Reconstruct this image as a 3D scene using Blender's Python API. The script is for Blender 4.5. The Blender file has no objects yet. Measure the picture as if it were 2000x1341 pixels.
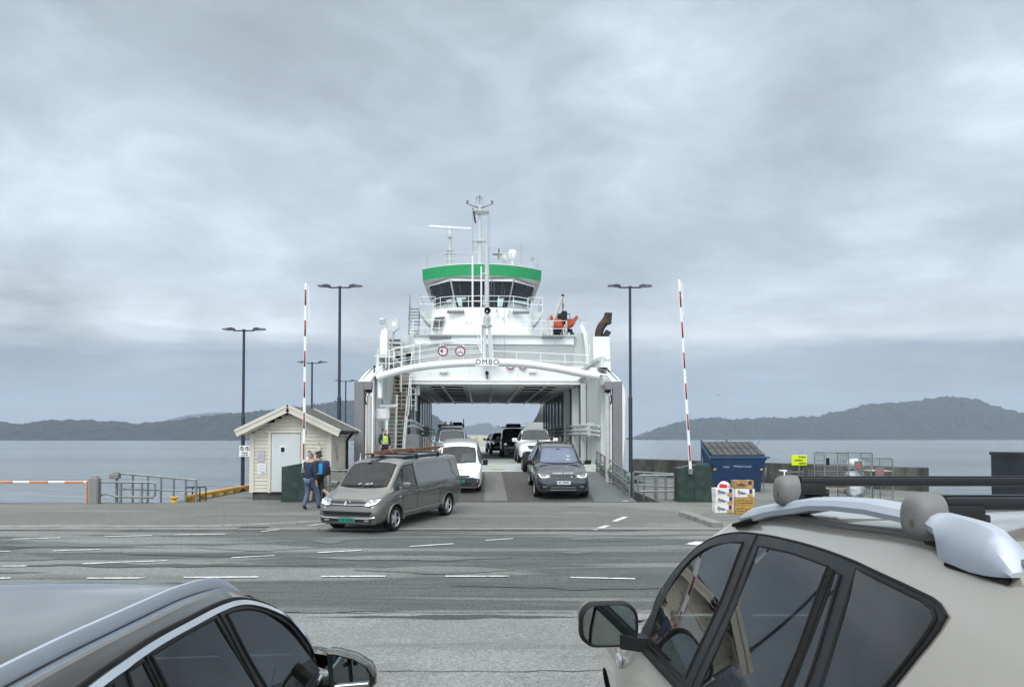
import bpy, bmesh, math, random
import numpy as np
from mathutils import Vector, Matrix, Euler
from mathutils.bvhtree import BVHTree
from mathutils.geometry import delaunay_2d_cdt
random.seed(7)
SC = bpy.context.scene
COL = SC.collection
R = math.radians

# ------------------------------------------------------------------ camera
CAMZ = 2.3
PITCH = R(1.5)
cam = bpy.data.cameras.new('camera'); co = bpy.data.objects.new('camera', cam); COL.objects.link(co)
cam.sensor_width = 36; cam.lens = 27.0; cam.shift_y = 0.0731
cam.clip_start = 0.1; cam.clip_end = 20000
co.location = (0, 0, CAMZ); co.rotation_euler = (R(90)+PITCH, 0, 0)
SC.camera = co
SC.view_settings.view_transform = 'Standard'; SC.view_settings.look = 'None'
SC.view_settings.exposure = 0.35; SC.view_settings.gamma = 1
CY = 856-1500*math.tan(PITCH)
def at(px, py, Y):
    """the point at world depth Y seen at photo pixel (px, py)"""
    u = (px-1000)/1500; v = (CY-py)/1500
    t = Y/(math.cos(PITCH)-v*math.sin(PITCH))
    return Vector((u*t, Y, CAMZ+t*(math.sin(PITCH)+v*math.cos(PITCH))))

# ------------------------------------------------------------------ nodes helper
def nd(nt, typ, **kw):
    n = nt.nodes.new(typ)
    for k, v in kw.items():
        if k.startswith('i_'):
            n.inputs[int(k[2:])].default_value = v
        else:
            setattr(n, k, v)
    return n
def ramp(nt, stops, interp='LINEAR'):
    n = nt.nodes.new('ShaderNodeValToRGB'); cr = n.color_ramp; cr.interpolation = interp
    while len(cr.elements) < len(stops): cr.elements.new(0.5)
    for e, (p, c) in zip(cr.elements, stops):
        e.position = p; e.color = (c[0], c[1], c[2], 1) if hasattr(c, '__len__') else (c, c, c, 1)
    return n
def mixc(nt, blend='MIX', fac=0.5):
    n = nt.nodes.new('ShaderNodeMix'); n.data_type = 'RGBA'; n.blend_type = blend
    n.inputs[0].default_value = fac
    return n   # inputs 6, 7; output 2

# ------------------------------------------------------------------ world: overcast sky
SUN_EL, SUN_AZ = R(48), R(205)       # sun behind the cloud, high over the photographer's left shoulder
world = bpy.data.worlds.new('World'); SC.world = world; world.use_nodes = True
nt = world.node_tree; nt.nodes.clear()
out = nd(nt, 'ShaderNodeOutputWorld'); bg = nd(nt, 'ShaderNodeBackground'); STR = 0.1
bg.inputs[1].default_value = STR
sky = nd(nt, 'ShaderNodeTexSky', sky_type='NISHITA', sun_disc=False, sun_elevation=SUN_EL, sun_rotation=SUN_AZ)
tc = nd(nt, 'ShaderNodeTexCoord')
sep = nd(nt, 'ShaderNodeSeparateXYZ'); nt.links.new(tc.outputs['Generated'], sep.inputs[0])
def mth(op, a, b=None, clamp=False):
    n = nt.nodes.new('ShaderNodeMath'); n.operation = op; n.use_clamp = clamp
    for i, v in enumerate((a, b)):
        if v is None: continue
        if isinstance(v, (int, float)): n.inputs[i].default_value = v
        else: nt.links.new(v, n.inputs[i])
    return n.outputs[0]
zc = mth('MAXIMUM', sep.outputs[2], 0.0)
den = mth('ADD', zc, 0.16)
px_ = mth('DIVIDE', sep.outputs[0], den); py_ = mth('DIVIDE', sep.outputs[1], den)
cmb = nd(nt, 'ShaderNodeCombineXYZ'); nt.links.new(px_, cmb.inputs[0]); nt.links.new(py_, cmb.inputs[1])
def noise(vec, scale, detail=5, rough=0.55, dist=0.0, off=(0, 0, 0), sc=(1, 1, 1)):
    m = nd(nt, 'ShaderNodeMapping'); m.inputs[1].default_value = off; m.inputs[3].default_value = sc
    nt.links.new(vec, m.inputs[0])
    n = nd(nt, 'ShaderNodeTexNoise'); n.inputs['Scale'].default_value = scale
    n.inputs['Detail'].default_value = detail; n.inputs['Roughness'].default_value = rough
    n.inputs['Distortion'].default_value = dist
    nt.links.new(m.outputs[0], n.inputs['Vector']); return n.outputs[0]
nA = noise(cmb.outputs[0], 0.8, 6, 0.5, 0.3, (3.1, 1.7, 0), (0.8, 1.0, 1))   # broad cloud masses
nB = noise(cmb.outputs[0], 2.6, 6, 0.55, 0.2, (7.3, 2.2, 0), (0.8, 1.0, 1))
nC = noise(tc.outputs['Generated'], 3.0, 5, 0.55, 0.0, (0.4, 0, 0), (1.0, 1.0, 7.0))  # flat streaks low down
zz = mth('ADD', zc, mth('MULTIPLY', mth('SUBTRACT', nC, 0.5), 0.085))
grad = ramp(nt, [(0.0, (.235, .285, .345)), (.05, (.22, .27, .335)), (.094, (.262, .315, .38)), (.124, (.52, .56, .60)),
                 (.150, (.475, .53, .578)), (.20, (.45, .518, .58)), (.30, (.445, .518, .58)), (.40, (.40, .473, .525)),
                 (.52, (.37, .44, .485)), (.72, (.95, 1.0, 1.03)), (1.0, (1.65, 1.7, 1.74))])
nt.links.new(zz, grad.inputs[0])
rA = ramp(nt, [(.32, .84), (.45, .95), (.55, 1.04), (.68, 1.22)]); nt.links.new(nA, rA.inputs[0])
rB = ramp(nt, [(.3, .93), (.5, 1.0), (.7, 1.09)]); nt.links.new(nB, rB.inputs[0])
# cloud contrast dies out towards the horizon
kf = mth('MULTIPLY', mth('SUBTRACT', zc, 0.05), 7.0, True)
blob = None
def dirn(px, py):
    v = at(px, py, 1)-Vector((0, 0, CAMZ)); return v.normalized()
for px, py, n_, k_ in ((1290, 85, 220, .42), (1960, 190, 260, .38), (1730, 470, 320, .30), (560, 600, 300, .22), (250, 120, 60, .16), (1000, 240, 90, .10), (430, 190, 160, -.16), (60, 590, 500, -.30), (1550, 300, 120, -.10), (1900, 60, 200, -.14), (1500, 640, 400, .22), (300, 640, 500, .25)):
    vm = nd(nt, 'ShaderNodeVectorMath', operation='DOT_PRODUCT'); nt.links.new(tc.outputs['Generated'], vm.inputs[0]); vm.inputs[1].default_value = dirn(px, py)
    q = mth('MULTIPLY', mth('POWER', mth('MAXIMUM', vm.outputs['Value'], 0.0), n_), k_); blob = q if blob is None else mth('ADD', blob, q)
nD = noise(cmb.outputs[0], 5.0, 6, 0.6, 0.4, (2.2, 9.1, 0), (0.7, 1.0, 1))
blob = mth('MULTIPLY', blob, mth('ADD', mth('MULTIPLY', nD, 2.6), -.3)); blob = mth('ADD', blob, 1.0)
nE = noise(tc.outputs['Generated'], 4.2, 8, 0.58, 0.9, (6.3, 0, 1.7), (1.0, 1.0, 2.1))
nF = noise(tc.outputs['Generated'], 13.0, 6, 0.6, 0.5, (1.3, 0, 4.7), (1.0, 1.0, 2.3))
rE = ramp(nt, [(.36, .89), (.47, .97), (.53, 1.03), (.63, 1.14)]); nt.links.new(mth('ADD', mth('MULTIPLY', nE, .8), mth('MULTIPLY', nF, .2)), rE.inputs[0])
one = mixc(nt); one.inputs[6].default_value = (1, 1, 1, 1); nt.links.new(kf, one.inputs[0]); nt.links.new(rA.outputs[0], one.inputs[7])
m1 = mixc(nt, 'MULTIPLY', 1.0); nt.links.new(grad.outputs[0], m1.inputs[6]); nt.links.new(one.outputs[2], m1.inputs[7])
m2 = mixc(nt, 'MULTIPLY', 1.0); nt.links.new(m1.outputs[2], m2.inputs[6]); nt.links.new(rB.outputs[0], m2.inputs[7])
# overcast is brighter behind the photographer, towards the hidden sun
bk = ramp(nt, [(0.0, 2.5), (.35, 1.5), (.55, 1.0), (1.0, 1.0)])
nt.links.new(mth('ADD', mth('MULTIPLY', sep.outputs[1], 0.5), 0.5), bk.inputs[0])
kE = mth('MULTIPLY', mth('SUBTRACT', zc, 0.03), 9.0, True)
oneE = mixc(nt); oneE.inputs[6].default_value = (1, 1, 1, 1); nt.links.new(kE, oneE.inputs[0]); nt.links.new(rE.outputs[0], oneE.inputs[7])
m2e = mixc(nt, 'MULTIPLY', 1.0); nt.links.new(m2.outputs[2], m2e.inputs[6]); nt.links.new(oneE.outputs[2], m2e.inputs[7])
m2b = mixc(nt, 'MULTIPLY', 1.0); nt.links.new(m2e.outputs[2], m2b.inputs[6]); nt.links.new(blob, m2b.inputs[7])
m3 = mixc(nt, 'MULTIPLY', 1.0); nt.links.new(m2b.outputs[2], m3.inputs[6]); nt.links.new(bk.outputs[0], m3.inputs[7])
scl = mixc(nt, 'MULTIPLY', 1.0); nt.links.new(m3.outputs[2], scl.inputs[6]); scl.inputs[7].default_value = (1/STR, 1/STR, 1/STR, 1)
fin = mixc(nt, 'MIX', 0.07); nt.links.new(scl.outputs[2], fin.inputs[6]); nt.links.new(sky.outputs[0], fin.inputs[7])
nt.links.new(fin.outputs[2], bg.inputs[0]); nt.links.new(bg.outputs[0], out.inputs[0])
sl = bpy.data.lights.new('sun', 'SUN'); sl.energy = 1.3; sl.angle = R(25); sl.color = (1, .97, .92)
so = bpy.data.objects.new('sun', sl); COL.objects.link(so); so.location = (0, 0, 60)
sd = Vector((math.sin(SUN_AZ)*math.cos(SUN_EL), math.cos(SUN_AZ)*math.cos(SUN_EL), math.sin(SUN_EL)))
so.rotation_euler = (-sd).to_track_quat('-Z', 'Y').to_euler()

# ------------------------------------------------------------------ materials
MATS = {}
def mat(name, col, rough=0.6, metal=0.0, var=0.12, vscale=4.0, stretch=(1, 1, 1), bump=0.0, bscale=40.0, coat=0.0,
        spec=0.5, dirt=None, dscale=1.5, damt=0.5, dstretch=(1, 1, 1), flake=0.0, emit=None, trans=0.0, dlow=.52, dhigh=.68):
    """one procedural material: base colour broken up by noise, optional second tone (wear), optional bump"""
    if name in MATS: return MATS[name]
    m = bpy.data.materials.new(name); m.use_nodes = True; t = m.node_tree; b = t.nodes['Principled BSDF']
    MATS[name] = m
    tcn = t.nodes.new('ShaderNodeTexCoord')
    def nz(scale, st, detail=4, rough_=.6):
        mp = t.nodes.new('ShaderNodeMapping'); mp.inputs[3].default_value = st; t.links.new(tcn.outputs['Object'], mp.inputs[0])
        n = t.nodes.new('ShaderNodeTexNoise'); n.inputs['Scale'].default_value = scale; n.inputs['Detail'].default_value = detail
        n.inputs['Roughness'].default_value = rough_; t.links.new(mp.outputs[0], n.inputs['Vector']); return n.outputs[0]
    c = list(col)+[1]
    if var > 0:
        r_ = ramp(t, [(.3, [x*(1-var) for x in col]), (.7, [min(1, x*(1+var)) for x in col])])
        t.links.new(nz(vscale, stretch), r_.inputs[0]); cur = r_.outputs[0]
        if dirt:
            r2 = ramp(t, [(dlow, 0.0), (dhigh, 1.0)]); t.links.new(nz(dscale, dstretch, 6), r2.inputs[0])
            mu = t.nodes.new('ShaderNodeMath'); mu.operation = 'MULTIPLY'; mu.inputs[1].default_value = damt; t.links.new(r2.outputs[0], mu.inputs[0])
            x = mixc(t); t.links.new(mu.outputs[0], x.inputs[0]); t.links.new(cur, x.inputs[6]); x.inputs[7].default_value = (*dirt, 1); cur = x.outputs[2]
        t.links.new(cur, b.inputs['Base Color'])
    else:
        b.inputs['Base Color'].default_value = c
    b.inputs['Roughness'].default_value = rough; b.inputs['Metallic'].default_value = metal
    b.inputs['Specular IOR Level'].default_value = spec
    b.inputs['Coat Weight'].default_value = coat; b.inputs['Coat Roughness'].default_value = .04
    if trans: b.inputs['Transmission Weight'].default_value = trans
    if emit: b.inputs['Emission Color'].default_value = (*emit[:3], 1); b.inputs['Emission Strength'].default_value = emit[3]
    if rough < .7 and var > 0 and not trans:
        rr = t.nodes.new('ShaderNodeMapRange'); rr.inputs[3].default_value = max(0.01, rough*.85); rr.inputs[4].default_value = rough*1.2
        t.links.new(nz(vscale*2.3, (1, 1, 1)), rr.inputs[0]); t.links.new(rr.outputs[0], b.inputs['Roughness'])
    if bump > 0:
        bp = t.nodes.new('ShaderNodeBump'); bp.inputs['Strength'].default_value = bump; bp.inputs['Distance'].default_value = .01
        t.links.new(nz(bscale, (1, 1, 1), 3), bp.inputs['Height']); t.links.new(bp.outputs[0], b.inputs['Normal'])
    return m
def paint(name, col, metal=0.0, rough=.3, coat=1.0, **k): return mat(name, col, rough, metal, .03, 1.5, coat=coat, **k)
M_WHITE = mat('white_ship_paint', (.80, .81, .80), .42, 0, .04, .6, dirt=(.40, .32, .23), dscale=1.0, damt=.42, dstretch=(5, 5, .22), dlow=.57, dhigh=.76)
M_SHADE = mat('grey_and_shaded_ship_paint', (.52, .55, .54), .5, 0, .05, .7, dirt=(.36, .34, .30), dscale=1.1, damt=.5, dstretch=(2, 2, .2))  # grey parts, and white ones like the fore mast with shading in the colour
M_GREEN = mat('green_band_paint', (.015, .30, .10), .4, 0, .05, 1)
M_DARKGLASS = mat('dark_window_glass', (.012, .017, .02), .03, 0, .2, 1, spec=.6)
M_BLACK = mat('black_plastic', (.013, .0135, .014), .5, 0, .2, 6, spec=.25)
M_RUBBER = mat('tyre_rubber', (.015, .015, .015), .85, 0, .25, 8, spec=.2, dirt=(.05, .047, .043), damt=.4, bump=.3, bscale=60)
M_ALLOY = mat('alloy_rim', (.62, .63, .65), .28, .85, .06, 5)
M_STEEL = mat('galvanised_steel', (.21, .225, .23), .5, .45, .18, 7, dirt=(.25, .22, .19), damt=.3)
M_CHROME = mat('bright_trim', (.78, .79, .81), .13, 1.0, .03, 3)
M_SILVER = mat('satin_silver_rail', (.42, .46, .52), .48, .4, .03, 3)
M_LENS = mat('headlamp_lens', (.46, .48, .50), .1, .55, .15, 14, coat=1)
M_LAMPON = mat('lit_lamp', (.95, .95, .9), .2, 0, 0, emit=(1, .97, .92, .35))
M_AMBER = mat('amber_lamp', (.75, .45, .22), .12, 0, .1, 8, coat=1)
M_DARK = mat('dark_recess', (.013, .014, .015), .8, 0, .3, 3, spec=.2)
M_YELLOW = mat('yellow_steel_paint', (.62, .33, .03), .5, 0, .12, 5, dirt=(.2, .12, .06), damt=.5)
M_RED = mat('red_sign_paint', (.27, .02, .025), .4, 0, .05, 5)
M_INK = mat('black_lettering', (.012, .012, .014), .5, 0, .1, 5)
M_PLATEW = mat('white_plate', (.8, .8, .8), .4, 0, .04, 9)
M_PLATEG = mat('green_plate', (.01, .25, .16), .4, 0, .06, 9)
M_POLE = mat('dark_blue_grey_pole', (.035, .042, .065), .42, .3, .15, 5)
M_GATE = mat('grey_gate_paint', (.205, .20, .21), .55, 0, .06, 1.2, dirt=(.14, .13, .13), damt=.35)

# ------------------------------------------------------------------ mesh builder
class MB:
    def __init__(s): s.bm = bmesh.new(); s.mi = 0
    def _tag(s, faces):
        for f in faces: f.material_index = s.mi
        return faces
    def box(s, c, d, rot=None, bevel=0.0, seg=1):
        """box centred at c with full dimensions d"""
        r = bmesh.ops.create_cube(s.bm, size=1.0)
        vs = r['verts']; M = Matrix.Diagonal((d[0], d[1], d[2], 1))
        if rot is not None: M = (Euler(rot).to_matrix().to_4x4() if not isinstance(rot, Matrix) else rot.to_4x4()) @ M
        M = Matrix.Translation(c) @ M
        bmesh.ops.transform(s.bm, matrix=M, verts=vs)
        fs = {f for v in vs for f in v.link_faces}
        if bevel > 0:
            es = list({e for v in vs for e in v.link_edges})
            q = bmesh.ops.bevel(s.bm, geom=es, offset=bevel, segments=seg, profile=.6, affect='EDGES', clamp_overlap=True)
            fs = {f for v in q['verts'] for f in v.link_faces} | {f for f in fs if f.is_valid}
        s._tag(fs); return s
    def quadbox(s, x0, x1, y0, y1, z0, z1, bevel=0.0):
        return s.box(((x0+x1)/2, (y0+y1)/2, (z0+z1)/2), (abs(x1-x0), abs(y1-y0), abs(z1-z0)), None, bevel)
    def cyl(s, p0, p1, r0, r1=None, n=10, caps=True):
        p0, p1 = Vector(p0), Vector(p1); r1 = r0 if r1 is None else r1
        return s.tube([p0, p1], [r0, r1], n, caps)
    def tube(s, pts, r, n=8, caps=True, closed=False):
        pts = [Vector(p) for p in pts]; m = len(pts)
        rs = r if hasattr(r, '__len__') else [r]*m
        rings = []; up = None
        for i in range(m):
            if closed: d = pts[(i+1) % m]-pts[i-1]
            else: d = pts[min(i+1, m-1)]-pts[max(i-1, 0)]
            if d.length < 1e-9: d = Vector((0, 0, 1))
            d.normalize()
            if up is None:
                up = Vector((0, 0, 1)) if abs(d.z) < .9 else Vector((1, 0, 0))
            a = d.cross(up)
            if a.length < 1e-6: a = d.orthogonal()
            a.normalize(); b = d.cross(a).normalized(); up = -b if b.dot(up) < 0 else b
            b = a.cross(d)
            rings.append([s.bm.verts.new(pts[i]+rs[i]*(math.cos(k*2*math.pi/n)*a+math.sin(k*2*math.pi/n)*b)) for k in range(n)])
        fs = []
        for i in range(m if closed else m-1):
            A, B = rings[i], rings[(i+1) % m]
            for k in range(n): fs.append(s.bm.faces.new((A[k], A[(k+1) % n], B[(k+1) % n], B[k])))
        if caps and not closed:
            fs.append(s.bm.faces.new(rings[0][::-1])); fs.append(s.bm.faces.new(rings[-1]))
        s._tag(fs); return s
    def prism(s, poly, ax, a, b):
        """2-D outline extruded along axis ax ('x','y','z') from a to b"""
        f = {'x': lambda p, t: (t, p[0], p[1]), 'y': lambda p, t: (p[0], t, p[1]), 'z': lambda p, t: (p[0], p[1], t)}[ax]
        A = [s.bm.verts.new(f(p, a)) for p in poly]; B = [s.bm.verts.new(f(p, b)) for p in poly]
        n = len(poly); fs = [s.bm.faces.new(A[::-1]), s.bm.faces.new(B)]
        for i in range(n): fs.append(s.bm.faces.new((A[i], A[(i+1) % n], B[(i+1) % n], B[i])))
        s._tag(fs); return s
    def lathe(s, prof, c=(0, 0, 0), n=24, M=None):
        """(r, z) profile turned about z, placed with matrix M or at c"""
        M = M or Matrix.Translation(c); rings = []
        for r, z in prof:
            rings.append([s.bm.verts.new(M @ Vector((r*math.cos(k*2*math.pi/n), r*math.sin(k*2*math.pi/n), z))) for k in range(n)])
        fs = []
        for A, B in zip(rings, rings[1:]):
            for k in range(n): fs.append(s.bm.faces.new((A[k], A[(k+1) % n], B[(k+1) % n], B[k])))
        if prof[0][0] > 1e-6: fs.append(s.bm.faces.new(rings[0][::-1]))
        if prof[-1][0] > 1e-6: fs.append(s.bm.faces.new(rings[-1]))
        s._tag(fs); return s
    def loft(s, rings, cap0=True, cap1=True, closed=True):
        V = [[s.bm.verts.new(p) for p in r] for r in rings]; fs = []
        n = len(V[0])
        for A, B in zip(V, V[1:]):
            for k in range(n if closed else n-1):
                fs.append(s.bm.faces.new((A[k], A[(k+1) % n], B[(k+1) % n], B[k])))
        if cap0: fs.append(s.bm.faces.new(V[0][::-1]))
        if cap1: fs.append(s.bm.faces.new(V[-1]))
        s._tag(fs); return s
    def ball(s, c, r, n=12, sc=(1, 1, 1)):
        q = bmesh.ops.create_uvsphere(s.bm, u_segments=n, v_segments=max(6, n//2+2), radius=r)
        bmesh.ops.transform(s.bm, matrix=Matrix.Translation(c) @ Matrix.Diagonal((*sc, 1)), verts=q['verts'])
        s._tag({f for v in q['verts'] for f in v.link_faces}); return s
    def build(s, name, mats, parent=None, smooth=35, loc=None):
        bm = s.bm
        bmesh.ops.remove_doubles(bm, verts=bm.verts, dist=1e-5)
        bmesh.ops.recalc_face_normals(bm, faces=bm.faces)
        me = bpy.data.meshes.new(name); bm.to_mesh(me); bm.free()
        if smooth:
            me.shade_smooth(); me.set_sharp_from_angle(angle=R(smooth))
        for m in (mats if isinstance(mats, (list, tuple)) else [mats]): me.materials.append(m)
        o = bpy.data.objects.new(name, me); COL.objects.link(o)
        if parent: o.parent = parent
        if loc: o.location = loc
        return o
def tag(o, label=None, cat=None, group=None, kind=None):
    if label: o['label'] = label
    if cat: o['category'] = cat
    if group: o['group'] = group
    if kind: o['kind'] = kind
    return o
def thing(name, label, cat, loc=(0, 0, 0), rz=0.0, group=None):
    o = bpy.data.objects.new(name, None); COL.objects.link(o); o.location = loc; o.rotation_euler = (0, 0, rz)
    o.empty_display_size = .2
    return tag(o, label, cat, group)
def struct(o): o['kind'] = 'structure'; return o
def kids(o): return [c for c in bpy.data.objects if c.parent == o]
def copy_tree(o, parent=None):
    c = o.copy(); COL.objects.link(c); c.parent = parent
    for k in kids(o): copy_tree(k, c)
    return c
def text(name, body, size, m, parent=None, loc=(0, 0, 0), rot=(R(90), 0, 0), bold=0.0, ext=.002, sx=1.0, spacing=1.0):
    cu = bpy.data.curves.new(name, 'FONT'); cu.body = body; cu.size = size; cu.align_x = 'CENTER'; cu.align_y = 'CENTER'
    cu.extrude = ext; cu.offset = bold; cu.space_character = spacing; cu.resolution_u = 3
    t = bpy.data.objects.new(name, cu); COL.objects.link(t)
    dg = bpy.context.evaluated_depsgraph_get(); me = bpy.data.meshes.new_from_object(t.evaluated_get(dg))
    bpy.data.objects.remove(t)
    me.transform(Matrix.Diagonal((sx, 1, 1, 1)))
    me.materials.clear(); me.materials.append(m)
    o = bpy.data.objects.new(name, me); COL.objects.link(o); o.parent = parent; o.location = loc; o.rotation_euler = rot
    return o
def rail(mb, pts, h=1.0, rows=(1.0, .55), r=.022, step=1.2, posts=True):
    """tubular railing along a ground path"""
    pts = [Vector(p) for p in pts]; Z = Vector((0, 0, 1))
    for q in rows: mb.tube([p+Z*h*q for p in pts], r, 6)
    if posts:
        for a, b in zip(pts, pts[1:]):
            n = max(1, round((b-a).length/step))
            for i in range(n): p = a.lerp(b, i/n); mb.cyl(p, p+Z*h, r, n=6)
        mb.cyl(pts[-1], pts[-1]+Z*h, r, n=6)
    return mb
def arc(p0, p1, p2, n=12):
    p0, p1, p2 = Vector(p0), Vector(p1), Vector(p2)
    return [(1-t)**2*p0+2*t*(1-t)*p1+t*t*p2 for t in [i/n for i in range(n+1)]]
def pchip(xs, ys, xq):
    xs, ys, xq = map(lambda a: np.asarray(a, float), (xs, ys, xq)); h = np.diff(xs); d = np.diff(ys)/h; n = len(xs); m = np.zeros(n)
    for i in range(1, n-1):
        if d[i-1]*d[i] > 0:
            w1, w2 = 2*h[i]+h[i-1], h[i]+2*h[i-1]; m[i] = (w1+w2)/(w1/d[i-1]+w2/d[i])
    m[0], m[-1] = d[0], d[-1]
    k = np.clip(np.searchsorted(xs, xq)-1, 0, n-2); t = (xq-xs[k])/h[k]
    return ((1+2*t)*(1-t)**2*ys[k]+t*(1-t)**2*h[k]*m[k]+t*t*(3-2*t)*ys[k+1]+t*t*(t-1)*h[k]*m[k+1])
def crom(P, per=5):
    P = [Vector(p) for p in P]; out_ = []
    for i in range(len(P)-1):
        a = P[i-1] if i else 2*P[0]-P[1]; b, c = P[i], P[i+1]; d = P[i+2] if i+2 < len(P) else 2*P[-1]-P[-2]
        for k in range(per):
            t = k/per
            out_.append(.5*((2*b)+(c-a)*t+(2*a-5*b+4*c-d)*t*t+(3*b-a-3*c+d)*t**3))
    out_.append(P[-1]); return out_

def gz(y):
    """height of the ground along the view: lot, road, quay"""
    return float(np.interp(y, [5, 12, 19, 26], [.33, 0, 0, .22]))
# =================================================================== SETTING
def asphalt(name, a, b, grain=.25, patch=None, stretch=(.12, 1, 1), pscale=.5, rough=.85):
    m = bpy.data.materials.new(name); m.use_nodes = True; t = m.node_tree; p = t.nodes['Principled BSDF']; MATS[name] = m
    tcn = t.nodes.new('ShaderNodeTexCoord')
    def nz(scale, st=(1, 1, 1), det=5, ro=.6, dist=0, off=(0, 0, 0)):
        mp = t.nodes.new('ShaderNodeMapping'); mp.inputs[3].default_value = st; mp.inputs[1].default_value = off; t.links.new(tcn.outputs['Object'], mp.inputs[0])
        n = t.nodes.new('ShaderNodeTexNoise'); n.inputs['Scale'].default_value = scale; n.inputs['Detail'].default_value = det
        n.inputs['Roughness'].default_value = ro; n.inputs['Distortion'].default_value = dist; t.links.new(mp.outputs[0], n.inputs['Vector']); return n.outputs[0]
    big = ramp(t, [(.40, a), (.46, [x*.7+y*.3 for x, y in zip(a, b)]), (.50, b), (.56, [x*.25+y*.75 for x, y in zip(a, b)]), (.60, b)])
    t.links.new(nz(pscale, stretch, 7, .62, .5), big.inputs[0])
    fine = ramp(t, [(.30, 1-grain), (.5, 1.0), (.72, 1+grain)]); t.links.new(nz(26, (1, 1, 1), 6, .85), fine.inputs[0])
    wide = ramp(t, [(.3, .88), (.7, 1.12)]); t.links.new(nz(.16, (.5, 1, 1), 3, .5, 0, (5, 2, 0)), wide.inputs[0])
    spk = t.nodes.new('ShaderNodeTexVoronoi'); spk.inputs['Scale'].default_value = 55; t.links.new(tcn.outputs['Object'], spk.inputs['Vector'])
    sr = ramp(t, [(0, 1-grain), (.5, 1.0), (1.0, 1+grain*1.3)]); t.links.new(spk.outputs['Color'], sr.inputs[0])
    cur = big.outputs[0]
    for o_ in (fine.outputs[0], wide.outputs[0], sr.outputs[0]):
        x = mixc(t, 'MULTIPLY', 1.0); t.links.new(cur, x.inputs[6]); t.links.new(o_, x.inputs[7]); cur = x.outputs[2]
    # oil and damp streaks
    st = ramp(t, [(.60, 0.0), (.70, .55)]); t.links.new(nz(.9, (.22, 1, 1), 6, .6, .3, (11, 4, 0)), st.inputs[0])
    x = mixc(t); t.links.new(st.outputs[0], x.inputs[0]); t.links.new(cur, x.inputs[6]); x.inputs[7].default_value = (*[k*.55 for k in b], 1); cur = x.outputs[2]
    t.links.new(cur, p.inputs['Base Color']); p.inputs['Roughness'].default_value = rough; p.inputs['Specular IOR Level'].default_value = .35
    bp = t.nodes.new('ShaderNodeBump'); bp.inputs['Strength'].default_value = .5; bp.inputs['Distance'].default_value = .008
    t.links.new(spk.outputs['Distance'], bp.inputs['Height']); t.links.new(bp.outputs[0], p.inputs['Normal'])
    return m
A_LOT = asphalt('lot_asphalt', (.225, .232, .223), (.188, .195, .187), .36, pscale=.8, stretch=(.6, 1, 1))
A_ROAD = asphalt('road_asphalt', (.175, .183, .172), (.066, .072, .068), .42, pscale=.62, stretch=(.09, 1, 1))
A_QUAY = asphalt('quay_asphalt', (.170, .173, .158), (.122, .126, .116), .38, pscale=.45, stretch=(.25, 1, 1))
M_KERB = mat('kerb_granite', (.21, .208, .195), .8, 0, .2, 2.5, dirt=(.12, .115, .11), damt=.5, bump=.3, bscale=25)
M_CONC = mat('quay_concrete', (.22, .215, .205), .85, 0, .2, 1.5, dirt=(.09, .09, .08), damt=.6, bump=.3, bscale=12)
M_STAIN = mat('stained_seawall_concrete', (.10, .098, .085), .9, 0, .35, 2.0, dirt=(.028, .028, .026), dscale=.9, damt=.9, dstretch=(1.2, 1.2, .35), bump=.4, bscale=8, dlow=.40, dhigh=.60)
M_LINE = mat('worn_white_line', (.62, .63, .62), .7, 0, .15, 6, dirt=(.22, .225, .22), dscale=7, damt=.75, dlow=.5, dhigh=.62)
def sheet(name, x0, x1, ys, dz, m, nx=1):
    mb = MB(); bm = mb.bm
    rows = [[bm.verts.new((x0+(x1-x0)*i/nx, y, gz(y)+dz)) for i in range(nx+1)] for y in ys]
    for a, b in zip(rows, rows[1:]):
        for i in range(nx): bm.faces.new((a[i], a[i+1], b[i+1], b[i]))
    return struct(mb.build(name, m, smooth=0))
sheet('ground', -140, 140, [-160, -20, 5, 8, 9.7], 0, A_LOT)
sheet('road', -140, 140, [9.7, 12, 19, 19.35], -.006, A_ROAD)
sheet('quay', -140, 140, [19.35, 21, 23, 25.4], 0, A_QUAY)
# quay arms either side of the ferry berth, as solid blocks in the water
mb = MB(); mb.prism([(-11.2, 25.4), (-6.4, 25.4), (-6.4, 46), (-8.2, 52), (-9.6, 80), (-13.6, 80)], 'z', -5, .2); struct(mb.build('quay', A_QUAY, smooth=0))
mb = MB(); mb.prism([(4.9, 25.4), (17, 25.4), (16.5, 30.4), (7.0, 43.9), (6.3, 43.5), (6.3, 36.4), (4.9, 35.2)], 'z', -5, .2); struct(mb.build('quay', A_QUAY, smooth=0))
mb = MB(); mb.quadbox(-140, -6.4, 25.0, 25.397, -5, .1); mb.quadbox(-6.3, 4.8, 25.0, 25.6, -5, .14); mb.quadbox(5, 140, 25.0, 25.397, -5, .1)
struct(mb.build('quay_wall', M_CONC, smooth=0))
# drainage joint and concrete strip along the road edge
mb = MB()
x = -60.0
while x < 60:
    w = random.uniform(2.2, 4.6)
    mb.box((x+w/2, 19.46, gz(19.46)+.004), (w-.025, .2, .03), None, .006); x += w
struct(mb.build('road_edge_strip', M_CONC, smooth=0))
# flush kerb stones on the left, bending towards the ramp
mb = MB(); xk = -40.0; path = []
while xk < -4.2:
    yk = 19.95 if xk < -8.6 else 19.95+((xk+8.6)/4.4)**1.6*1.35
    path.append(Vector((xk, yk, 0))); xk += .58
for a, b in zip(path, path[1:]):
    c = (a+b)/2; an = math.atan2(b.y-a.y, b.x-a.x)
    mb.box((c.x, c.y, gz(c.y)-.035+random.uniform(-.004, .004)), ((b-a).length-.012, .34, .10), (0, 0, an), .012)
struct(mb.build('kerb', M_KERB, smooth=0))
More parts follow.
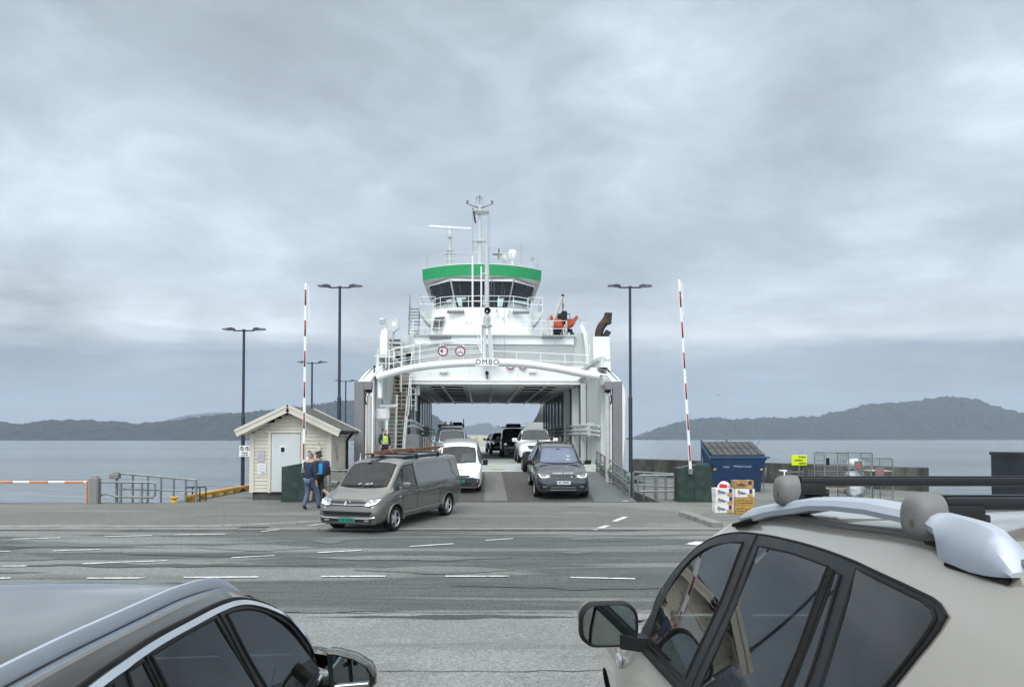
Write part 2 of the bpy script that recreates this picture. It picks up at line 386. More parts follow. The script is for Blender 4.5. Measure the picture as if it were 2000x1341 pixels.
# short raised kerb on the right
mb = MB(); a, b = at(1335, 1006, 22.1), at(1402, 1033, 19.75)
d = (b-a); d.z = 0; an = math.atan2(d.y, d.x); n = 5
for i in range(n):
    c = a.lerp(b, (i+.5)/n); mb.box((c.x, c.y, gz(c.y)+.05), (d.length/n-.012, .30, .16), (0, 0, an), .02)
struct(mb.build('kerb', M_KERB, smooth=0))
mb = MB()
for px0, py0, px1, py1, w in [(170, 1129, 282, 1128.5, .1), (358, 1127.5, 504, 1126.5, .1), (627, 1125.5, 753, 1125, .1), (870, 1125, 994, 1125, .1), (1114, 1127.5, 1240, 1130, .1),
        (162, 1100.5, 326, 1094.5, .1), (452, 1089, 536, 1084.5, .09), (620, 1079, 706, 1074.5, .1), (800, 1067, 886, 1061.5, .1), (948, 1055, 1002, 1051.5, .09),
        (104, 1075.5, 196, 1072.5, .09), (-30, 1105.5, 52, 1105, .1), (24, 1052.5, 118, 1050, .1), (205, 1047.5, 298, 1045.5, .1), (342, 1044.3, 440, 1042.5, .1),
        (510, 1038, 552, 1033, .1), (600, 1026.5, 640, 1021.5, .1), (1350, 1063.5, 1372, 1058, .3), (-90, 1129.5, 20, 1129, .1), (1370, 1131, 1500, 1133, .1),
        (1600, 1134, 1730, 1135, .1), (-60, 1078, 20, 1076, .09), (1160, 1034.6, 1188, 1026, .16), (1200, 1018, 1222, 1009, .16), (1218, 979, 1226, 977, .16)]:
    def gp(px, py):
        Y = 15.0
        for _ in range(40):
            q = at(px, py, Y); Y += (q.z-gz(Y))*4
            Y = max(5, min(40, Y))
        return at(px, py, Y)
    a, b = gp(px0, py0), gp(px1, py1); d = (b-a).normalized(); s_ = d.cross(Vector((0, 0, 1))).normalized()*w/2
    k = 6; U, L = [], []
    for i in range(k+1):
        p = a.lerp(b, i/k); j = random.uniform(.85, 1.12); p.z = gz(p.y)+.008
        U.append(mb.bm.verts.new(p+s_*j)); L.append(mb.bm.verts.new(p-s_*j))
    for i in range(k): mb.bm.faces.new((L[i], L[i+1], U[i+1], U[i]))
struct(mb.build('road_markings', M_LINE, smooth=0))
from mathutils import noise as mnoise
def worn(name, polys, m):
    mb = MB()
    for px0, px1, pya, pyb, amp in polys:
        n = 70; T, B_ = [], []
        for i in range(n+1):
            f = i/n; px = px0+(px1-px0)*f; end = min(1, min(f, 1-f)*2.3)**1.25; mid = (pya+pyb)/2
            w1 = mnoise.noise(Vector((px*.012, pya*.3, 1.0)))*amp; w2 = mnoise.noise(Vector((px*.012, pyb*.3, 7.0)))*amp
            for lst, py in ((T, mid+(pya-mid)*end+w1*(.2+end)+random.uniform(-.5, .5)*end), (B_, mid+(pyb-mid)*end+w2*(.2+end)+.25+random.uniform(-.5, .5)*end)):
                q = gp(px, py); lst.append(mb.bm.verts.new((q.x, q.y, gz(q.y)+.003)))
        for i in range(n): mb.bm.faces.new((B_[i], B_[i+1], T[i+1], T[i]))
    return struct(mb.build(name, m, smooth=0))
A_WORN = asphalt('worn_light_asphalt', (.150, .158, .148), (.112, .119, .112), .42, pscale=1.2, stretch=(.12, 1, 1))
A_TAR = asphalt('dark_repair_asphalt', (.075, .082, .078), (.060, .066, .063), .40, pscale=1.2, stretch=(.12, 1, 1))
worn('asphalt_patch', [(-60, 320, 1058, 1069, 4), (380, 640, 1062, 1076, 4), (-80, 130, 1084, 1096, 4), (560, 1015, 1084, 1094, 3), (690, 1012, 1104, 1121, 4), (420, 800, 1186, 1196, 4), (600, 690, 1052, 1060, 3), (1100, 1180, 1050, 1055, 2), (1080, 1160, 1076, 1081, 2), (-200, 90, 1112, 1122, 4)], A_WORN)
worn('asphalt_patch', [(-60, 60, 1066, 1072, 2), (230, 560, 1080, 1085, 3), (-100, 700, 1100.5, 1106, 4), (860, 1500, 1136, 1150, 5), (600, 1180, 1200, 1208, 3)], A_TAR)
# cracks / seams in the asphalt
M_CRACK = mat('asphalt_crack', (.035, .037, .036), .9, 0, .2, 5)
mb = MB()
def crack(pts, w=.012):
    prev = None
    for p in pts:
        q = (mb.bm.verts.new((p[0], p[1]-w*random.uniform(.3, 1), gz(p[1])+.006)), mb.bm.verts.new((p[0], p[1]+w*random.uniform(.3, 1), gz(p[1])+.006)))
        if prev: mb.bm.faces.new((prev[0], q[0], q[1], prev[1]))
        prev = q
def wiggle(x0, x1, y, amp, n): return [(x0+(x1-x0)*i/n, y+random.uniform(-amp, amp), 0) for i in range(n+1)]
crack(wiggle(-6, 6, 6.85, .025, 90), .011); crack(wiggle(-12, 9, 9.72, .03, 120), .02)
crack(wiggle(-2.2, 8, 19.33, .012, 60), .02); crack(wiggle(-4, -.6, 21.4, .06, 24), .02); crack(wiggle(-.5, 2.5, 22.3, .1, 24), .018); crack(wiggle(-9, -5.5, 21.9, .1, 20), .02)
crack(wiggle(-1.5, -.2, 20.6, .3, 9), .02); crack(wiggle(2.4, 4.6, 21.6, .12, 16), .014); crack(wiggle(-16, -8, 16.2, .06, 40), .016); crack(wiggle(-9, -7.6, 15.5, .15, 8), .02); crack(wiggle(-30, -12, 19.3, .01, 40), .02)
struct(mb.build('asphalt_cracks', M_CRACK, smooth=0))
# water
wm = bpy.data.materials.new('sea_water'); wm.use_nodes = True; t = wm.node_tree; p = t.nodes['Principled BSDF']
p.inputs['Base Color'].default_value = (.25, .29, .315, 1); p.inputs['Roughness'].default_value = .10; p.inputs['IOR'].default_value = 1.33
tcn = t.nodes.new('ShaderNodeTexCoord')
def wnz(sc, st, det, off=(0, 0, 0)):
    mp = t.nodes.new('ShaderNodeMapping'); mp.inputs[3].default_value = st; mp.inputs[1].default_value = off; t.links.new(tcn.outputs['Object'], mp.inputs[0])
    n = t.nodes.new('ShaderNodeTexNoise'); n.inputs['Scale'].default_value = sc; n.inputs['Detail'].default_value = det; n.inputs['Roughness'].default_value = .6
    t.links.new(mp.outputs[0], n.inputs['Vector']); return n.outputs[0]
w1 = wnz(1.1, (.5, 1, 1), 6); w2 = wnz(.24, (.3, 1, 1), 5, (4, 7, 0)); w3 = wnz(.012, (.12, 1, 1), 4, (1, 3, 0))
ad = t.nodes.new('ShaderNodeMath'); ad.operation = 'MULTIPLY_ADD'; ad.inputs[1].default_value = 4.0; t.links.new(w2, ad.inputs[0]); t.links.new(w1, ad.inputs[2])
bp = t.nodes.new('ShaderNodeBump'); bp.inputs['Distance'].default_value = 2.2; t.links.new(ad.outputs[0], bp.inputs['Height'])
ws = ramp(t, [(.35, .55), (.65, 1.0)]); t.links.new(w3, ws.inputs[0]); t.links.new(ws.outputs[0], bp.inputs['Strength'])
t.links.new(bp.outputs[0], p.inputs['Normal'])
mb = MB(); bm = mb.bm
vs = [bm.verts.new(v) for v in ((-9000, -300, -1.7), (9000, -300, -1.7), (9000, 9000, -1.7), (-9000, 9000, -1.7))]; bm.faces.new(vs)
struct(mb.build('water', wm, smooth=0))
# hills across the fjord: real terrain, ridge heights measured from the photo
M_HILL = mat('forested_hillside', (.011, .019, .022), .95, 0, .6, .075, dirt=(.028, .034, .032), dscale=.03, damt=.75, bump=0)
from mathutils import noise as mnoise
def hill(name, sil, D, depth, seedv, step=3.0, tree=4.0):
    mb = MB(); bm = mb.bm; xs = [s[0] for s in sil]; ys = [s[1] for s in sil]
    pxs = np.arange(xs[0], xs[-1]+.1, step); hy = pchip(xs, ys, pxs); rows = []; K = 34
    for px, py in zip(pxs, hy):
        col = []
        for k in range(K+1):
            f = k/K; dd = D+depth*f; prof = math.sin(min(1, f/.6)*math.pi/2)**1.1 if f <= .6 else math.cos((f-.6)/.4*math.pi/2)
            top = at(px, py, D+depth*.6); h = (top.z+1.7)*prof
            x_ = top.x*(1+.0*f)
            nn = mnoise.noise(Vector((x_*.012, dd*.012, seedv)))*h*.16*(1-prof)
            tr = (mnoise.noise(Vector((x_*.05, dd*.05, seedv+3)))*.9+random.uniform(-.5, .5))*tree*(.75+.5*prof) if 0 < k < K else 0
            col.append(bm.verts.new((x_, dd, -1.75+max(0, h+nn+tr))))
        rows.append(col)
    for a, b in zip(rows, rows[1:]):
        for k in range(K): bm.faces.new((a[k], b[k], b[k+1], a[k+1]))
    return struct(mb.build(name, M_HILL, smooth=89))
hill('hills', [(-500, 838), (-200, 828), (-60, 822), (0, 826), (18, 831), (50, 833), (118, 830), (140, 823), (200, 825), (250, 828), (262, 832), (300, 829), (360, 824), (420, 816),
     (475, 809), (520, 806), (570, 802), (600, 797), (640, 790), (690, 785), (740, 792), (800, 803), (850, 813), (868, 834), (880, 858)], 1500, 700, 1.0, 2.0, 7)
hill('hills', [(300, 850), (340, 822), (380, 811), (430, 806), (470, 808), (540, 800), (640, 806), (760, 822), (905, 833), (922, 831), (942, 826), (957, 827), (965, 834), (974, 832), (985, 837), (1010, 846), (1040, 858)], 3600, 900, 2.0, 3, 5)
hill('hills', [(1243, 857.5), (1262, 847), (1285, 839), (1303, 834), (1312, 829), (1340, 823), (1370, 819), (1405, 818), (1413, 824), (1440, 821), (1500, 818), (1530, 819), (1560, 816), (1600, 816),
     (1625, 807), (1645, 805), (1700, 791), (1730, 790), (1770, 787), (1800, 784), (1825, 778), (1850, 778), (1885, 784), (1900, 793), (1940, 803), (1965, 811), (1980, 823), (2010, 827), (2200, 838), (2500, 850)], 2100, 700, 5.0, 1.8, 8)

# ------------------------------------------------------------------ seawall
tw = thing('concrete_seawall', 'long low stained concrete wall along the water behind the blue skip and wire cages', 'wall', (0, 0, 0))
mb = MB(); a, b = Vector((6.75, 43.9, 0)), Vector((16.3, 30.5, 0)); d = (b-a).normalized(); nrm = Vector((-d.y, d.x, 0))
N_ = 9
for i in range(N_):
    p, q = a.lerp(b, i/N_), a.lerp(b, (i+1)/N_); c = (p+q)/2
    mb.box((c.x+nrm.x*.25, c.y+nrm.y*.25, 0.0), ((q-p).length-.02, .5, 2.3), (0, 0, math.atan2(d.y, d.x)), .025)
mb.build('wall', M_STAIN, tw, smooth=0)
mb = MB(); 
for i in (3, 5, 8):
    p = a.lerp(b, i/N_); mb.box((p.x-nrm.x*.03, p.y-nrm.y*.03, .6), (.05, .05, .9), (0, 0, math.atan2(d.y, d.x)))
mb.build('pipe', M_STEEL, tw)
# ------------------------------------------------------------------ ticket hut
M_CLAP = mat('cream_clapboard', (.58, .54, .445), .6, 0, .05, 2.0, dirt=(.40, .37, .30), dscale=1.2, damt=.4, dstretch=(1, 1, 2.5))
M_TRIM = mat('cream_trim_board', (.61, .575, .485), .55, 0, .05, 2.0)
M_SLATE = mat('dark_roof_tile', (.085, .08, .075), .8, 0, .3, 6, dirt=(.16, .16, .12), damt=.4)
hut = thing('clapboard_hut', 'small cream clapboard hut with gabled roof and pale door on the quay', 'hut', (-7.57, 26.3, .2))
W2, HD, EZ, PZ = 1.35, 2.6, 2.28, 3.02   # half width, depth, eave and peak heights of the wall
mb = MB(); z = .28; bh = .125
while z < PZ-.02:
    zt = min(z+bh, PZ); hw = W2 if z+bh < EZ else W2*max(0.02, (PZ-(z+bh/2))/(PZ-EZ))
    hw = min(hw, W2)
    for y0, sg in ((0, -1), (HD, 1)):
        mb.prism([(y0+sg*.028, z), (y0+sg*.008, zt-.003), (y0-sg*.05, zt-.003), (y0-sg*.05, z)], 'x', -hw, hw)
    if z < EZ:
        for x0, sg in ((-W2, -1), (W2, 1)):
            mb.prism([(x0+sg*.028, z), (x0+sg*.008, zt-.003), (x0-sg*.05, zt-.003), (x0-sg*.05, z)], 'y', .055, HD-.055)
    z += bh
mb.build('wall', M_CLAP, hut, smooth=0)
mb = MB()
for sx in (-1, 1):
    for y0 in (-.034, HD+.034): mb.box((sx*(W2-.03), y0, 1.27), (.15, .03, 2.02))
    for y0 in (.04, HD-.04): mb.box((sx*(W2+.034), y0, 1.27), (.03, .13, 2.02))
mb.build('corner_board', M_TRIM, hut, smooth=0)
mb = MB(); mb.box((0, HD/2, .13), (2*W2-.08, HD-.1, .3)); mb.build('plinth', mat('plinth_stone', (.075, .072, .07), .9, 0, .3, 4), hut, smooth=0)
mb = MB(); rx = 1.74; slope = math.atan2(.83, rx)
for sx in (-1, 1):
    for i in range(9):
        f0, f1 = i/9, (i+1)/9+.02
        p0 = Vector((sx*rx*f0, 0, 3.19-.83*f0)); p1 = Vector((sx*rx*f1, 0, 3.19-.83*f1))
        c = (p0+p1)/2; mb.box((c.x, HD/2, c.z+.02), ((p1-p0).length, HD+.62, .03), (0, sx*slope-sx*.035, 0))
roof = mb.build('roof', M_SLATE, hut, smooth=0)
mb = MB()
for sx in (-1, 1):
    for y0 in (-.40, HD+.40):
        L = math.hypot(rx, .83); c = Vector((sx*rx/2, y0, 3.19-.83/2-.075)); mb.box(c, (L+.03, .045, .24), (0, sx*slope, 0))
        mb.box((c.x, y0+(-.03 if y0 < 0 else .03), c.z+.09), (L+.05, .03, .09), (0, sx*slope, 0))
    mb.box((sx*(rx-.62), HD/2, 2.42), (.9, HD+.7, .03), (0, sx*slope, 0))
mb.build('bargeboard', M_TRIM, roof, smooth=0)
mb = MB(); mb.tube([(W2+.34, -.42, 2.36), (W2+.34, HD+.4, 2.36)], .06, 8); mb.tube([(W2+.34, HD*.5+.9, 2.33), (W2+.12, HD*.5+1.0, 2.1), (W2+.08, HD*.5+1.02, 2.0), (W2+.08, HD*.5+1.02, .1)], .045, 8)
mb.build('gutter', M_BLACK, roof)
door = MB(); door.box((-.15, -.045, 1.27), (.98, .05, 1.98), None, .006)
dr = door.build('door', mat('pale_door_paint', (.56, .58, .57), .45, 0, .05, 2), hut, smooth=0)
mb = MB(); mb.box((-.25, -.077, 1.72), (.2, .016, .24)); mb.build('window_frame', M_WHITE, dr)
mb = MB(); mb.box((-.25, -.089, 1.72), (.13, .012, .16)); mb.build('window', M_DARKGLASS, dr)
mb = MB(); mb.cyl((.28, -.07, 1.2), (.28, -.13, 1.2), .015); mb.cyl((.28, -.13, 1.2), (.16, -.13, 1.2), .012); mb.build('handle', M_STEEL, dr)
mb = MB()
for x_ in (-.71, .41): mb.box((x_, -.05, 1.29), (.10, .06, 2.06))
mb.box((-.15, -.052, 2.33), (1.35, .07, .07)); mb.build('door_frame', M_TRIM, hut, smooth=0)
mb = MB(); mb.box((-1.0, -.036, 1.51), (.24, .012, .40)); mb.build('notice', mat('grey_notice_sheet', (.42, .41, .45), .5, 0, .12, 9), hut, smooth=0)
mb = MB(); mb.box((-.97, -.036, 1.07), (.28, .012, .38)); nb = mb.build('notice', mat('white_notice_sheet', (.72, .72, .71), .5, 0, .04, 9), hut, smooth=0)
mb = MB()
for i in range(6): mb.box((-.97+random.uniform(-.02, .02), -.044, 1.20-i*.05), (.2, .003, .012))
mb.box((-.92, -.044, .93), (.12, .003, .05)); mb.build('lettering', mat('faded_print', (.40, .42, .50), .6, 0, .1, 5), nb, smooth=0)
mb = MB(); mb.box((.98, -.07, 1.67), (.14, .09, .3), None, .02); mb.cyl((.98, -.04, 1.8), (.98, -.04, 2.0), .012); mb.cyl((1.0, -.09, 1.5), (1.0, -.12, 1.5), .03); mb.build('meter_box', M_TRIM, hut)
mb = MB(); mb.box((.68, -.075, 1.3), (.24, .1, .33), None, .01); mb.build('alarm_box', M_WHITE, hut)
mb = MB()
for i, z0 in enumerate((1.9, 1.75, 1.55)): mb.box((W2+.045, .45+.18*i, z0), (.03, .05, .3))
mb.tube([(W2+.04, .4, 1.95), (W2+.04, .9, 1.9), (W2+.04, 1.0, 1.3)], .012, 5); mb.build('conduit', M_TRIM, hut)
mb = MB(); mb.cyl((W2, .7, .98), (W2+.16, .68, .98), .03); mb.box((W2+.2, .68, .98), (.16, .1, .1), None, .02); mb.build('wall_lamp', M_BLACK, hut)

# ------------------------------------------------------------------ lamp posts
def lamp_post(x, y, H, label, half=.85, tall=True):
    g = thing('street_lamp', label, 'street lamp', (x, y, gz(y)-.01), 0, 'double armed street lamps on the quay')
    mb = MB(); k = H*.46; mb.cyl((0, 0, 0), (0, 0, .04), .16, n=12); mb.cyl((0, 0, .04), (0, 0, k), .075, n=14); mb.cyl((0, 0, k), (0, 0, k+.06), .085, .06, n=14); mb.cyl((0, 0, k+.06), (0, 0, H), .055, .05, n=14)
    mb.build('pole', M_POLE, g)
    mb = MB(); mb.cyl((-.42, 0, H-.04), (.42, 0, H-.04), .03, n=8); mb.box((0, 0, H-.03), (.14, .12, .09), None, .02); mb.build('arm', M_POLE, g)
    for s in (-1, 1):
        mb = MB(); mb.loft([[Vector((s*(.36+a), y_, H-.04+a*.09+z_)) for y_, z_ in ((-w, 0), (w, 0), (w*.8, h_), (-w*.8, h_))] for a, w, h_ in ((0, .05, .09), (.14, .08, .12), (.3, .13, .07), (half-.36, .13, .035))])
        hd = mb.build('lamp_head', M_POLE, g, smooth=20)
        mb = MB(); mb.box((s*(.36+(half-.36)*.72), 0, H-.05+(half-.36)*.72*.09), ((half-.36)*.45, .18, .012), (0, -s*.09, 0)); mb.build('diffuser', mat('lamp_diffuser', (.55, .56, .56), .3, 0, .05, 9), hd)
    return g
lamp_post(-10.75, 30.7, 6.45, 'dark double headed street lamp with a white sign halfway, left of the hut')
lamp_post(at(663, 700, 29.5).x, 29.5, 7.95, 'tall dark double headed street lamp rising behind the hut roof')
lamp_post(at(1231, 700, 29.5).x, 29.5, 7.95, 'tall dark double headed street lamp at the right of the ramp railing')
lamp_post(at(609, 800, 44).x, 44, 6.45, 'small dark double headed street lamp farther out behind the hut')
lamp_post(at(675, 800, 58).x, 58, 6.45, 'farthest small dark street lamp, half hidden by the grey gate frame')
sg = thing('prohibition_sign', 'white sign with two ringed prohibition pictograms on the lamp post left of the hut', 'sign', (at(478, 880, 30.55).x, 30.55, 1.8))
mb = MB(); mb.box((0, 0, 0), (.44, .02, .44), None, .004); mb.build('panel', M_PLATEW, sg)
for sx in (-1, 1):
    mb = MB(); mb.tube([(sx*.105+.075*math.cos(a), -.014, .1+.075*math.sin(a)) for a in [i*math.pi/12 for i in range(24)]], .011, 6, closed=True)
    mb.tube([(sx*.105-.05, -.014, .15), (sx*.105+.05, -.014, .05)], .009, 6); mb.box((sx*.105, -.012, .1), (.03, .004, .09)); mb.ball((sx*.105, -.012, .155), .017, 8)
    mb.build('pictogram', M_INK, sg)
text('lettering', 'Adgang', .085, M_INK, sg, (0, -.0125, -.06), bold=.002, sx=1.0); text('lettering', 'forbudt', .085, M_INK, sg, (0, -.0125, -.16), bold=.002)

# ------------------------------------------------------------------ lane barriers and cabinets
M_CAB = mat('dark_green_cabinet', (.014, .033, .024), .5, 0, .12, 2, dirt=(.09, .11, .10), dscale=3.5, damt=.35)
def barrier(x, y, w, h, armx, lean, label, L, adx=0.0):
    g = thing('lane_barrier', label, 'barrier', (x, y, gz(y)))
    mb = MB(); mb.prism([(-w/2, .04), (w/2, .04), (w/2, h-.02), (w*.1, h+.02), (-w/2, h-.1)], 'y', -.32, .42); mb.box((0, .05, .02), (w+.04, .78, .05))
    mb.box((-.02, -.325, h*.5), (.012, .01, h*.9)); mb.box((w*.15, -.325, h*.38), (w*.7, .008, .01))
    cab = mb.build('cabinet', M_CAB, g, smooth=0)
    mb = MB(); mb.box((armx, -.40, h-.2), (.15, .16, .2), None, .02); mb.cyl((armx, -.46, h-.22), (armx, -.32, h-.22), .07, n=14); mb.build('pivot', M_STEEL, cab)
    v = Vector((-math.sin(lean), 0, math.cos(lean))); b = Vector((armx, -.42, h-.12))
    mb = MB(); mb.box(b+v*L/2, (.088, .06, L), (0, -lean, 0), .015); arm = mb.build('boom', M_WHITE, g)
    mb = MB(); k = 0; s = .25
    while s < L-.4:
        c = b+v*(s+.28); mb.box((c.x, -.455, c.z), (.05, .014, .52), (0, -lean, 0)); s += 1.02
    mb.build('stripe', M_RED, arm)
    mb = MB(); e = b+v*(L-.06); mb.cyl(e, e+Vector((.09, 0, -.05)), .012); mb.cyl(e+Vector((.09, 0, -.05)), e+Vector((.13, 0, -1.15)), .018); mb.build('support_rod', M_WHITE, arm)
    return g
barrier(at(588, 950, 25.8).x, 25.8, 1.12, 1.25, .2, R(-.25), 'white and red lifted barrier boom on a dark green cabinet before the hut door', 6.1)
barrier(at(1353, 950, 25.8).x, 25.8, 1.1, 1.2, -.17, R(3.1), 'white and red lifted barrier boom on a dark green cabinet beside the blue skip', 6.28)

# ------------------------------------------------------------------ left quay furniture
g = thing('quay_barrier', 'orange and white horizontal bar on a concrete post at the quay edge', 'barrier', (-13.6, 25.0, .17))
mb = MB(); mb.box((.05, 0, .42), (.3, .26, .88), None, .03); mb.box((.05, 0, .87), (.22, .2, .1), None, .03); mb.build('post', M_CONC, g)
mb = MB(); mb.cyl((-.18, 0, .72), (-14, 0, .72), .038, n=10); bar = mb.build('bar', M_WHITE, g)
mb = MB()
for i in range(12): x0 = -.3-i*1.15; mb.cyl((x0, 0, .72), (x0-.62, 0, .72), .041, n=10)
mb.build('stripe', mat('orange_paint', (.58, .25, .12), .5, 0, .1, 5), bar)
mb = MB(); mb.cyl((-.2, -.02, -.05), (-.2, -.02, .75), .035); mb.build('support_leg', mat('orange_paint', (.58, .25, .12)), g)
g = thing('pipe_railing', 'grey pipe railing with looped end joined to the concrete post', 'railing', (-13.45, 25.05, .17))
mb = MB(); P = [(0, 0, .72), (1.75, 0, .70), (1.83, 0, .66), (1.83, 0, .28), (1.75, 0, .22), (.6, 0, .24), (.25, 0, .34), (0, 0, .28)]; mb.tube(P, .036, 8)
mb.cyl((.72, 0, -.02), (.72, 0, .72), .04); mb.cyl((1.4, 0, -.02), (1.4, 0, .72), .034); mb.build('rail', M_STEEL, g)
g = thing('pipe_railing', 'long grey pipe railing with seven uprights sloping down beside the yellow bollard', 'railing', (at(228, 960, 25.2).x, 25.2, .17))
mb = MB(); L = 2.52; mb.tube([(0, 0, 1.0), (L, .2, .76)], .034, 8); mb.tube([(0, 0, .48), (L, .2, .40)], .03, 8)
for i, f in enumerate((0, .2, .39, .555, .715, .865, 1)): mb.cyl((L*f, .2*f, -.02), (L*f, .2*f, 1.0-.24*f+.02), .045 if i == 0 else .034)
mb.build('rail', M_STEEL, g)
mb = MB(); mb.box((-.05, -.02, .9), (.3, .2, .16), None, .02); mb.box((.0, 0, 1.0), (.2, .16, .05)); mb.build('light_box', M_CONC, g)
g = thing('hoop_barrier', 'small double hoop of thin dark pipe at the end of the yellow kerb beam', 'railing', (at(364, 960, 25.6).x, 25.6, .18))
mb = MB()
for dy, dx in ((0, 0), (.25, .1)): mb.tube([(dx, dy, -.02), (dx, dy, .46), (dx+.03, dy, .5), (dx+.42, dy, .5), (dx+.45, dy, .46), (dx+.45, dy, -.02)], .022, 7)
mb.build('hoop', M_POLE, g)
def bollard(x, y, label, s=1.0):
    g = thing('mooring_bollard', label, 'bollard', (x, y, gz(y)-.02), 0, 'yellow mooring bollards along the quay edge')
    mb = MB(); mb.lathe([(.0, 0), (.2*s, 0), (.2*s, .04), (.13*s, .06), (.105*s, .18*s), (.12*s, .24*s), (.19*s, .27*s), (.2*s, .32*s), (.15*s, .36*s), (0, .37*s)], n=18); mb.build('post', M_YELLOW, g)
    return g
bollard(at(340, 980, 25.3).x, 25.3, 'yellow mushroom bollard standing behind the sloping pipe railing', .6)
bollard(at(488, 960, 31.2).x, 31.2, 'yellow bollard between the lamp post and the hut corner', .7)
g = thing('kerb_beam', 'yellow painted steel edge beam raised on blocks along the left quay edge', 'kerb', (-10.75, 25.7, .2))
mb = MB(); mb.box((0, 10, .17), (.18, 20.5, .12), None, .02); mb.build('beam', M_YELLOW, g)
mb = MB()
for i in range(20): mb.box((0, .1+i*1.04, .055), (.16, .3, .11), None, .01)
mb.build('block', M_YELLOW, g)
# railing between cabinet and ramp, left
g = thing('pipe_railing', 'grey pipe railing beside the hut, between the green cabinet and the ramp', 'railing', (at(628, 950, 25.9).x, 25.9, .21))
mb = MB()
for z_ in (1.02, .52): mb.tube([(0, 0, z_), (2.1, .1, z_)], .034, 8)
for x_ in (0, .14, .28, .9, 1.5, 2.1): mb.cyl((x_, .1*x_/2.1, 0), (x_, .1*x_/2.1, 1.02), .034)
mb.build('rail', M_STEEL, g)
# railing right of the ramp
g = thing('pipe_railing', 'low double grey pipe railing between the ramp guard rail and the right green cabinet', 'railing', (at(1246, 960, 26.3).x, 26.3, .2))
mb = MB(); mb.tube([(.05, 0, .30), (0, 0, .36), (0, 0, .78), (.05, 0, .84), (1.5, -.2, .86)], .036, 8); mb.tube([(.05, 0, .30), (1.5, -.2, .32)], .036, 8)
for x_ in (.62, .92, 1.22, 1.48): mb.cyl((x_, -.2*x_/1.5, -.02), (x_, -.2*x_/1.5, .84), .036)
mb.tube([(0, 1.0, .88), (.05, 1.0, .92), (1.75, .1, .86)], .03, 8); mb.tube([(0, 1.0, .45), (1.75, .1, .42)], .03, 8)
for x_ in (0, .35, .7): mb.cyl((x_, 1.0-x_*.5, -.02), (x_, 1.0-x_*.5, .9), .03)
mb.build('rail', M_STEEL, g)
# ------------------------------------------------------------------ link-span ramp
def rz(y): return float(np.interp(y, [26, 33.2, 36.2], [.22, .86, 1.05]))
AX = lambda y: -.9-.04*(y-36)
M_RAMP = mat('ramp_deck_surface', (.054, .050, .047), .8, 0, .2, 3, dirt=(.10, .09, .08), dscale=.7, damt=.5, dstretch=(1, .2, 1), bump=.25, bscale=30)
M_RAMPG = mat('ramp_walkway_steel', (.105, .115, .115), .65, 0, .15, 2, dirt=(.06, .055, .05), damt=.5)
M_STRIP = mat('ramp_centre_strip', (.12, .118, .112), .75, 0, .15, 3, dirt=(.09, .085, .08), damt=.5, dstretch=(1, .2, 1))
M_DECK = mat('ferry_deck_paint', (.33, .36, .345), .6, 0, .1, 1.2, dirt=(.17, .18, .17), dscale=.8, damt=.6, dstretch=(1, .35, 1))
def strip(mb, pts, th=.25):
    """pts: rows of (xl, xr, y, z)"""
    prev = None
    for xl, xr, y, z in pts:
        q = [mb.bm.verts.new(v) for v in ((xl, y, z), (xr, y, z), (xr, y, z-th), (xl, y, z-th))]
        if prev:
            for i in range(4): mb.bm.faces.new((prev[i], prev[(i+1) % 4], q[(i+1) % 4], q[i]))
        else: mb.bm.faces.new(q)
        prev = q
    mb.bm.faces.new(prev[::-1])
ramp_o = []
mb = MB(); strip(mb, [(AX(26)-4.9, 4.15, 25.62, .21), (AX(33.2)-4.4, AX(33.2)+4.5, 33.2, rz(33.2))]); rp = struct(mb.build('ramp', M_RAMPG, smooth=0))
mb = MB(); strip(mb, [(AX(26)-4.0, 2.75, 25.63, .218), (AX(33.2)-3.7, AX(33.2)+3.6, 33.19, rz(33.2)+.006)], .02); o = struct(mb.build('ramp_surface', M_RAMP, smooth=0))
mb = MB(); strip(mb, [(AX(26)-.42, AX(26)+.36, 25.64, .226), (AX(33.2)-.38, AX(33.2)+.32, 33.18, rz(33.2)+.013)], .02); o = struct(mb.build('ramp_strip', M_STRIP, smooth=0))
# guard rails on the ramp
def ramp_guard(xa, xb, label):
    g = thing('ramp_guard_rail', label, 'railing', (xa, 26.2, .22))
    mb = MB(); a = Vector((0, 0, 0)); b = Vector((xb-xa, 7.0, rz(33.2)-.22))
    P = [a.lerp(b, i/7) for i in range(8)]
    for z_ in (.9, .58): mb.tube([p+Vector((0, 0, z_)) for p in P], .032, 8)
    mb.tube([a+Vector((0, 0, .9)), a+Vector((0, -.09, .86)), a+Vector((0, -.12, .75)), a+Vector((0, -.09, .62)), a+Vector((0, 0, .58))], .032, 8)
    mb.tube([p+Vector((0, 0, .16)) for p in P], .03, 8); mb.build('rail', M_STEEL, g)
    mb = MB(); mb.box((a+b)/2+Vector((-.05, 0, .42)), (.05, 7.05, .2), (math.atan2(b.z, 7.0), 0, -math.atan2(b.x, 7)), .015); mb.build('guard_beam', M_STEEL, g)
    mb = MB()
    for i in range(22):
        p = a.lerp(b, i/21); mb.cyl(p+Vector((0, 0, .58)), p+Vector((0, 0, .9)), .011, n=5)
    for p in P: mb.cyl(p, p+Vector((0, 0, .9)), .032, n=8)
    mb.build('baluster', M_STEEL, g)
ramp_guard(4.0, AX(33.2)+4.45, 'sloping grey ramp guard rail with balusters beside the dark grey car')
ramp_guard(AX(26)-4.75, AX(33.2)-4.3, 'sloping grey ramp guard rail behind the brown grey van')
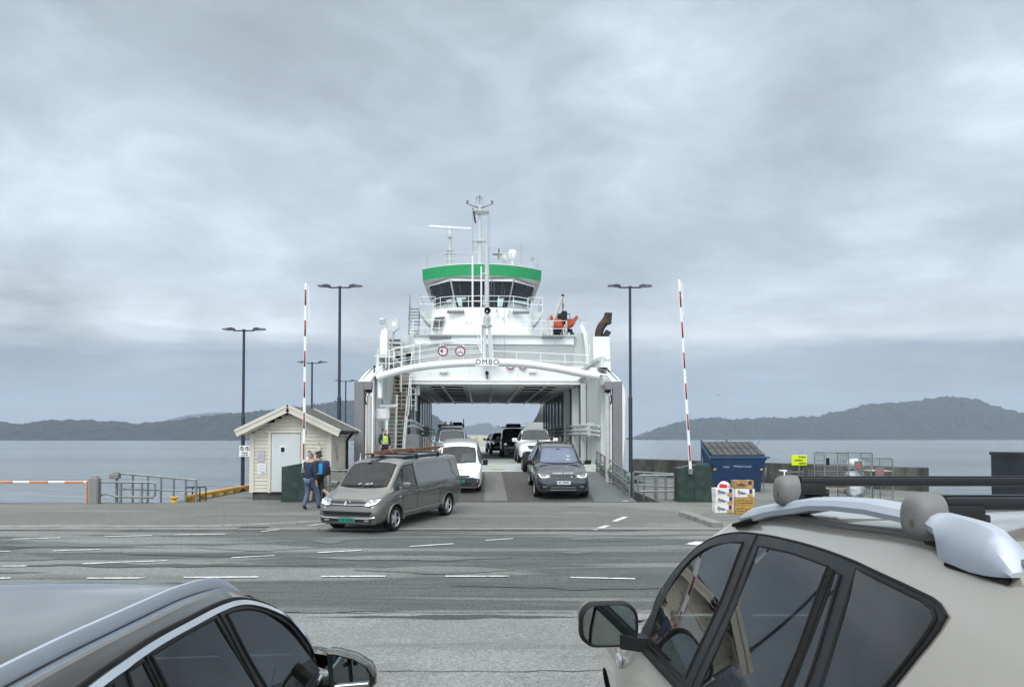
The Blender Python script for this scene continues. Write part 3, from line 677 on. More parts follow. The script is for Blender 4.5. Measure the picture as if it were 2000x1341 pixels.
# gate frames
def gate(x, s, label):
    g = thing('ramp_gate_frame', label, 'gate frame', (x, 30.2, -.4), 0, 'grey ramp gate frames')
    mb = MB(); H = 4.93
    mb.box((0, 0, H/2), (.37, .42, H), None, .015); mb.box((-s*.33, 0, H-.16), (.29, .418, .32), None, .012); mb.build('frame', M_GATE, g, smooth=0)
    mb = MB(); mb.cyl((-s*.36, 0, .3), (-s*.36, 0, H-.55), .10, n=14); mb.cyl((-s*.36, 0, H-.55), (-s*.36, 0, H-.36), .05, n=10); mb.build('hydraulic_ram', mat('cream_ram_paint', (.52, .51, .46), .45, 0, .06, 2, dirt=(.3, .28, .24), damt=.5), g)
    mb = MB(); mb.box((-s*.36, -.02, H-.38), (.24, .2, .10), None, .02); mb.tube(arc((-s*.30, -.18, H-.42), (-s*.2, -.25, H-.7), (-s*.28, -.12, H-.9), 6), .025, 6); mb.build('bracket', M_BLACK, g)
    mb = MB()
    for k in range(2): mb.tube(arc((s*.0, -.25-.02*k, 1.4), (-s*.25, -.35, 1.0+.1*k), (-s*.36, -.16, 1.25), 8), .02, 6)
    mb.build('hose', M_STEEL, g)
gate(at(703, 800, 30.2).x, -1, 'tall grey steel gate frame with cream ram, next to the hut')
gate(at(1205, 800, 30.2).x, 1, 'tall grey steel gate frame with cream ram, by the ramp guard rail')
# =================================================================== CAR FERRY
FO = Vector((-.9, 36, 0)); FR = R(2.3)
ferry = thing('car_ferry', 'white car ferry with green wheelhouse band and open bow moored at the ramp', 'ferry', FO, FR)
_ca, _sa = math.cos(FR), math.sin(FR)
def toL(p): d = Vector(p)-FO; return Vector((d.x*_ca+d.y*_sa, -d.x*_sa+d.y*_ca, d.z))
def toW(p): return Vector((p[0]*_ca-p[1]*_sa, p[0]*_sa+p[1]*_ca, p[2]))+FO
def FL(px, py, yl):
    """ferry-frame point seen at a photo pixel, in the cross plane yl metres aft of the bow arch"""
    c = at(0, 0, 1); 
    a, b = at(px, py, 10), at(px, py, 90); la, lb = toL(a), toL(b)
    f = (yl-la.y)/(lb.y-la.y); return la.lerp(lb, f)
DZ = 1.05; CEIL = 5.41; UP = 6.45
def fpart(name, mb, m, parent=None, smooth=35): return mb.build(name, m, parent or ferry, smooth)
# hull and deck
mb = MB()
rings = []
for yl, hw in ((.6, 5.0), (2.5, 6.1), (6, 6.55), (20, 6.6), (50, 6.6), (56, 6.0), (59, 4.6)):
    rings.append([Vector(v) for v in ((-hw, yl, .95), (hw, yl, .95), (hw-.05, yl, -.6), (hw*.8, yl, -2.6), (-hw*.8, yl, -2.6), (-hw+.05, yl, -.6))])
mb.loft(rings); hull = fpart('hull', mb, M_WHITE)
mb = MB(); mb.quadbox(-6.15, 6.15, .3, 57, .955, DZ); fpart('car_deck', mb, M_DECK, smooth=0)
mb = MB(); strip(mb, [(-4.3, 4.4, -2.75, rz(33.2)+.012), (-4.9, 5.0, .297, DZ)], .18); fp = fpart('bow_flap', mb, M_DECK, smooth=0)
mb = MB(); mb.box((0, -2.69, rz(33.2)+.03), (8.6, .07, .012), (.06, 0, 0)); mb.box((0, .33, DZ+.006), (9.9, .10, .006)); fpart('edge_plate', mb, M_WHITE, fp, 0)
M_YMARK = mat('yellow_deck_marking', (.58, .45, .05), .7, 0, .2, 5, dirt=(.33, .35, .33), dscale=6, damt=.8, dlow=.45, dhigh=.6)
mb = MB()
for pts in ([(-.15, -1.6), (.55, -1.4)], [(-.1, -1.62), (.5, -2.1)], [(.95, 4.5), (1.9, .2)], [(2.1, .6), (1.8, 6)], [(4.4, -1.9), (4.9, -1.2)]):
    a, b = pts; d = (Vector(b)-Vector(a)).normalized(); s_ = Vector((-d.y, d.x))*.06
    f = lambda q: DZ+.012 if q[1] > .3 else float(np.interp(q[1], [-2.75, .297], [rz(33.2)+.012, DZ]))+.02
    mb.bm.faces.new([mb.bm.verts.new((v[0], v[1], f(v))) for v in (Vector(a)-s_, Vector(b)-s_, Vector(b)+s_, Vector(a)+s_)])
fpart('deck_marking', mb, M_YMARK, smooth=0)
# bow cheeks
def cheek(outl, inner, name):
    mb = MB(); prof = [FL(a, b, .6) for a, b in outl]
    pts = [(p.x, p.z) for p in crom([(p.x, p.z, 0) for p in prof], 6) for p in [Vector((p.x, p.y, p.y))]]
    poly = pts+[(inner, pts[-1][1]), (inner, pts[0][1])]
    s = 1 if inner > 0 else -1
    rings = []
    for yl, sh in ((.35, .14), (.6, .0), (9, -.02), (30, -.05)):
        rings.append([Vector((x-s*sh if abs(x) > abs(inner)+.05 else x, yl, z)) for x, z in poly])
    mb.loft(rings); return fpart(name, mb, M_WHITE, smooth=50)
cheek([(735, 715), (722, 721), (706, 736), (695, 756), (692, 780), (694, 806), (700, 840), (706, 880), (708, 910), (710, 960)], -5.62, 'bow_cheek')
cheek([(1166, 718), (1192, 725), (1209, 739), (1220, 757), (1225, 780), (1224, 815), (1224, 850), (1222, 880), (1220, 910), (1219, 960)], 5.45, 'bow_cheek')
mb = MB(); p = FL(1221, 905, .5); mb.box((6.42, 3.2, .2), (.05, 5.0, 1.1)); fpart('hull_stripe', mb, M_GREEN, hull, 0)
# inner bow walls and structure beside the lane
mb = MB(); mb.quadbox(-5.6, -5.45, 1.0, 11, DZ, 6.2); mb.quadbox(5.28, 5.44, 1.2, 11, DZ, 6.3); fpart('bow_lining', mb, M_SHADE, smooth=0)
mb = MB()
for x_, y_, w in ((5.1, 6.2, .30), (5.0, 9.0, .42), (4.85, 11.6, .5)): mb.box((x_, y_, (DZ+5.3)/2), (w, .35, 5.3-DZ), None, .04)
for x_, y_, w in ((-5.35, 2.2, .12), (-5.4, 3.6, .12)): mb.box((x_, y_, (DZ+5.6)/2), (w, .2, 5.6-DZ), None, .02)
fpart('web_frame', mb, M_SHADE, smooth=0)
mb = MB()
for z_ in (2.55, 2.75, 3.0):
    mb.tube([(5.2, 1.2, z_-.1), (4.95, 4, z_), (4.7, 12, z_+.02), (4.75, 31, z_)], .06, 7)
    mb.tube([(-3.9, 8.4, z_+.05), (-4.3, 12, z_+.05), (-4.5, 31, z_)], .06, 7)
for i in range(9):
    y_ = 3+i*2.2; mb.box((5.05, y_, 2.78), (.35, .10, .7)); 
    if y_ > 8: mb.box((-4.55, y_, 2.82), (.35, .10, .7))
mb.tube(arc((-5.2, 6.6, 2.9), (-4.5, 5.2, 3.6), (-3.95, 8.3, 3.0), 10), .07, 7); mb.tube(arc((-5.2, 6.8, 2.7), (-4.3, 5.0, 3.2), (-3.9, 8.4, 2.8), 10), .07, 7)
fpart('fender_pipe', mb, M_SHADE)
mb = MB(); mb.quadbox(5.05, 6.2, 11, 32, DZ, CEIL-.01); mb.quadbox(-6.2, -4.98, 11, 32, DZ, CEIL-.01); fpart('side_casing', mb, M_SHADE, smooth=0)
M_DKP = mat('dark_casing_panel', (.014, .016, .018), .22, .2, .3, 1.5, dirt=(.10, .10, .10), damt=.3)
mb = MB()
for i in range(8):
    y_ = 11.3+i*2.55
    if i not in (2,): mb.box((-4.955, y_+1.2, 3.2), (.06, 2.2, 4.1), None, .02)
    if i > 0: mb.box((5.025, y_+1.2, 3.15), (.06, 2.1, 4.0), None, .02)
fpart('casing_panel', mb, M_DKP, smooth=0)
mb = MB()
for i in range(9):
    y_ = 11.2+i*2.55; mb.box((-4.95, y_, 3.2), (.13, .14, 4.3)); mb.box((5.0, y_, 3.2), (.14, .16, 4.3))
fpart('casing_frame', mb, mat('dark_grey_casing_frame', (.09, .095, .095), .4, .2, .2, 3), smooth=0)
mb = MB(); mb.quadbox(-5.0, -4.1, 8.0, 10.6, DZ, 2.55, .05); fpart('deck_locker', mb, M_SHADE, smooth=0)
mb = MB(); mb.quadbox(-4.5, -3.75, 9.3, 31, DZ+.02, 1.2); mb.quadbox(4.5, 5.0, 9.5, 31, DZ+.02, 1.2); fpart('deck_kerb', mb, M_DECK, smooth=0)
# deckhead over the car lanes
mb = MB(); mb.quadbox(-5.2, 5.66, 8.15, 32, CEIL+.12, CEIL+.5); dh = fpart('deckhead', mb, M_WHITE, smooth=0)
mb = MB()
for i in range(58): y_ = 8.5+i*.405; mb.box((.2, y_, CEIL+.05), (10.6, .06, .13))
for i in range(7): x_ = -4.3+i*1.5; mb.box((x_, 20, CEIL+.02), (.14, 23.4, .24))
fpart('deck_beam', mb, M_WHITE, dh, 0)
mb = MB()
for x_ in (-2.6, 3.0):
    for i in range(8): mb.box((x_, 10.2+i*2.6, CEIL-.02), (1.9, .8, .05))
fpart('vent_grille', mb, M_DARK, dh, 0)
mb = MB(); mb.box((.25, 8.05, 5.93), (10.9, .16, 1.06)); mb.box((.25, 8.0, 5.44), (10.9, .4, .09)); mb.box((.25, 8.0, 5.62), (10.9, .3, .05)); fpart('front_beam', mb, M_WHITE, smooth=0)
mb = MB(); 
for px in (817,): p = FL(px, 755, 8.2); mb.box((p.x, 8.2, 5.15), (.2, .2, .75)); mb.box((p.x, 8.15, 5.43), (.7, .1, .1)); 
for px in (866, 1040): p = FL(px, 727, 7.9); mb.box(p, (.42, .12, .09), None, .01); mb.tube([p+Vector((.2, 0, 0)), p+Vector((.3, -.1, .05)), p+Vector((.22, -.05, .18))], .02, 5)
fpart('bracket', mb, M_SHADE, smooth=0)
mb = MB(); p = FL(951, 728, 7.9); mb.cyl(p+Vector((0, .05, 0)), p+Vector((0, -.25, -.02)), .09, .11, 12); mb.box(p+Vector((0, -.02, -.2)), (.08, .08, .25)); fpart('deck_camera', mb, M_BLACK)
mb = MB(); p = FL(1150, 742, 6); mb.box(p, (.14, .2, .42), None, .01); fpart('speaker_box', mb, M_BLACK, smooth=0)
# bow arch pipe
mb = MB(); P = [(736, 738), (752, 732), (785, 723), (820, 716.5), (860, 712), (905, 709), (950, 708), (1000, 709), (1045, 713), (1090, 720), (1130, 728), (1170, 735)]
mb.tube(crom([FL(a, b, 0) for a, b in P], 4), .175, 16); archp = fpart('bow_arch', mb, M_WHITE, smooth=60)
mb = MB()
for px, py in ((740, 720), (1160, 722), (1185, 735)):
    p = FL(px, py, .3); mb.box(p+Vector((0, .6, -.15)), (.35, 1.2, .5), None, .05)
p = FL(742, 755, .2); mb.box(p+Vector((0, .2, 0)), (.2, .5, 1.1), None, .03); fpart('arch_foot', mb, M_WHITE, smooth=0)
mb = MB(); mb.tube([FL(a, b, .1) for a, b in ((1160, 723), (1172, 731), (1186, 733), (1197, 748))], .06, 8); mb.tube([FL(a, b, .3) for a, b in ((722, 745), (738, 722), (747, 713))], .05, 8); fpart('guide_pipe', mb, M_WHITE)
# name board and warning roundels
mb = MB(); p = FL(951.5, 707, -.22); mb.box(p, (1.08, .04, .37), None, .006); nb = fpart('name_board', mb, M_PLATEW, smooth=0)
text('lettering', 'OMBO', .36, M_INK, nb, p+Vector((0, -.024, -.005)), bold=.0, spacing=1.25, sx=.92)
def roundel(px, py, yl, r, kind):
    c = FL(px, py, yl); Mr = Matrix.Translation(c) @ Euler((R(90), 0, 0)).to_matrix().to_4x4()
    mb = MB(); mb.lathe([(0, -.02), (r, -.02), (r, .0), (0, .0)], n=28, M=Mr); d = fpart('round_sign', mb, M_PLATEW, smooth=30)
    mb = MB(); mb.tube([c+Vector((r*.86*math.cos(a), -.008, r*.86*math.sin(a))) for a in [i*math.pi/16 for i in range(32)]], .032, 6, closed=True)
    if kind == 4:
        for s in (1, -1): mb.prism([(c.x-.05, c.z+s*r*.8), (c.x+.05, c.z+s*r*.8), (c.x, c.z+s*r*.55)], 'y', c.y-.02, c.y-.006)
    fpart('rim', mb, M_RED, d)
    if kind == 4:
        text('lettering', '4', .24, M_INK, d, c+Vector((-.06, -.012, 0)), bold=.009); text('lettering', ',2m', .11, mat('faded_print', (.40, .42, .50)), d, c+Vector((.08, -.012, 0)))
    else:
        mb = MB(); mb.box(c+Vector((0, -.012, -.055)), (.2, .01, .02)); mb.box(c+Vector((-.085, -.013, -.055)), (.05, .012, .07), None, .004); mb.box(c+Vector((.085, -.013, -.055)), (.05, .012, .07), None, .004); mb.box(c+Vector((0, -.012, 0)), (.014, .01, .1)); fpart('pictogram', mb, M_INK, d, 0)
        text('lettering', '8t', .1, mat('faded_print', (.40, .42, .50)), d, c+Vector((0, -.012, .085)))
    mb = MB(); mb.cyl(c+Vector((0, .02, -r*1.3)), c+Vector((0, .02, r*1.5)), .02, n=6); fpart('stem', mb, M_WHITE, d)
roundel(865, 685.5, -.05, .25, 4); roundel(899, 685.5, -.05, .25, 8)
roundel(996.5, 713, 7.85, .25, 4); roundel(1021, 713, 7.85, .25, 8)
# arch walkway and its curved rails
mb = MB(); W = [(763, 724), (785, 718), (820, 711), (860, 706.5), (905, 703), (945, 702)]
mb.loft([[v+Vector((0, dy, dz)) for dy, dz in ((.0, 0), (.55, 0), (.55, -.05), (0, -.05))] for v in crom([FL(a, b, .25) for a, b in W], 3)]); fpart('arch_walkway', mb, M_BLACK, smooth=0)
mb = MB(); T = crom([FL(a, b, .3) for a, b in [(760, 684), (785, 678), (820, 672), (860, 666), (905, 662.5), (945, 661)]], 4)
for k, r_ in ((0, .026), (.33, .018), (.66, .018)): mb.tube([p-Vector((0, 0, k)) for p in T], r_, 6)
for i in range(0, len(T), 4): mb.cyl(T[i], T[i]-Vector((0, 0, 1.05)), .026, n=6)
for p in (T[-1],): mb.cyl(p, p-Vector((0, 0, 1.05)), .026, n=6)
T2 = crom([FL(a, b, .9) for a, b in [(765, 682), (820, 675), (880, 667), (945, 664)]], 4)
for k in (0, .5): mb.tube([p-Vector((0, 0, k)) for p in T2], .018, 6)
fpart('railing', mb, M_WHITE)
mb = MB(); g1 = [FL(738, 718, .5), FL(763, 718, .5)]
for q in (FL(738, 683, .5), FL(738, 697, .5), FL(738, 709, .5)): mb.tube([q, q+Vector((.75, .1, 0)), q+Vector((.8, 4, 0))], .022, 6)
for dx in (0, .38, .75): mb.cyl(FL(738, 683, .5)+Vector((dx, 0, 0)), FL(738, 719, .5)+Vector((dx, 0, 0)), .024, n=6)
fpart('railing', mb, M_WHITE)
# upper side decks and stairs on the left
mb = MB(); mb.quadbox(-5.7, -4.9, 1.2, 20, UP-.22, UP-.1); mb.quadbox(5.2, 5.6, 1.6, 20, UP-.3, UP-.14); fpart('upper_deck', mb, M_SHADE, smooth=0)
mb = MB()
for f0, z0, y0, z1, y1, n in ((0, DZ, 3.2, 3.55, 5.3, 12), (1, 3.6, 5.6, UP-.1, 8.2, 12)):
    for i in range(n):
        t_ = (i+.6)/n; mb.box((-5.0+.04*f0, y0+(y1-y0)*t_, z0+(z1-z0)*t_), (.92, .24, .045))
st = fpart('stair_tread', mb, mat('cream_stair_tread', (.60, .52, .36), .6, 0, .1, 4, dirt=(.35, .28, .2), damt=.5), smooth=0)
mb = MB(); mb.box((-5.0, 5.75, 3.56), (1.0, 1.2, .05)); mb.box((-5.0, 8.35, 4.9), (.98, .06, 2.9)); fpart('stair_landing', mb, mat('rust_tinted_panel', (.20, .16, .11), .7, 0, .3, 3), smooth=0)
mb = MB()
for x_ in (-5.5, -4.52): mb.tube([(x_, 3.2, DZ), (x_, 5.3, 3.55), (x_, 5.9, 3.6), (x_, 8.2, UP-.1)], .05, 6); mb.tube([(x_, 3.2, DZ+.95), (x_, 5.3, 4.5), (x_, 5.9, 4.55), (x_, 8.2, UP+.8)], .025, 6)
for x_ in (-5.5, -4.52):
    for y_, z_ in ((3.2, DZ), (4.2, 2.3), (5.3, 3.55), (5.9, 3.6), (7, 5.0)): mb.cyl((x_, y_, z_), (x_, y_, z_+.95), .022, n=6)
mb.cyl(FL(772, 875, 3.0), FL(775, 770, 3.0), .055, n=8); mb.cyl(FL(783, 765, 5), FL(783, 705, 5), .06, n=8)
fpart('stair_rail', mb, M_WHITE)
mb = MB(); c0 = FL(784, 800, 7)
for k in range(4): q = c0+Vector((0, 0, .25+.32*k)); mb.tube([q, q+Vector((.55, 0, 0)), q+Vector((.72, .5, 0)), q+Vector((.72, 1.6, 0))], .028, 6)
for dx, dy in ((0, 0), (.28, 0), (.55, 0), (.72, .5), (.72, 1.0), (.72, 1.6)): mb.cyl(c0+Vector((dx, dy, 0)), c0+Vector((dx, dy, 1.22)), .028, n=6)
fpart('cage_railing', mb, M_WHITE)
mb = MB(); q = FL(742, 793, 1.0); mb.tube([q, q+Vector((.85, 0, 0.02))], .06, 8); mb.cyl(q+Vector((.35, 0, 0)), q+Vector((.3, 0, -2.6)), .07, n=8); mb.box(q+Vector((.1, .1, -.4)), (.7, .5, .6), None, .12); fpart('mooring_fitting', mb, M_WHITE)
# left fin, lockers, flood light
mb = MB(); mb.loft([[FL(a, b, y_) for a, b in ((742, 712), (742, 660), (745, 645), (752, 640), (757, 645), (756, 712))] for y_ in (4.0, 7.5)]); fpart('vent_fin', mb, M_WHITE, smooth=40)
mb = MB(); mb.loft([[FL(a, b, y_) for a, b in ((759, 715), (759, 660), (784, 660), (784, 715))] for y_ in (8.3, 12)]); mb.loft([[FL(a, b, y_) for a, b in ((786, 715), (786, 656), (810, 656), (810, 715))] for y_ in (9.2, 14)])
lk = fpart('deck_house', mb, M_SHADE, smooth=0)
mb = MB(); a = FL(799, 697, 9.0); mb.box(a, (.35, .06, .55)); a = FL(779, 706, 8.2); mb.box(a, (.35, .06, .9))
for k in range(3): a = FL(771, 664+k*9, 8.27); mb.box(a, (.62, .05, .06))
fpart('locker_opening', mb, M_DARK, lk, 0)
mb = MB(); c = FL(769.5, 634, 6); mb.prism([(c.x-.28, c.z-.22), (c.x-.05, c.z-.45), (c.x+.28, c.z-.22), (c.x+.28, c.z+.3), (c.x-.28, c.z+.3)], 'y', 5.8, 6.1); mb.cyl((c.x, 6, c.z-.4), (c.x-.15, 6, c.z-1.3), .05)
dv = fpart('davit_plate', mb, M_SHADE, smooth=0); mb = MB(); mb.lathe([(0, -.02), (.13, -.02), (.13, 0), (0, 0)], M=Matrix.Translation((c.x+.03, 5.795, c.z+.02)) @ Euler((R(90), 0, 0)).to_matrix().to_4x4()); fpart('porthole', mb, M_PLATEW, dv)
mb = MB(); c = FL(747, 627, 5); mb.box(c, (.3, .2, .3), (R(20), 0, R(-20)), .03); mb.cyl(c, c+Vector((.1, 0, -.35)), .03); mb.tube([c+Vector((.1, 0, -.35)), FL(757, 636, 5), FL(757, 712, 5)], .045, 7); fpart('flood_light', mb, M_SHADE, smooth=0)
# second tier of the house
x0, x1 = FL(810, 690, 9.3).x, FL(1121, 690, 9.3).x
z8, z7 = FL(900, 656, 9.3).z, FL(900, 672, 9.3).z
mb = MB(); mb.prism([(9.2, z7), (9.2, z8), (26, z8), (26, UP-.2), (10.1, UP-.2), (9.4, z7-.04)], 'x', x0, x1); t2 = fpart('superstructure', mb, M_WHITE, smooth=0)
mb = MB(); mb.prism([(9.37, z7-.05), (10.05, UP-.1), (9.98, UP-.1), (9.30, z7-.05)], 'x', x0+.02, x1-.02); fpart('lower_front_panel', mb, mat('pale_grey_front', (.60, .62, .615), .5, 0, .05, .8, dirt=(.5, .5, .48), damt=.3, dstretch=(1, 1, .3)), t2, 0)  # lower part of the front, greyer than the white above
mb = MB(); mb.box(((x0+x1)/2, 9.3, z8+.03), (x1-x0+.15, .5, .07)); fpart('deck_edge', mb, M_SHADE, t2, 0)
mb = MB(); rail(mb, [(x0-.9, 15, z8+.02), (x0-.1, 9.5, z8+.02), (x1-.4, 9.5, z8+.02), (x1-.2, 15, z8+.02)], .95, (1, .5), .018, 1.45); fpart('railing', mb, M_WHITE)
def light_bar(px0, px1, py, yl):
    a, b = FL(px0, py, yl), FL(px1, py, yl); mb = MB(); mb.tube([a, b], .06, 7); mb.tube([a+Vector((0, -.08, .07)), b+Vector((0, -.08, .07))], .025, 6)
    for i in range(7): q = a.lerp(b, (i+.5)/7); mb.box(q+Vector((0, .05, .05)), (.05, .3, .22)); mb.box(q+Vector((0, -.06, 0)), (.09, .07, .12))
    fpart('light_bar', mb, M_STEEL)
light_bar(838, 880, 659, 8.95); light_bar(1059, 1101, 659, 8.95); light_bar(873, 907, 610, 11.6); light_bar(1001, 1034, 611, 11.75)
mb = MB()
for px, py in ((814, 653), (1117, 651)): q = FL(px, py, 9.2); mb.box(q, (.22, .2, .12), None, .02)
fpart('deck_camera', mb, M_BLACK)
# third tier: rounded front
CX = -.5
def ring_plan(hw, yf, z, sag=1.7, yb=20, n=15):
    out_ = []
    for i in range(n+1):
        a = -1+2*i/n; out_.append(Vector((CX+hw*a, yf+sag*(1-math.sqrt(max(0, 1-(abs(a)**2.4)*.95))), z)))
    return out_+[Vector((CX+hw, yb, z)), Vector((CX-hw, yb, z))]
zt3 = FL(945, 600, 11.6).z
mb = MB(); mb.loft([ring_plan(3.28, 11.5, z8+.03), ring_plan(3.2, 11.65, zt3)]); t3 = fpart('bridge_house', mb, M_WHITE, smooth=40)
mb = MB()
for (a, b, c_, d_) in (((849, 620), (868, 618), (864, 630), (846, 632)), ((846, 634), (863, 632), (861, 641), (844, 643))):
    mb.loft([[FL(px, py, y_) for px, py in (a, b, c_, d_)] for y_ in (11.75, 13.4)])
fpart('louvre', mb, mat('dark_grey_louvre', (.09, .10, .10), .5, 0, .15, 8), t3, 0)
mb = MB()
for px, py in ((970, 605), (995, 607), (972, 617), (993, 616), (983, 621)): q = FL(px, py, 11.62); mb.box(q, (.12, .25, .16), None, .02)
q = FL(916, 633, 9.6); mb.cyl(q, q+Vector((0, 0, -.6)), .02); mb.box(q+Vector((-.14, 0, .08)), (.14, .1, .1)); mb.box(q+Vector((.14, 0, .08)), (.1, .1, .08)); mb.tube([q+Vector((-.14, 0, .05)), q, q+Vector((.14, 0, .05))], .02, 5)
fpart('deck_fitting', mb, M_SHADE)
# wheelhouse with outward leaning windows
zb, zt = FL(945, 601, 12.0).z, FL(945, 545, 12.0).z
def wh(z, k):
    """plan of the window band; k=0 sill, 1 head"""
    e = .42*k; f = -.30*k
    half = [(1.60+e*.9, 12.35+f), (2.98+e, 14.0+f*.6), (2.75+e, 19.0)]
    L_ = [(CX-a, b) for a, b in half][::-1]+[(CX+a, b) for a, b in half]
    return [Vector((a, b, z)) for a, b in L_]
mb = MB(); mb.loft([wh(zt3-.02, -.02), wh(zb+.25, .12), wh(zt+.05, 1.0)]); whs = fpart('wheelhouse', mb, M_SHADE, smooth=0)
def pane(P, a0, a1, z0, z1, name='window'):
    """glass between fractions a0..a1 along the wall edge P (two plan indices)"""
    i, j = P; k0, k1 = (z0-zb)/(zt-zb), (z1-zb)/(zt-zb)
    A0, A1 = wh(z0, k0)[i], wh(z0, k0)[j]; B0, B1 = wh(z1, k1)[i], wh(z1, k1)[j]
    q = [A0.lerp(A1, a0), A0.lerp(A1, a1), B0.lerp(B1, a1), B0.lerp(B1, a0)]
    n = (q[1]-q[0]).cross(q[3]-q[0]).normalized(); c = sum(q, Vector())/4
    if (c-Vector((CX, 16, c.z))).dot(n) < 0: n = -n
    mb = MB(); mb.loft([[v+n*.004 for v in q], [v+n*.035 for v in q]]); return fpart(name, mb, M_DARKGLASS, whs, 0), q, n
wins = []
for P, a0, a1, z0 in (((2, 3), .015, .335, zb+.12), ((2, 3), .355, .645, zb+.12), ((2, 3), .665, .985, zb+.12), ((1, 2), .06, .95, zb+.45), ((3, 4), .05, .94, zb+.45), ((0, 1), .5, .95, zb+.45), ((4, 5), .05, .5, zb+.45)):
    o, q, n = pane(P, a0, a1, z0, zt-.12); wins.append((o, q, n))
    mb = MB(); cc = sum(q, Vector())/4
    mb.tube([v+n*.04 for v in q], .025, 5, closed=True); fpart('frame', mb, M_BLACK, o)
    mb = MB(); mb.loft([[q[3].lerp(q[0], f)+n*w for f, w in ((-.06, .05), (-.06, .18), (.0, .18), (.0, .05))], [q[2].lerp(q[1], f)+n*w for f, w in ((-.06, .05), (-.06, .18), (.0, .18), (.0, .05))]]); fpart('wiper_box', mb, M_WHITE, o, 0)
    w = MB(); k = random.uniform(.25, .7); p_ = q[3].lerp(q[2], k)+n*.06; w.cyl(p_, q[0].lerp(q[1], k+.05).lerp(p_, .45)+n*.06, .012, n=4); fpart('wiper', w, M_STEEL, o)
# interior consoles seen through the glass as pale shapes: mint sheets added on the pane's outer face
M_MINT = mat('pale_mint_console', (.50, .66, .63), .5, 0, .1, 3)
for idx, poly in ((0, [(.12, .02), (.33, .02), (.36, .55), (.62, .6), (.62, .75), (.05, .72)]), (2, [(.42, .0), (.72, .0), (.72, .7), (.36, .66)]), (4, [(.08, .03), (.9, .06), (.9, .42), (.05, .25)]), (3, [(.7, .06), (.95, .12), (.95, .3), (.62, .3)])):
    o, q, n = wins[idx]; mb = MB()
    P = [q[0].lerp(q[1], u).lerp(q[3].lerp(q[2], u), v*.5) for u, v in poly]
    mb.loft([[p+n*.0365 for p in P], [p+n*.042 for p in P]]); fpart('console_shape', mb, M_MINT, o, 0)
# roof band
def band(hw, yf, z, sag=1.75, n=28):
    Rr = (hw*hw+sag*sag)/(2*sag); out_ = []
    for i in range(n+1):
        x_ = -hw+2*hw*i/n; out_.append(Vector((CX+x_, yf+Rr-math.sqrt(Rr*Rr-x_*x_), z)))
    return out_+[Vector((CX+hw, 21, z)), Vector((CX-hw, 21, z))]
zbt = FL(945, 517.5, 12).z; zbb = FL(945, 538.5, 12).z
mb = MB(); mb.loft([band(3.82, 11.75, zbb), band(3.86, 11.7, zbt)]); bo = fpart('roof_band', mb, M_GREEN, smooth=40)
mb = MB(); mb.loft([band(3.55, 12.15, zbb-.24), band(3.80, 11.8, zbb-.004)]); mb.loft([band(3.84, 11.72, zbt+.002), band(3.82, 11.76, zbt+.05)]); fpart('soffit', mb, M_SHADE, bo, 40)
mb = MB(); B = band(3.7, 11.95, zbt+.05)
for k in (.78, .4): mb.tube([v+Vector((0, 0, k)) for v in B], .017, 5, closed=True)
for i in range(0, len(B), 3): mb.cyl(B[i], B[i]+Vector((0, 0, .78)), .017, n=5)
fpart('roof_railing', mb, M_SHADE)
# bridge wing platforms, rails and outside stair
mb = MB(); zw = FL(830, 612, 14).z
for s, px in ((-1, 822), (1, 1058)):
    e = FL(px, 600, 14).x; i_ = CX+s*3.1; mb.loft([[Vector((i_, y_, zw)), Vector((e, y_, zw)), Vector((e, y_, zw-.12)), Vector((i_+s*.3, y_, zw-.8)), Vector((i_, y_, zw-.9))] for y_ in (13.2, 17)])
fpart('bridge_wing', mb, M_SHADE, smooth=0)
mb = MB()
for s, px in ((-1, 822), (1, 1058)):
    e = FL(px, 600, 14).x; i_ = CX+s*3.0; rail(mb, [(i_, 13.2, zw), (e, 13.2, zw), (e, 17, zw)], .95, (1, .5), .02, .9)
Wf = [FL(a, b, y_) for a, b, y_ in ((846, 606, 12.7), (860, 601, 12.1), (885, 599, 11.8), (945, 598, 11.7), (1003, 599, 11.8), (1030, 603, 12.1), (1038, 606, 12.7))]
rail(mb, Wf, .66, (1, .5), .02, .8)
fpart('bridge_railing', mb, M_WHITE)
mb = MB(); a, b = FL(823, 604, 14.5), FL(804, 656, 14.5)
for i in range(9): q = b.lerp(a, i/8); mb.box((a.x-.42, 13.6+i*.1, b.z+(a.z-b.z)*i/8), (.62, .2, .05))
for dx in (-.75, -.1): mb.cyl((a.x+dx, 13.5, b.z), (a.x+dx, 14.5, a.z), .04); mb.cyl((a.x+dx, 13.5, b.z+.9), (a.x+dx, 14.5, a.z+.9), .025); mb.cyl((a.x+dx, 14.5, a.z-.3), (a.x+dx, 14.5, a.z+.95), .03)
fpart('outside_stair', mb, M_STEEL, smooth=0)
# radar
rm = MB(); b = FL(878, 520, 15); t_ = FL(879, 461, 15); rm.cyl(b, t_, .13, .09, 12)
for f, w in ((.2, .5), (.52, .42), (.42, .95)): q = b.lerp(t_, f); rm.box(q, (w, .3, .04)); 
for f, s in ((.1, -1), (.38, -1)): q = b.lerp(t_, f); rm.tube([q+Vector((s*(.2+.1*math.cos(a)), 0, .12*math.sin(a))) for a in [i*math.pi/6 for i in range(12)]], .03, 5, closed=True)
ra = fpart('radar_mast', rm, M_SHADE)
rm = MB(); rm.box(t_+Vector((0, 0, .1)), (.34, .4, .45), None, .08, 2); rm.cyl(t_+Vector((0, 0, .3)), t_+Vector((0, 0, .5)), .16, n=14); fpart('gearbox', rm, M_SHADE, ra)
rm = MB(); rm.box(t_+Vector((0, 0, .57)), (3.0, .16, .16), (0, R(-3.5), R(22)), .05, 2); fpart('scanner', rm, M_WHITE, ra)
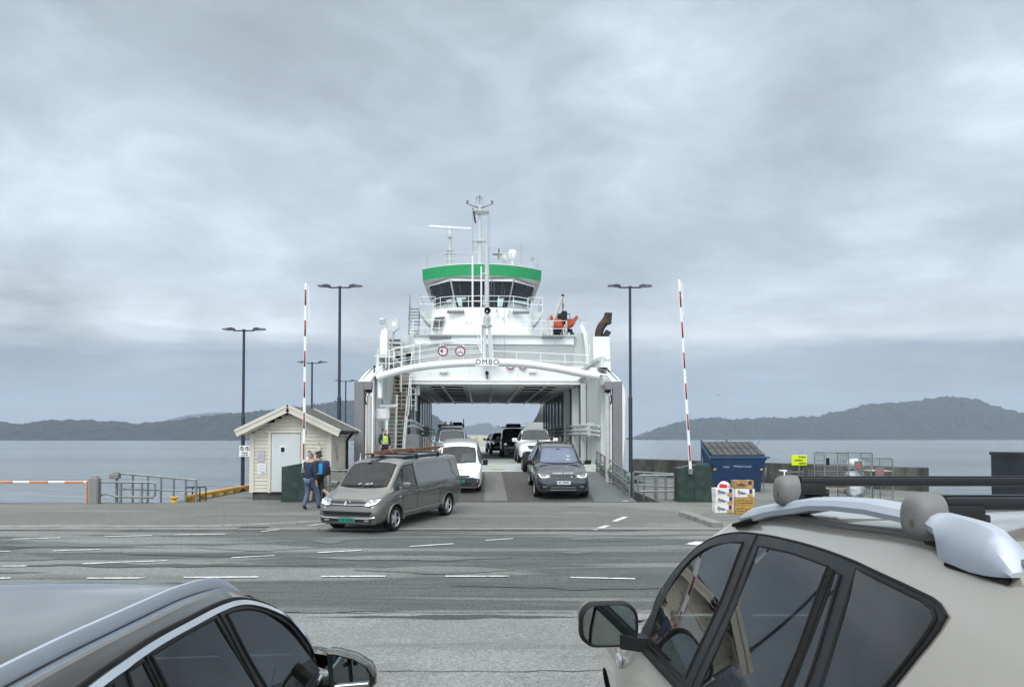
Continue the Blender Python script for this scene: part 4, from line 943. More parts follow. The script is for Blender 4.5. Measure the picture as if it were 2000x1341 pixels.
# main mast
mm = MB(); b, t_ = FL(937, 522, 16), FL(937, 399, 16); mm.cyl(b, t_, .15, .09, 12); mm.cyl(b+Vector((.06, -.14, .5)), t_+Vector((.05, -.1, 0)), .035, n=6); mast = fpart('main_mast', mm, M_SHADE)
mm = MB(); c = FL(937, 404, 16)
for s in (-1, 1): e = c+Vector((s*.85, 0, .2)); mm.tube([c+Vector((0, 0, -.1)), e], [.07, .03], 7); mm.box(e+Vector((0, 0, .08)), (.14, .14, .14), (0, 0, .3), .02); mm.box(e+Vector((-s*.02, 0, .2)), (.2, .1, .05))
fpart('cross_arm', mm, M_STEEL, mast)
mm = MB(); c = FL(938, 415, 16); mm.loft([[c+Vector((x_, y_, z_)) for x_, y_ in ((-.5*k, -.4*k), (.6*k, -.4*k), (.6*k, .4*k), (-.5*k, .4*k))] for k, z_ in ((1, .06), (1, .02), (.5, -.12))]); c2 = FL(936, 471, 16); mm.box(c2, (1.0, .5, .07)); mm.box(c2+Vector((.2, 0, .12)), (.3, .3, .2)); fpart('platform', mm, M_SHADE, mast, 0)
mm = MB(); l0, l1 = FL(941, 470, 15.8), FL(941, 418, 15.8)
for dx in (0, .32): mm.cyl(l0+Vector((dx, 0, 0)), l1+Vector((dx, 0, 0)), .014, n=5)
for i in range(8): q = l0.lerp(l1, (i+.5)/8); mm.cyl(q, q+Vector((.32, 0, 0)), .013, n=5)
fpart('ladder', mm, M_SHADE, mast)
mm = MB(); c = FL(937, 399, 16)
for a in (0, 1): mm.tube([c+Vector(((.2+.06*a)*math.cos(t0)+.02, .1*math.sin(t0), .22+.3*math.sin(t0*.5+a))) for t0 in [i*math.pi/7 for i in range(15)]], .012, 5)
mm.cyl(c, c+Vector((0, 0, .55)), .03); mm.cyl(c+Vector((-.22, 0, .3)), c+Vector((-.22, 0, .5)), .025); mm.box(c+Vector((0, 0, .56)), (.1, .1, .1)); mm.cyl(c+Vector((-.25, 0, -.05)), c+Vector((-.25, 0, .25)), .015); fpart('mast_head_light', mm, M_STEEL, mast)
mm = MB()
for px0, px1, y1 in ((923, 923, 404), (925, 925, 476), (953, 953, 404), (956, 956, 420)): mm.cyl(FL(px0, 515, 15.5), FL(px1, y1, 15.9), .008, n=4)
fpart('stay_wire', mm, M_STEEL, mast)
# platform over the wheelhouse, horn, aerials, dome
mm = MB(); q = FL(915, 497, 13); 
for z_ in (1.0,): mm.tube([q+Vector((0, 0, 0)), q+Vector((.2, -.2, .05)), q+Vector((.9, -.2, .05)), q+Vector((1.0, .6, 0))], .02, 6)
for dx in (0, .25): mm.cyl(q+Vector((dx, 0, 0)), q+Vector((dx, 0, -.9)), .02, n=6)
fpart('roof_gantry', mm, M_SHADE)
mm = MB(); q = FL(953, 480, 14); mm.cyl(q+Vector((0, 0, -1.4)), q, .05); mm.tube([q+Vector((.1, 0, -.0)), q+Vector((.75, 0, 0)), q+Vector((.78, 0, -.2)), q+Vector((.78, 0, -.8))], .03, 6); fpart('aerial_arm', mm, M_SHADE)
mm = MB(); c = FL(974, 497, 14); mm.box(c+Vector((-.1, 0, 0)), (.6, .05, .07)); mm.loft([[c+Vector((.02+x_*k, 0+y_*.02, z_)) for x_, y_ in ((-1, -1), (1, -1), (1, 1), (-1, 1))] for k, z_ in ((.03, .4), (.07, .1), (.09, -.25), (.05, -.32))]); fpart('wind_cone', mm, M_INK, smooth=0)
mm = MB(); c = FL(1001, 497, 15); mm.lathe([(0, .33), (.12, .31), (.22, .24), (.285, .12), (.3, 0), (.29, -.15), (.25, -.28), (.12, -.42), (.06, -.48), (.06, -.85)], c=c, n=22); fpart('satellite_dome', mm, M_PLATEW)
mm = MB(); c = FL(985, 505, 14.5); mm.ball(c, .2, 10, (1, .8, 1.2)); mm.ball(c+Vector((.1, -.1, -.12)), .13, 8); mm.cyl(c, c+Vector((0, 0, -.6)), .05); mm.cyl(c+Vector((-.5, 0, .28)), c+Vector((.5, 0, .28)), .03); fpart('loud_hailer', mm, M_SHADE)
mm = MB(); c = FL(1039, 505, 15); mm.lathe([(0, .03), (.16, .02), (.14, -.06), (.04, -.1), (.03, -.6)], c=c, n=14); fpart('aerial_disc', mm, M_SHADE)
mm = MB(); c = FL(1018, 515, 15); mm.cyl(c, FL(1018, 472, 15), .012, n=5); c = FL(834, 515, 15); mm.cyl(c, FL(834, 500, 15), .012, n=5); fpart('whip_aerial', mm, M_STEEL)
# fore mast on the upper deck with searchlight
fm = MB(); fm.cyl(FL(951, 640, 7.5), FL(951, 481, 7.5), .14, .125, 14); fm.cyl(FL(951, 481, 7.5), FL(951, 472, 7.5), .04); fmo = fpart('fore_mast', fm, M_SHADE)
fm = MB(); b0, b1 = FL(951, 702, 7.6), FL(951, 637, 7.6)
fm.loft([[b0+Vector((-.42, -.3, 0)), b0+Vector((-.05, -.3, 0)), b0+Vector((-.05, .5, 0)), b0+Vector((-.42, .5, 0))], [b1+Vector((-.26, -.16, 0)), b1+Vector((-.05, -.16, 0)), b1+Vector((-.05, .2, 0)), b1+Vector((-.26, .2, 0))]])
fm.loft([[b0+Vector((.1, -.3, 0)), b0+Vector((.45, -.3, 0)), b0+Vector((.45, .5, 0)), b0+Vector((.1, .5, 0))], [b1+Vector((.05, -.16, 0)), b1+Vector((.2, -.16, 0)), b1+Vector((.2, .2, 0)), b1+Vector((.05, .2, 0))]])
fm.box(b1+Vector((0, 0, .02)), (.62, .5, .07)); fm.box(b1+Vector((0, 0, .3)), (.42, .4, .5), None, .03); fpart('mast_foot', fm, M_SHADE, fmo, 0)
fm = MB(); fm.cyl(FL(940, 690, 7.3), FL(940, 520, 7.3), .045, n=8); fm.cyl(FL(923, 600, 7.8), FL(923, 500, 7.8), .05, n=8)
for py in (534, 593): fm.cyl(FL(940, py, 7.3), FL(951, py, 7.4), .03, n=6)
fm.tube([FL(940, 690, 7.3), FL(934, 672, 7.3), FL(934, 625, 7.3), FL(940, 605, 7.3)], .03, 6); fm.cyl(FL(923, 588, 7.8), FL(940, 588, 7.4), .03, n=6)
fpart('mast_ladder', fm, M_WHITE, fmo)
fm = MB(); c = FL(952, 607, 6.9); MX = Matrix.Translation(c) @ Euler((R(90), 0, 0)).to_matrix().to_4x4(); fm.lathe([(0, -.22), (.12, -.2), (.17, -.05), (.18, .12), (.155, .12), (.14, .06), (.08, -.02), (0, -.05)], n=20, M=MX); sl_ = fpart('searchlight', fm, M_BLACK, fmo)
fm = MB(); fm.ball(c+Vector((-.02, -.06, -.05)), .07, 8); fpart('bulb', fm, M_LENS, sl_)
fm = MB(); fm.tube([c+Vector((-.2, 0, 0)), c+Vector((-.2, 0, -.3)), c+Vector((0, 0, -.36)), c+Vector((.2, 0, -.3)), c+Vector((.2, 0, 0))], .022, 6); fpart('yoke', fm, M_WHITE, sl_)
mm = MB()
for a, b, ya, yb in (((805, 712), (833, 640), 9, 14), ((834, 640), (880, 590), 12, 13), ((985, 700), (985, 520), 7, 14), ((965, 520), (965, 700), 12, 7)): mm.cyl(FL(*a, ya), FL(*b, yb), .01, n=4)
fpart('stay_wire', mm, M_STEEL)
# right side rails, fins, funnel
mb = MB(); rail(mb, [FL(962, 715, 4)+Vector((0, 0, .3)), FL(1150, 712, 4)], .5, (1, .2), .022, 1.2); q = FL(1150, 712, 4); mb.tube([q+Vector((0, 0, .4)), q+Vector((.05, 0, 1.1)), q+Vector((.05, .5, 1.1))], .022, 6); fpart('railing', mb, M_WHITE)
mb = MB(); mb.loft([[FL(a, b, y_) for a, b in ((1121, 718), (1119, 651), (1140, 649), (1146, 718))] for y_ in (9.4, 12)]); mb.loft([[FL(a, b, y_) for a, b in ((1150, 700), (1152, 648), (1158, 648), (1160, 712))] for y_ in (6.9, 9)]); fpart('deck_house', mb, M_SHADE, smooth=0)
mb = MB(); OUT = [(1134, 632), (1141, 638), (1146, 650), (1149, 675), (1148, 716), (1145, 716), (1143, 675), (1139, 652), (1133, 640)]
mb.loft([[FL(a, b, y_) for a, b in OUT] for y_ in (8.2, 10.5)]); fpart('vent_fin', mb, M_WHITE, smooth=40)
mb = MB(); c = FL(1138, 627, 9); mb.loft([[c+Vector((x_*k, y_*k, z_)) for x_, y_ in ((-1, -1), (1, -1), (1, 1), (-1, 1))] for k, z_ in ((.12, -.3), (.13, -.05), (.17, .12))]); fpart('vent_cowl', mb, M_SHADE, smooth=0)
mb = MB(); mb.loft([[FL(a, b, y_) for a, b in ((1160, 722), (1158, 657), (1190, 657), (1193, 722))] for y_ in (5.2, 8.2)]); fn = fpart('funnel', mb, M_WHITE, smooth=0)
mb = MB(); mb.loft([[FL(a, b, y_) for a, b in ((1161, 740), (1159.6, 722), (1193.4, 722), (1197, 740))] for y_ in (5.1, 8.3)]); mb.box(FL(1176, 701, 5.16), (.85, .05, .04)); fpart('funnel_base', mb, M_WHITE, fn, 0)
M_SOOT = mat('sooty_exhaust_steel', (.03, .024, .02), .65, .2, .4, 3, dirt=(.16, .085, .045), damt=.6)
mb = MB(); EP = crom([FL(a, b, 6.5) for a, b in ((1170, 660), (1170, 650), (1174, 638), (1182, 628), (1186, 622))], 4)
mb.tube(EP, [.23]*len(EP), 12); e = FL(1187, 622, 6.5); mb.box(e+Vector((.0, 0, -.0)), (.38, .5, .62), (0, R(4), 0), .02); mb.box(FL(1185, 652, 6.5), (.3, .6, .3), (0, R(30), 0)); fpart('exhaust_pipe', mb, M_SOOT, fn)
# davit
mb = MB(); b = FL(1077, 655, 13); mb.cyl(b, FL(1077, 632, 13), .13, .1, 10); k = FL(1077, 632, 13); e = FL(1099, 577, 13); mb.tube([k+Vector((-.1, 0, -.4)), e], [.13, .07], 8); mb.tube([FL(1072, 640, 13), FL(1074, 615, 13), FL(1080, 612, 13)], .07, 7); mb.box(k, (.3, .3, .4), None, .04); mb.box(FL(1063, 645, 13), (.3, .3, .5), None, .02); davit = fpart('davit', mb, mat('grimy_davit_paint', (.50, .50, .46), .5, 0, .15, 3, dirt=(.2, .17, .12), damt=.5))
mb = MB(); mb.cyl(e, FL(1099.5, 606, 13), .015, n=5); mb.cyl(FL(1099.5, 604, 13), FL(1093, 617, 13), .012, n=4); mb.cyl(FL(1099.5, 604, 13), FL(1104, 613, 13), .012, n=4); mb.box(FL(1099.5, 597, 13), (.08, .08, .3)); mb.ball(e, .1, 8); fpart('hoist_wire', mb, M_BLACK, davit)
# deck stern: end gate, braces
mb = MB(); gx0, gx1 = FL(905, 860, 55).x, FL(1035, 860, 55).x; gt = FL(950, 849.5, 55).z
mb.quadbox(-4.6, 4.4, 55, 55.2, DZ, gt); eg = fpart('stern_gate', mb, mat('cream_gate_paint', (.50, .49, .41), .6, 0, .06, 1, dirt=(.36, .34, .28), damt=.4, dstretch=(1, 1, .4)), smooth=0)
mb = MB()
for i in range(9): mb.box((-4.2+i*1.0, 54.97, (DZ+gt)/2), (.05, .05, gt-DZ-.1))
mb.box((0, 54.96, DZ+.14), (9, .08, .26)); fpart('rib', mb, M_SHADE, eg, 0)
text('lettering', '2', 1.0, mat('yellow_deck_marking', (.58, .45, .05)), eg, FL(931, 859, 54.9), bold=.02)
mb = MB(); mb.quadbox(-6.2, -5.9, 32, 56, DZ, 2.7); mb.quadbox(5.6, 5.9, 32, 56, DZ, 2.9); fpart('stern_bulwark', mb, M_SHADE, smooth=0)
mb = MB(); a, b = FL(1041, 824, 33), FL(1058, 793, 33); mb.prism([(a.x, a.z), (b.x+.5, a.z), (b.x+.5, b.z+.3), (b.x, b.z+.3), (a.x+.5, a.z+.9)], 'y', 32.6, 33.6); mb.box(FL(1047, 786, 33), (1.1, .5, .35)); mb.quadbox(FL(1030, 830, 36).x, 5.6, 36, 40, DZ, FL(1030, 824, 36).z)
mb.box(FL(838, 800, 33)+Vector((0, 0, .2)), (.25, .4, 3.0)); fpart('stern_structure', mb, M_SHADE, smooth=0)
# flags and boat are things of their own
fl = MB(); a = FL(923, 406, 15.7)
fl.loft([[a+Vector((.0, 0, 0)), a+Vector((.05, .05, -.02))], [a+Vector((.05, .1, -.4)), a+Vector((.17, -.03, -.5))], [a+Vector((.08, 0, -.75)), a+Vector((.22, .1, -.8))], [a+Vector((.17, .05, -1.05)), a+Vector((.26, 0, -1.0))]], False, False, False)
fo = fl.build('flag', mat('navy_and_red_flag_cloth', (.02, .02, .05), .8, 0, .3, 2, dirt=(.25, .02, .03), dscale=2, damt=.9), smooth=0); fo.matrix_world = ferry.matrix_basis if False else Matrix.Translation(FO) @ Matrix.Rotation(FR, 4, 'Z')
sm = fo.modifiers.new('thickness', 'SOLIDIFY'); sm.thickness = .015
tag(fo, 'small dark flag hanging limp from the ferry mast arm', 'flag')
rb = thing('rescue_boat', 'orange rescue boat with black outboard hanging from the ferry davit', 'boat', toW(FL(1101, 640, 13)), FR)
mb = MB(); secs = []
for y_, w, zk, zg in ((-.1, .78, .12, .62), (.0, .80, .08, .64), (1.4, .82, .05, .64), (2.6, .6, .12, .72), (3.3, .15, .35, .82)):
    secs.append([Vector(v) for v in ((-w, y_, zg), (-w*.92, y_, zk+.22), (-w*.5, y_, zk), (0, y_, zk-.06), (w*.5, y_, zk), (w*.92, y_, zk+.22), (w, y_, zg), (w*.7, y_, zg-.04), (0, y_, zg-.08), (-w*.7, y_, zg-.04))])
M_ORANGE = mat('orange_boat_grp', (.45, .06, .015), .4, 0, .1, 3)
mb.loft(secs); mb.build('hull', M_ORANGE, rb)
mb = MB()
for s in (-1, 1): mb.tube([(s*.82, -.15, .66), (s*.84, 1.4, .68), (s*.62, 2.6, .78), (0.0, 3.35, .88)], [.11, .12, .1, .07], 8)
mb.build('fender', M_ORANGE, rb)
mb = MB(); mb.box((0, -.3, .72), (.36, .42, .62), None, .1, 2); mb.box((0, -.25, .25), (.16, .2, .7), None, .04); mb.build('outboard_motor', M_BLACK, rb)
mb = MB(); mb.box((0, 1.2, .8), (.6, .5, .5), None, .08); mb.tube([(-.5, .6, .6), (-.45, .6, 1.0), (.45, .6, 1.0), (.5, .6, .6)], .03, 6); mb.build('console', M_BLACK, rb)
mb = MB(); mb.box((0, .8, -.08), (1.3, .2, .2)); mb.box((0, 2.2, -.06), (1.0, .2, .2)); mb.build('cradle', M_BLACK, rb)
# =================================================================== VEHICLES
def section(row, per=4):
    zl, wl, zm, wm, zb, wb, zr, wr, e = row
    pts = [(0, zl), (wl*.8, zl), (wl, zl+(zm-zl)*.22), (wm, zm), (wb, zb), (wb+(wr-wb)*.55, zb+(zr-e-zb)*.55), (wr, zr-e), (wr*.8, zr-e*.32), (wr*.45, zr-e*.07), (0, zr)]
    return [(p.x, p.y) for p in crom([(a, b, 0) for a, b in pts], per)]
def body_rings(keys, ys):
    K = np.array(keys, float); C = [pchip(K[:, 0], K[:, j], ys) for j in range(1, K.shape[1])]
    rings = []
    for i, y in enumerate(ys):
        half = section([c[i] for c in C])
        rings.append([Vector((x, y, z)) for x, z in half]+[Vector((-x, y, z)) for x, z in half[::-1][1:-1]])
    return rings
def ysamples(keys, n=70):
    k = [r[0] for r in keys]; out_ = set(np.round(np.linspace(k[0], k[-1], n), 4)) | set(np.round(k, 4))
    o = sorted(out_); res = [o[0]]
    for v in o[1:]:
        if v-res[-1] > .012 or v in k: res.append(v)
    return res
M_CABIN = mat('cabin_lining', (.055, .055, .056), .8, 0, .15, 5)
M_SEAT = mat('seat_fabric', (.05, .05, .053), .85, 0, .2, 9)
M_FRAME = mat('satin_black_window_frame', (.011, .0115, .0125), .42, 0, .1, 5, spec=.35)
def glass(name, tint, rough=.01, ior=1.5, dust=.03):
    m = bpy.data.materials.new(name); m.use_nodes = True; t = m.node_tree; t.nodes.clear(); MATS[name] = m
    o = t.nodes.new('ShaderNodeOutputMaterial'); mx = t.nodes.new('ShaderNodeMixShader'); fr = t.nodes.new('ShaderNodeFresnel'); fr.inputs[0].default_value = ior
    tr_ = t.nodes.new('ShaderNodeBsdfTransparent'); tr_.inputs[0].default_value = (*tint, 1); gl = t.nodes.new('ShaderNodeBsdfGlossy'); gl.inputs['Roughness'].default_value = rough
    df = t.nodes.new('ShaderNodeBsdfDiffuse'); df.inputs[0].default_value = (.35, .35, .33, 1); m2 = t.nodes.new('ShaderNodeMixShader')
    tcn = t.nodes.new('ShaderNodeTexCoord'); nz = t.nodes.new('ShaderNodeTexNoise'); nz.inputs['Scale'].default_value = 5; nz.inputs['Detail'].default_value = 6; t.links.new(tcn.outputs['Object'], nz.inputs['Vector'])
    r_ = ramp(t, [(.35, dust*.3), (.7, dust*1.7)]); t.links.new(nz.outputs[0], r_.inputs[0])
    t.links.new(r_.outputs[0], m2.inputs[0]); t.links.new(tr_.outputs[0], m2.inputs[1]); t.links.new(df.outputs[0], m2.inputs[2])
    t.links.new(fr.outputs[0], mx.inputs[0]); t.links.new(m2.outputs[0], mx.inputs[1]); t.links.new(gl.outputs[0], mx.inputs[2]); t.links.new(mx.outputs[0], o.inputs[0]); return m
G_CLEAR = glass('clear_car_glass', (.62, .70, .68)); G_DOOR = glass('greenish_car_glass', (.50, .60, .57), ior=2.1); G_PRIV = glass('privacy_car_glass', (.12, .13, .14), ior=1.75); G_SMOKE = glass('smoked_car_glass', (.13, .14, .15), ior=1.55)
class Car:
    """a vehicle: lofted shell, wheel arches cut out of it, panes and trim laid on the shell by projection"""
    def __init__(s, name, label, cat, loc, heading, keys, body_m, wheels, wr, track, group=None, n=70, tilt=None, dz=0.0):
        s.root = thing(name, label, cat, loc, heading, group)
        s.dz = dz; keys = [[v+dz if j in (3, 5, 7) else v for j, v in enumerate(r)] for r in keys]
        if tilt: s.root.rotation_euler = (tilt, 0, heading)
        ys = ysamples(keys, n); mb = MB(); mb.loft(body_rings(keys, ys)); s.wr = wr; s.track = track; s.wheels = wheels; s.W = max(k[4] for k in keys)
        bm = mb.bm; bmesh.ops.recalc_face_normals(bm, faces=bm.faces); s.bvh = BVHTree.FromBMesh(bm)
        s.body = mb.build('body', [body_m, M_DARK], s.root, smooth=32)
        if wr:
            cut = MB()
            for y in wheels:
                for sx in (-1, 1): cut.mi = 0; cut.cyl((sx*(track-.22), y, wr), (sx*(s.W+.4), y, wr), wr*1.17, n=28)
            c = cut.build('cutter', [M_DARK], s.root, smooth=0)
            md = s.body.modifiers.new('arch', 'BOOLEAN'); md.operation = 'DIFFERENCE'; md.object = c; md.solver = 'EXACT'; md.material_mode = 'TRANSFER'
            dg = bpy.context.evaluated_depsgraph_get(); me = bpy.data.meshes.new_from_object(s.body.evaluated_get(dg))
            old = s.body.data; s.body.modifiers.clear(); s.body.data = me; me.name = 'body'
            me.shade_smooth(); me.set_sharp_from_angle(angle=R(32))
            bpy.data.meshes.remove(old); cm = c.data; bpy.data.objects.remove(c); bpy.data.meshes.remove(cm)
    def cut(s, c):
        c.parent = s.root
        md = s.body.modifiers.new('cut', 'BOOLEAN'); md.operation = 'DIFFERENCE'; md.object = c; md.solver = 'EXACT'; md.material_mode = 'TRANSFER'
        dg = bpy.context.evaluated_depsgraph_get(); me = bpy.data.meshes.new_from_object(s.body.evaluated_get(dg))
        old = s.body.data; s.body.modifiers.clear(); s.body.data = me; me.name = 'body'; me.shade_smooth(); me.set_sharp_from_angle(angle=R(32))
        bpy.data.meshes.remove(old); cm = c.data; bpy.data.objects.remove(c); bpy.data.meshes.remove(cm)
    def cabin(s, keys, y0, y1, sides, ws=None, ws_y=0.0, floor=.55):
        """hollow the cabin and open the windows, so that one looks through the panes into it"""
        K = [(r[0], floor, r[4]-.12, floor+.18, r[4]-.07, r[5]+s.dz, r[6]-.05, r[7]+s.dz-.04, r[8]-.045, r[9]) for r in keys]
        mb = MB(); mb.loft(body_rings(K, list(np.linspace(y0, y1, 26)))); s.cut(mb.build('cutter', [M_CABIN], smooth=0))
        for P_ in sides:
            mb = MB(); mb.prism([(a, b+s.dz) for a, b in P_], 'x', -3, 3); s.cut(mb.build('cutter', [M_FRAME], smooth=0))
        if ws: mb = MB(); mb.prism([(a, b+s.dz) for a, b in ws], 'y', ws_y, 6); s.cut(mb.build('cutter', [M_FRAME], smooth=0))
    def seats(s, rows, x=.38, z=.62, wheel=None, m=None):
        for y_, hd in rows:
            for sx in (-1, 1):
                mb = MB(); mb.box((sx*x, y_+.18, z-.08), (.50, .50, .18), (R(6), 0, 0), .06, 3); mb.box((sx*x, y_-.12, z+.24), (.48, .17, .62), (R(12), 0, 0), .07, 3); o = mb.build('seat', m or M_SEAT, s.root, 50)
                mb = MB(); mb.box((sx*x, y_-.20, z+.64), (.27, .11, .19), (R(10), 0, 0), .05, 3); mb.cyl((sx*x, y_-.18, z+.50), (sx*x, y_-.19, z+.60), .02, n=6); mb.build('headrest', m or M_SEAT, o, 50)
        if wheel:
            c = Vector(wheel); M = Matrix.Translation(c) @ Euler((R(65), 0, 0)).to_matrix().to_4x4(); mb = MB(); mb.tube([M @ Vector((.185*math.cos(a), .185*math.sin(a), 0)) for a in [i*math.pi/12 for i in range(24)]], .016, 7, closed=True)
            mb.cyl(M @ Vector((-.17, 0, 0)), M @ Vector((.17, 0, 0)), .02, n=6); mb.cyl(M @ Vector((0, 0, 0)), M @ Vector((0, -.17, 0)), .02, n=6); mb.cyl(c, c+Vector((0, .25, -.06)), .03, n=8); mb.build('steering_wheel', M_BLACK, s.root)
    DIRS = {'left': (Vector((-1, 0, 0)), lambda u, v: Vector((-5, u, v))), 'right': (Vector((1, 0, 0)), lambda u, v: Vector((5, u, v))),
            'front': (Vector((0, 1, 0)), lambda u, v: Vector((u, 9, v))), 'rear': (Vector((0, -1, 0)), lambda u, v: Vector((u, -9, v))),
            'top': (Vector((0, 0, 1)), lambda u, v: Vector((u, v, 9)))}
    def hit(s, side, u, v):
        d, f = s.DIRS[side]; v = v+(s.dz if side != 'top' else 0); o = f(u, v); h = s.bvh.ray_cast(o, -d, 20)
        if h[0] is None:
            h = s.bvh.find_nearest(o-d*(o.dot(d)-(s.W if side in ('left', 'right') else 2)))
        n = h[1]; n = -n if n.dot(d) < 0 else n
        return h[0].copy(), n
    def patch(s, name, side, poly, m, off=.006, grid=.07, parent=None, smooth=50, thick=.0, holes=(), fit=False):
        """a panel with outline poly (u, v) laid on the shell"""
        P = [Vector(p) for p in poly]; pts = []; n = len(P)
        for i in range(n):
            a, b = P[i], P[(i+1) % n]; k = max(1, int((b-a).length/grid))
            pts += [a.lerp(b, j/k) for j in range(k)]
        m_ = len(pts); ed = [(i, (i+1) % m_) for i in range(m_)]
        us = [p.x for p in pts]; vs = [p.y for p in pts]; g = []
        u = min(us)+grid*.5
        while u < max(us):
            v = min(vs)+grid*.5
            while v < max(vs): g.append(Vector((u, v))); v += grid
            u += grid
        hp = []
        for H_ in holes:
            b0 = len(pts)+len(hp); hp += [Vector(q) for q in H_]; k_ = len(H_); ed += [(b0+i, b0+(i+1) % k_) for i in range(k_)]
        V, E, F, *_ = delaunay_2d_cdt(pts+hp+g, ed, [list(range(m_))], 1, 1e-5)
        def inside(c, H_):
            r_ = False; j_ = len(H_)-1
            for i_ in range(len(H_)):
                (xi, yi), (xj, yj) = H_[i_], H_[j_]
                if (yi > c[1]) != (yj > c[1]) and c[0] < (xj-xi)*(c[1]-yi)/(yj-yi)+xi: r_ = not r_
                j_ = i_
            return r_
        F = [f for f in F if not any(inside(sum((V[i] for i in f), Vector((0, 0)))/len(f), H_) for H_ in holes)]
        mb = MB(); bv = []
        HH = [s.hit(side, p.x, p.y) for p in V]
        if fit:   # real panes are smooth: one quadratic surface through the shell
            ax = 0 if side in ('left', 'right') else 1; u0, v0 = np.mean([p.x for p in V]), np.mean([p.y for p in V])
            A = np.array([[1, p.x-u0, p.y-v0, (p.x-u0)**2, (p.x-u0)*(p.y-v0), (p.y-v0)**2] for p in V]); y_ = np.array([h[0][ax] for h in HH])
            w_ = np.ones(len(V))
            for _ in range(4):
                cf = np.linalg.lstsq(A*w_[:, None], y_*w_, rcond=None)[0]; r_ = np.abs(A @ cf-y_); w_ = 1/(1+(r_/.01)**2)
            for h, val in zip(HH, A @ cf): h[0][ax] = val
        for p, (q, nn) in zip(V, HH):
            bv.append(mb.bm.verts.new(q+nn*off))
        for f in F:
            try: mb.bm.faces.new([bv[i] for i in f])
            except ValueError: pass
        bmesh.ops.delete(mb.bm, geom=[v for v in mb.bm.verts if not v.link_faces], context='VERTS')
        if thick:
            r = bmesh.ops.solidify(mb.bm, geom=list(mb.bm.faces), thickness=thick)
        o = mb.build(name, m, parent or s.root, smooth)
        return o
    def both(s, name, poly, m, **k):
        a = s.patch(name, 'left', poly, m, **k); b = s.patch(name, 'right', poly, m, **k); return a, b
    def line(s, name, side, path, m, r=.008, off=.004, step=.05, closed=False, parent=None, n=6, into=None):
        P = [Vector(p) for p in path]; pts = []
        for a, b in zip(P, P[1:]+([P[0]] if closed else [])):
            k = max(1, int((b-a).length/step)); pts += [a.lerp(b, j/k) for j in range(k)]
        if not closed: pts.append(P[-1])
        q = []
        for p in pts: h, nn = s.hit(side, p.x, p.y); q.append(h+nn*off)
        mb = into or MB(); mb.tube(q, r, n, closed=closed)
        return mb if into else mb.build(name, m, parent or s.root)
    def add_wheels(s, rim_m=None, spokes=5, w=.22, mr=.68, steel=False):
        first = None
        for y in s.wheels:
            for sx in (-1, 1):
                if first is None:
                    r = s.wr; M = Euler((0, R(90), 0)).to_matrix().to_4x4(); mb = MB()
                    mb.lathe([(r*mr, -w/2+.01), (r*.93, -w/2), (r*.985, -w/2+.03), (r, 0), (r*.985, w/2-.03), (r*.93, w/2), (r*mr, w/2-.01), (r*mr*.94, w/2-.05), (r*mr*.94, -w/2+.05), (r*mr, -w/2+.01)], n=36, M=M)
                    ty = mb.build('wheel', M_RUBBER, s.root, 40)
                    mb = MB(); mb.mi = 0; x0 = w/2-.03
                    mb.tube([(x0, r*mr*.96*math.cos(a), r*mr*.96*math.sin(a)) for a in [i*math.pi/16 for i in range(32)]], .018, 6, closed=True)
                    mb.cyl((x0-.04, 0, 0), (x0+.012, 0, 0), .065, .055, 14)
                    for i in range(spokes):
                        a = i*2*math.pi/spokes; d = Vector((0, math.cos(a), math.sin(a))); t_ = Vector((0, -math.sin(a), math.cos(a)))
                        mb.loft([[d*.03+t_*k+Vector((x0+x_, 0, 0)) for k, x_ in ((-.045, -.03), (.045, -.03), (.03, .008), (-.03, .008))], [d*r*mr*.95+t_*k*.9+Vector((x0+x_, 0, 0)) for k, x_ in ((-.04, -.04), (.04, -.04), (.028, -.005), (-.028, -.005))]])
                    mb.mi = 1; mb.cyl((x0-.10, 0, 0), (x0-.09, 0, 0), r*mr*.96, n=24)
                    rm = mb.build('rim', [rim_m or M_ALLOY, M_DARK], ty, 40); first = ty
                else: ty = copy_tree(first, s.root)
                ty.location = (sx*(s.track), y, s.wr); ty.rotation_euler = (0, 0, 0 if sx > 0 else math.pi)
    def mirrors(s, y, z, x, m, size=(.2, .12, .17), stalk=True, face=-1):
        for sx in (-1, 1):
            mb = MB(); mb.box((sx*x, y, z), size, (0, 0, sx*.12), min(size)*.42, 3); mb.cyl((sx*(x-.2), y+.03, z-size[2]*.38), (sx*(x-.04), y+.02, z-size[2]*.3), .032, n=7)
            o = mb.build('wing_mirror', m, s.root)
            mb = MB(); mb.box((sx*x, y+face*size[1]*.5, z), (size[0]*.82, .012, size[2]*.8), (0, 0, sx*.12), .004); mb.build('mirror_glass', M_DARKGLASS, o)
    def plate(s, y, z, body, m, ink=M_INK, side='front', w=.5):
        sg = 1 if side == 'front' else -1; h, _ = s.hit(side, 0, z); y = h.y+sg*.02
        mb = MB(); mb.box((0, y, z), (w, .02, .115), None, .004); p = mb.build('number_plate', m, s.root)
        mb = MB(); mb.box((sg*(w/2-.022), y+sg*.011, z), (.036, .003, .10)); mb.build('country_band', mat('plate_blue', (.01, .03, .25), .4, 0, .05, 5), p)
        text('lettering', body, .10, ink, p, (-sg*.02, y+sg*.0115, z), (R(90), 0, math.pi if sg > 0 else 0), bold=.003, sx=.92)
def rrect(u0, u1, v0, v1, r=.04, n=3):
    P = []
    for cu, cv, a0 in ((u1-r, v1-r, 0), (u0+r, v1-r, 90), (u0+r, v0+r, 180), (u1-r, v0+r, 270)):
        for i in range(n+1): a = R(a0+90*i/n); P.append((cu+r*math.cos(a), cv+r*math.sin(a)))
    return P
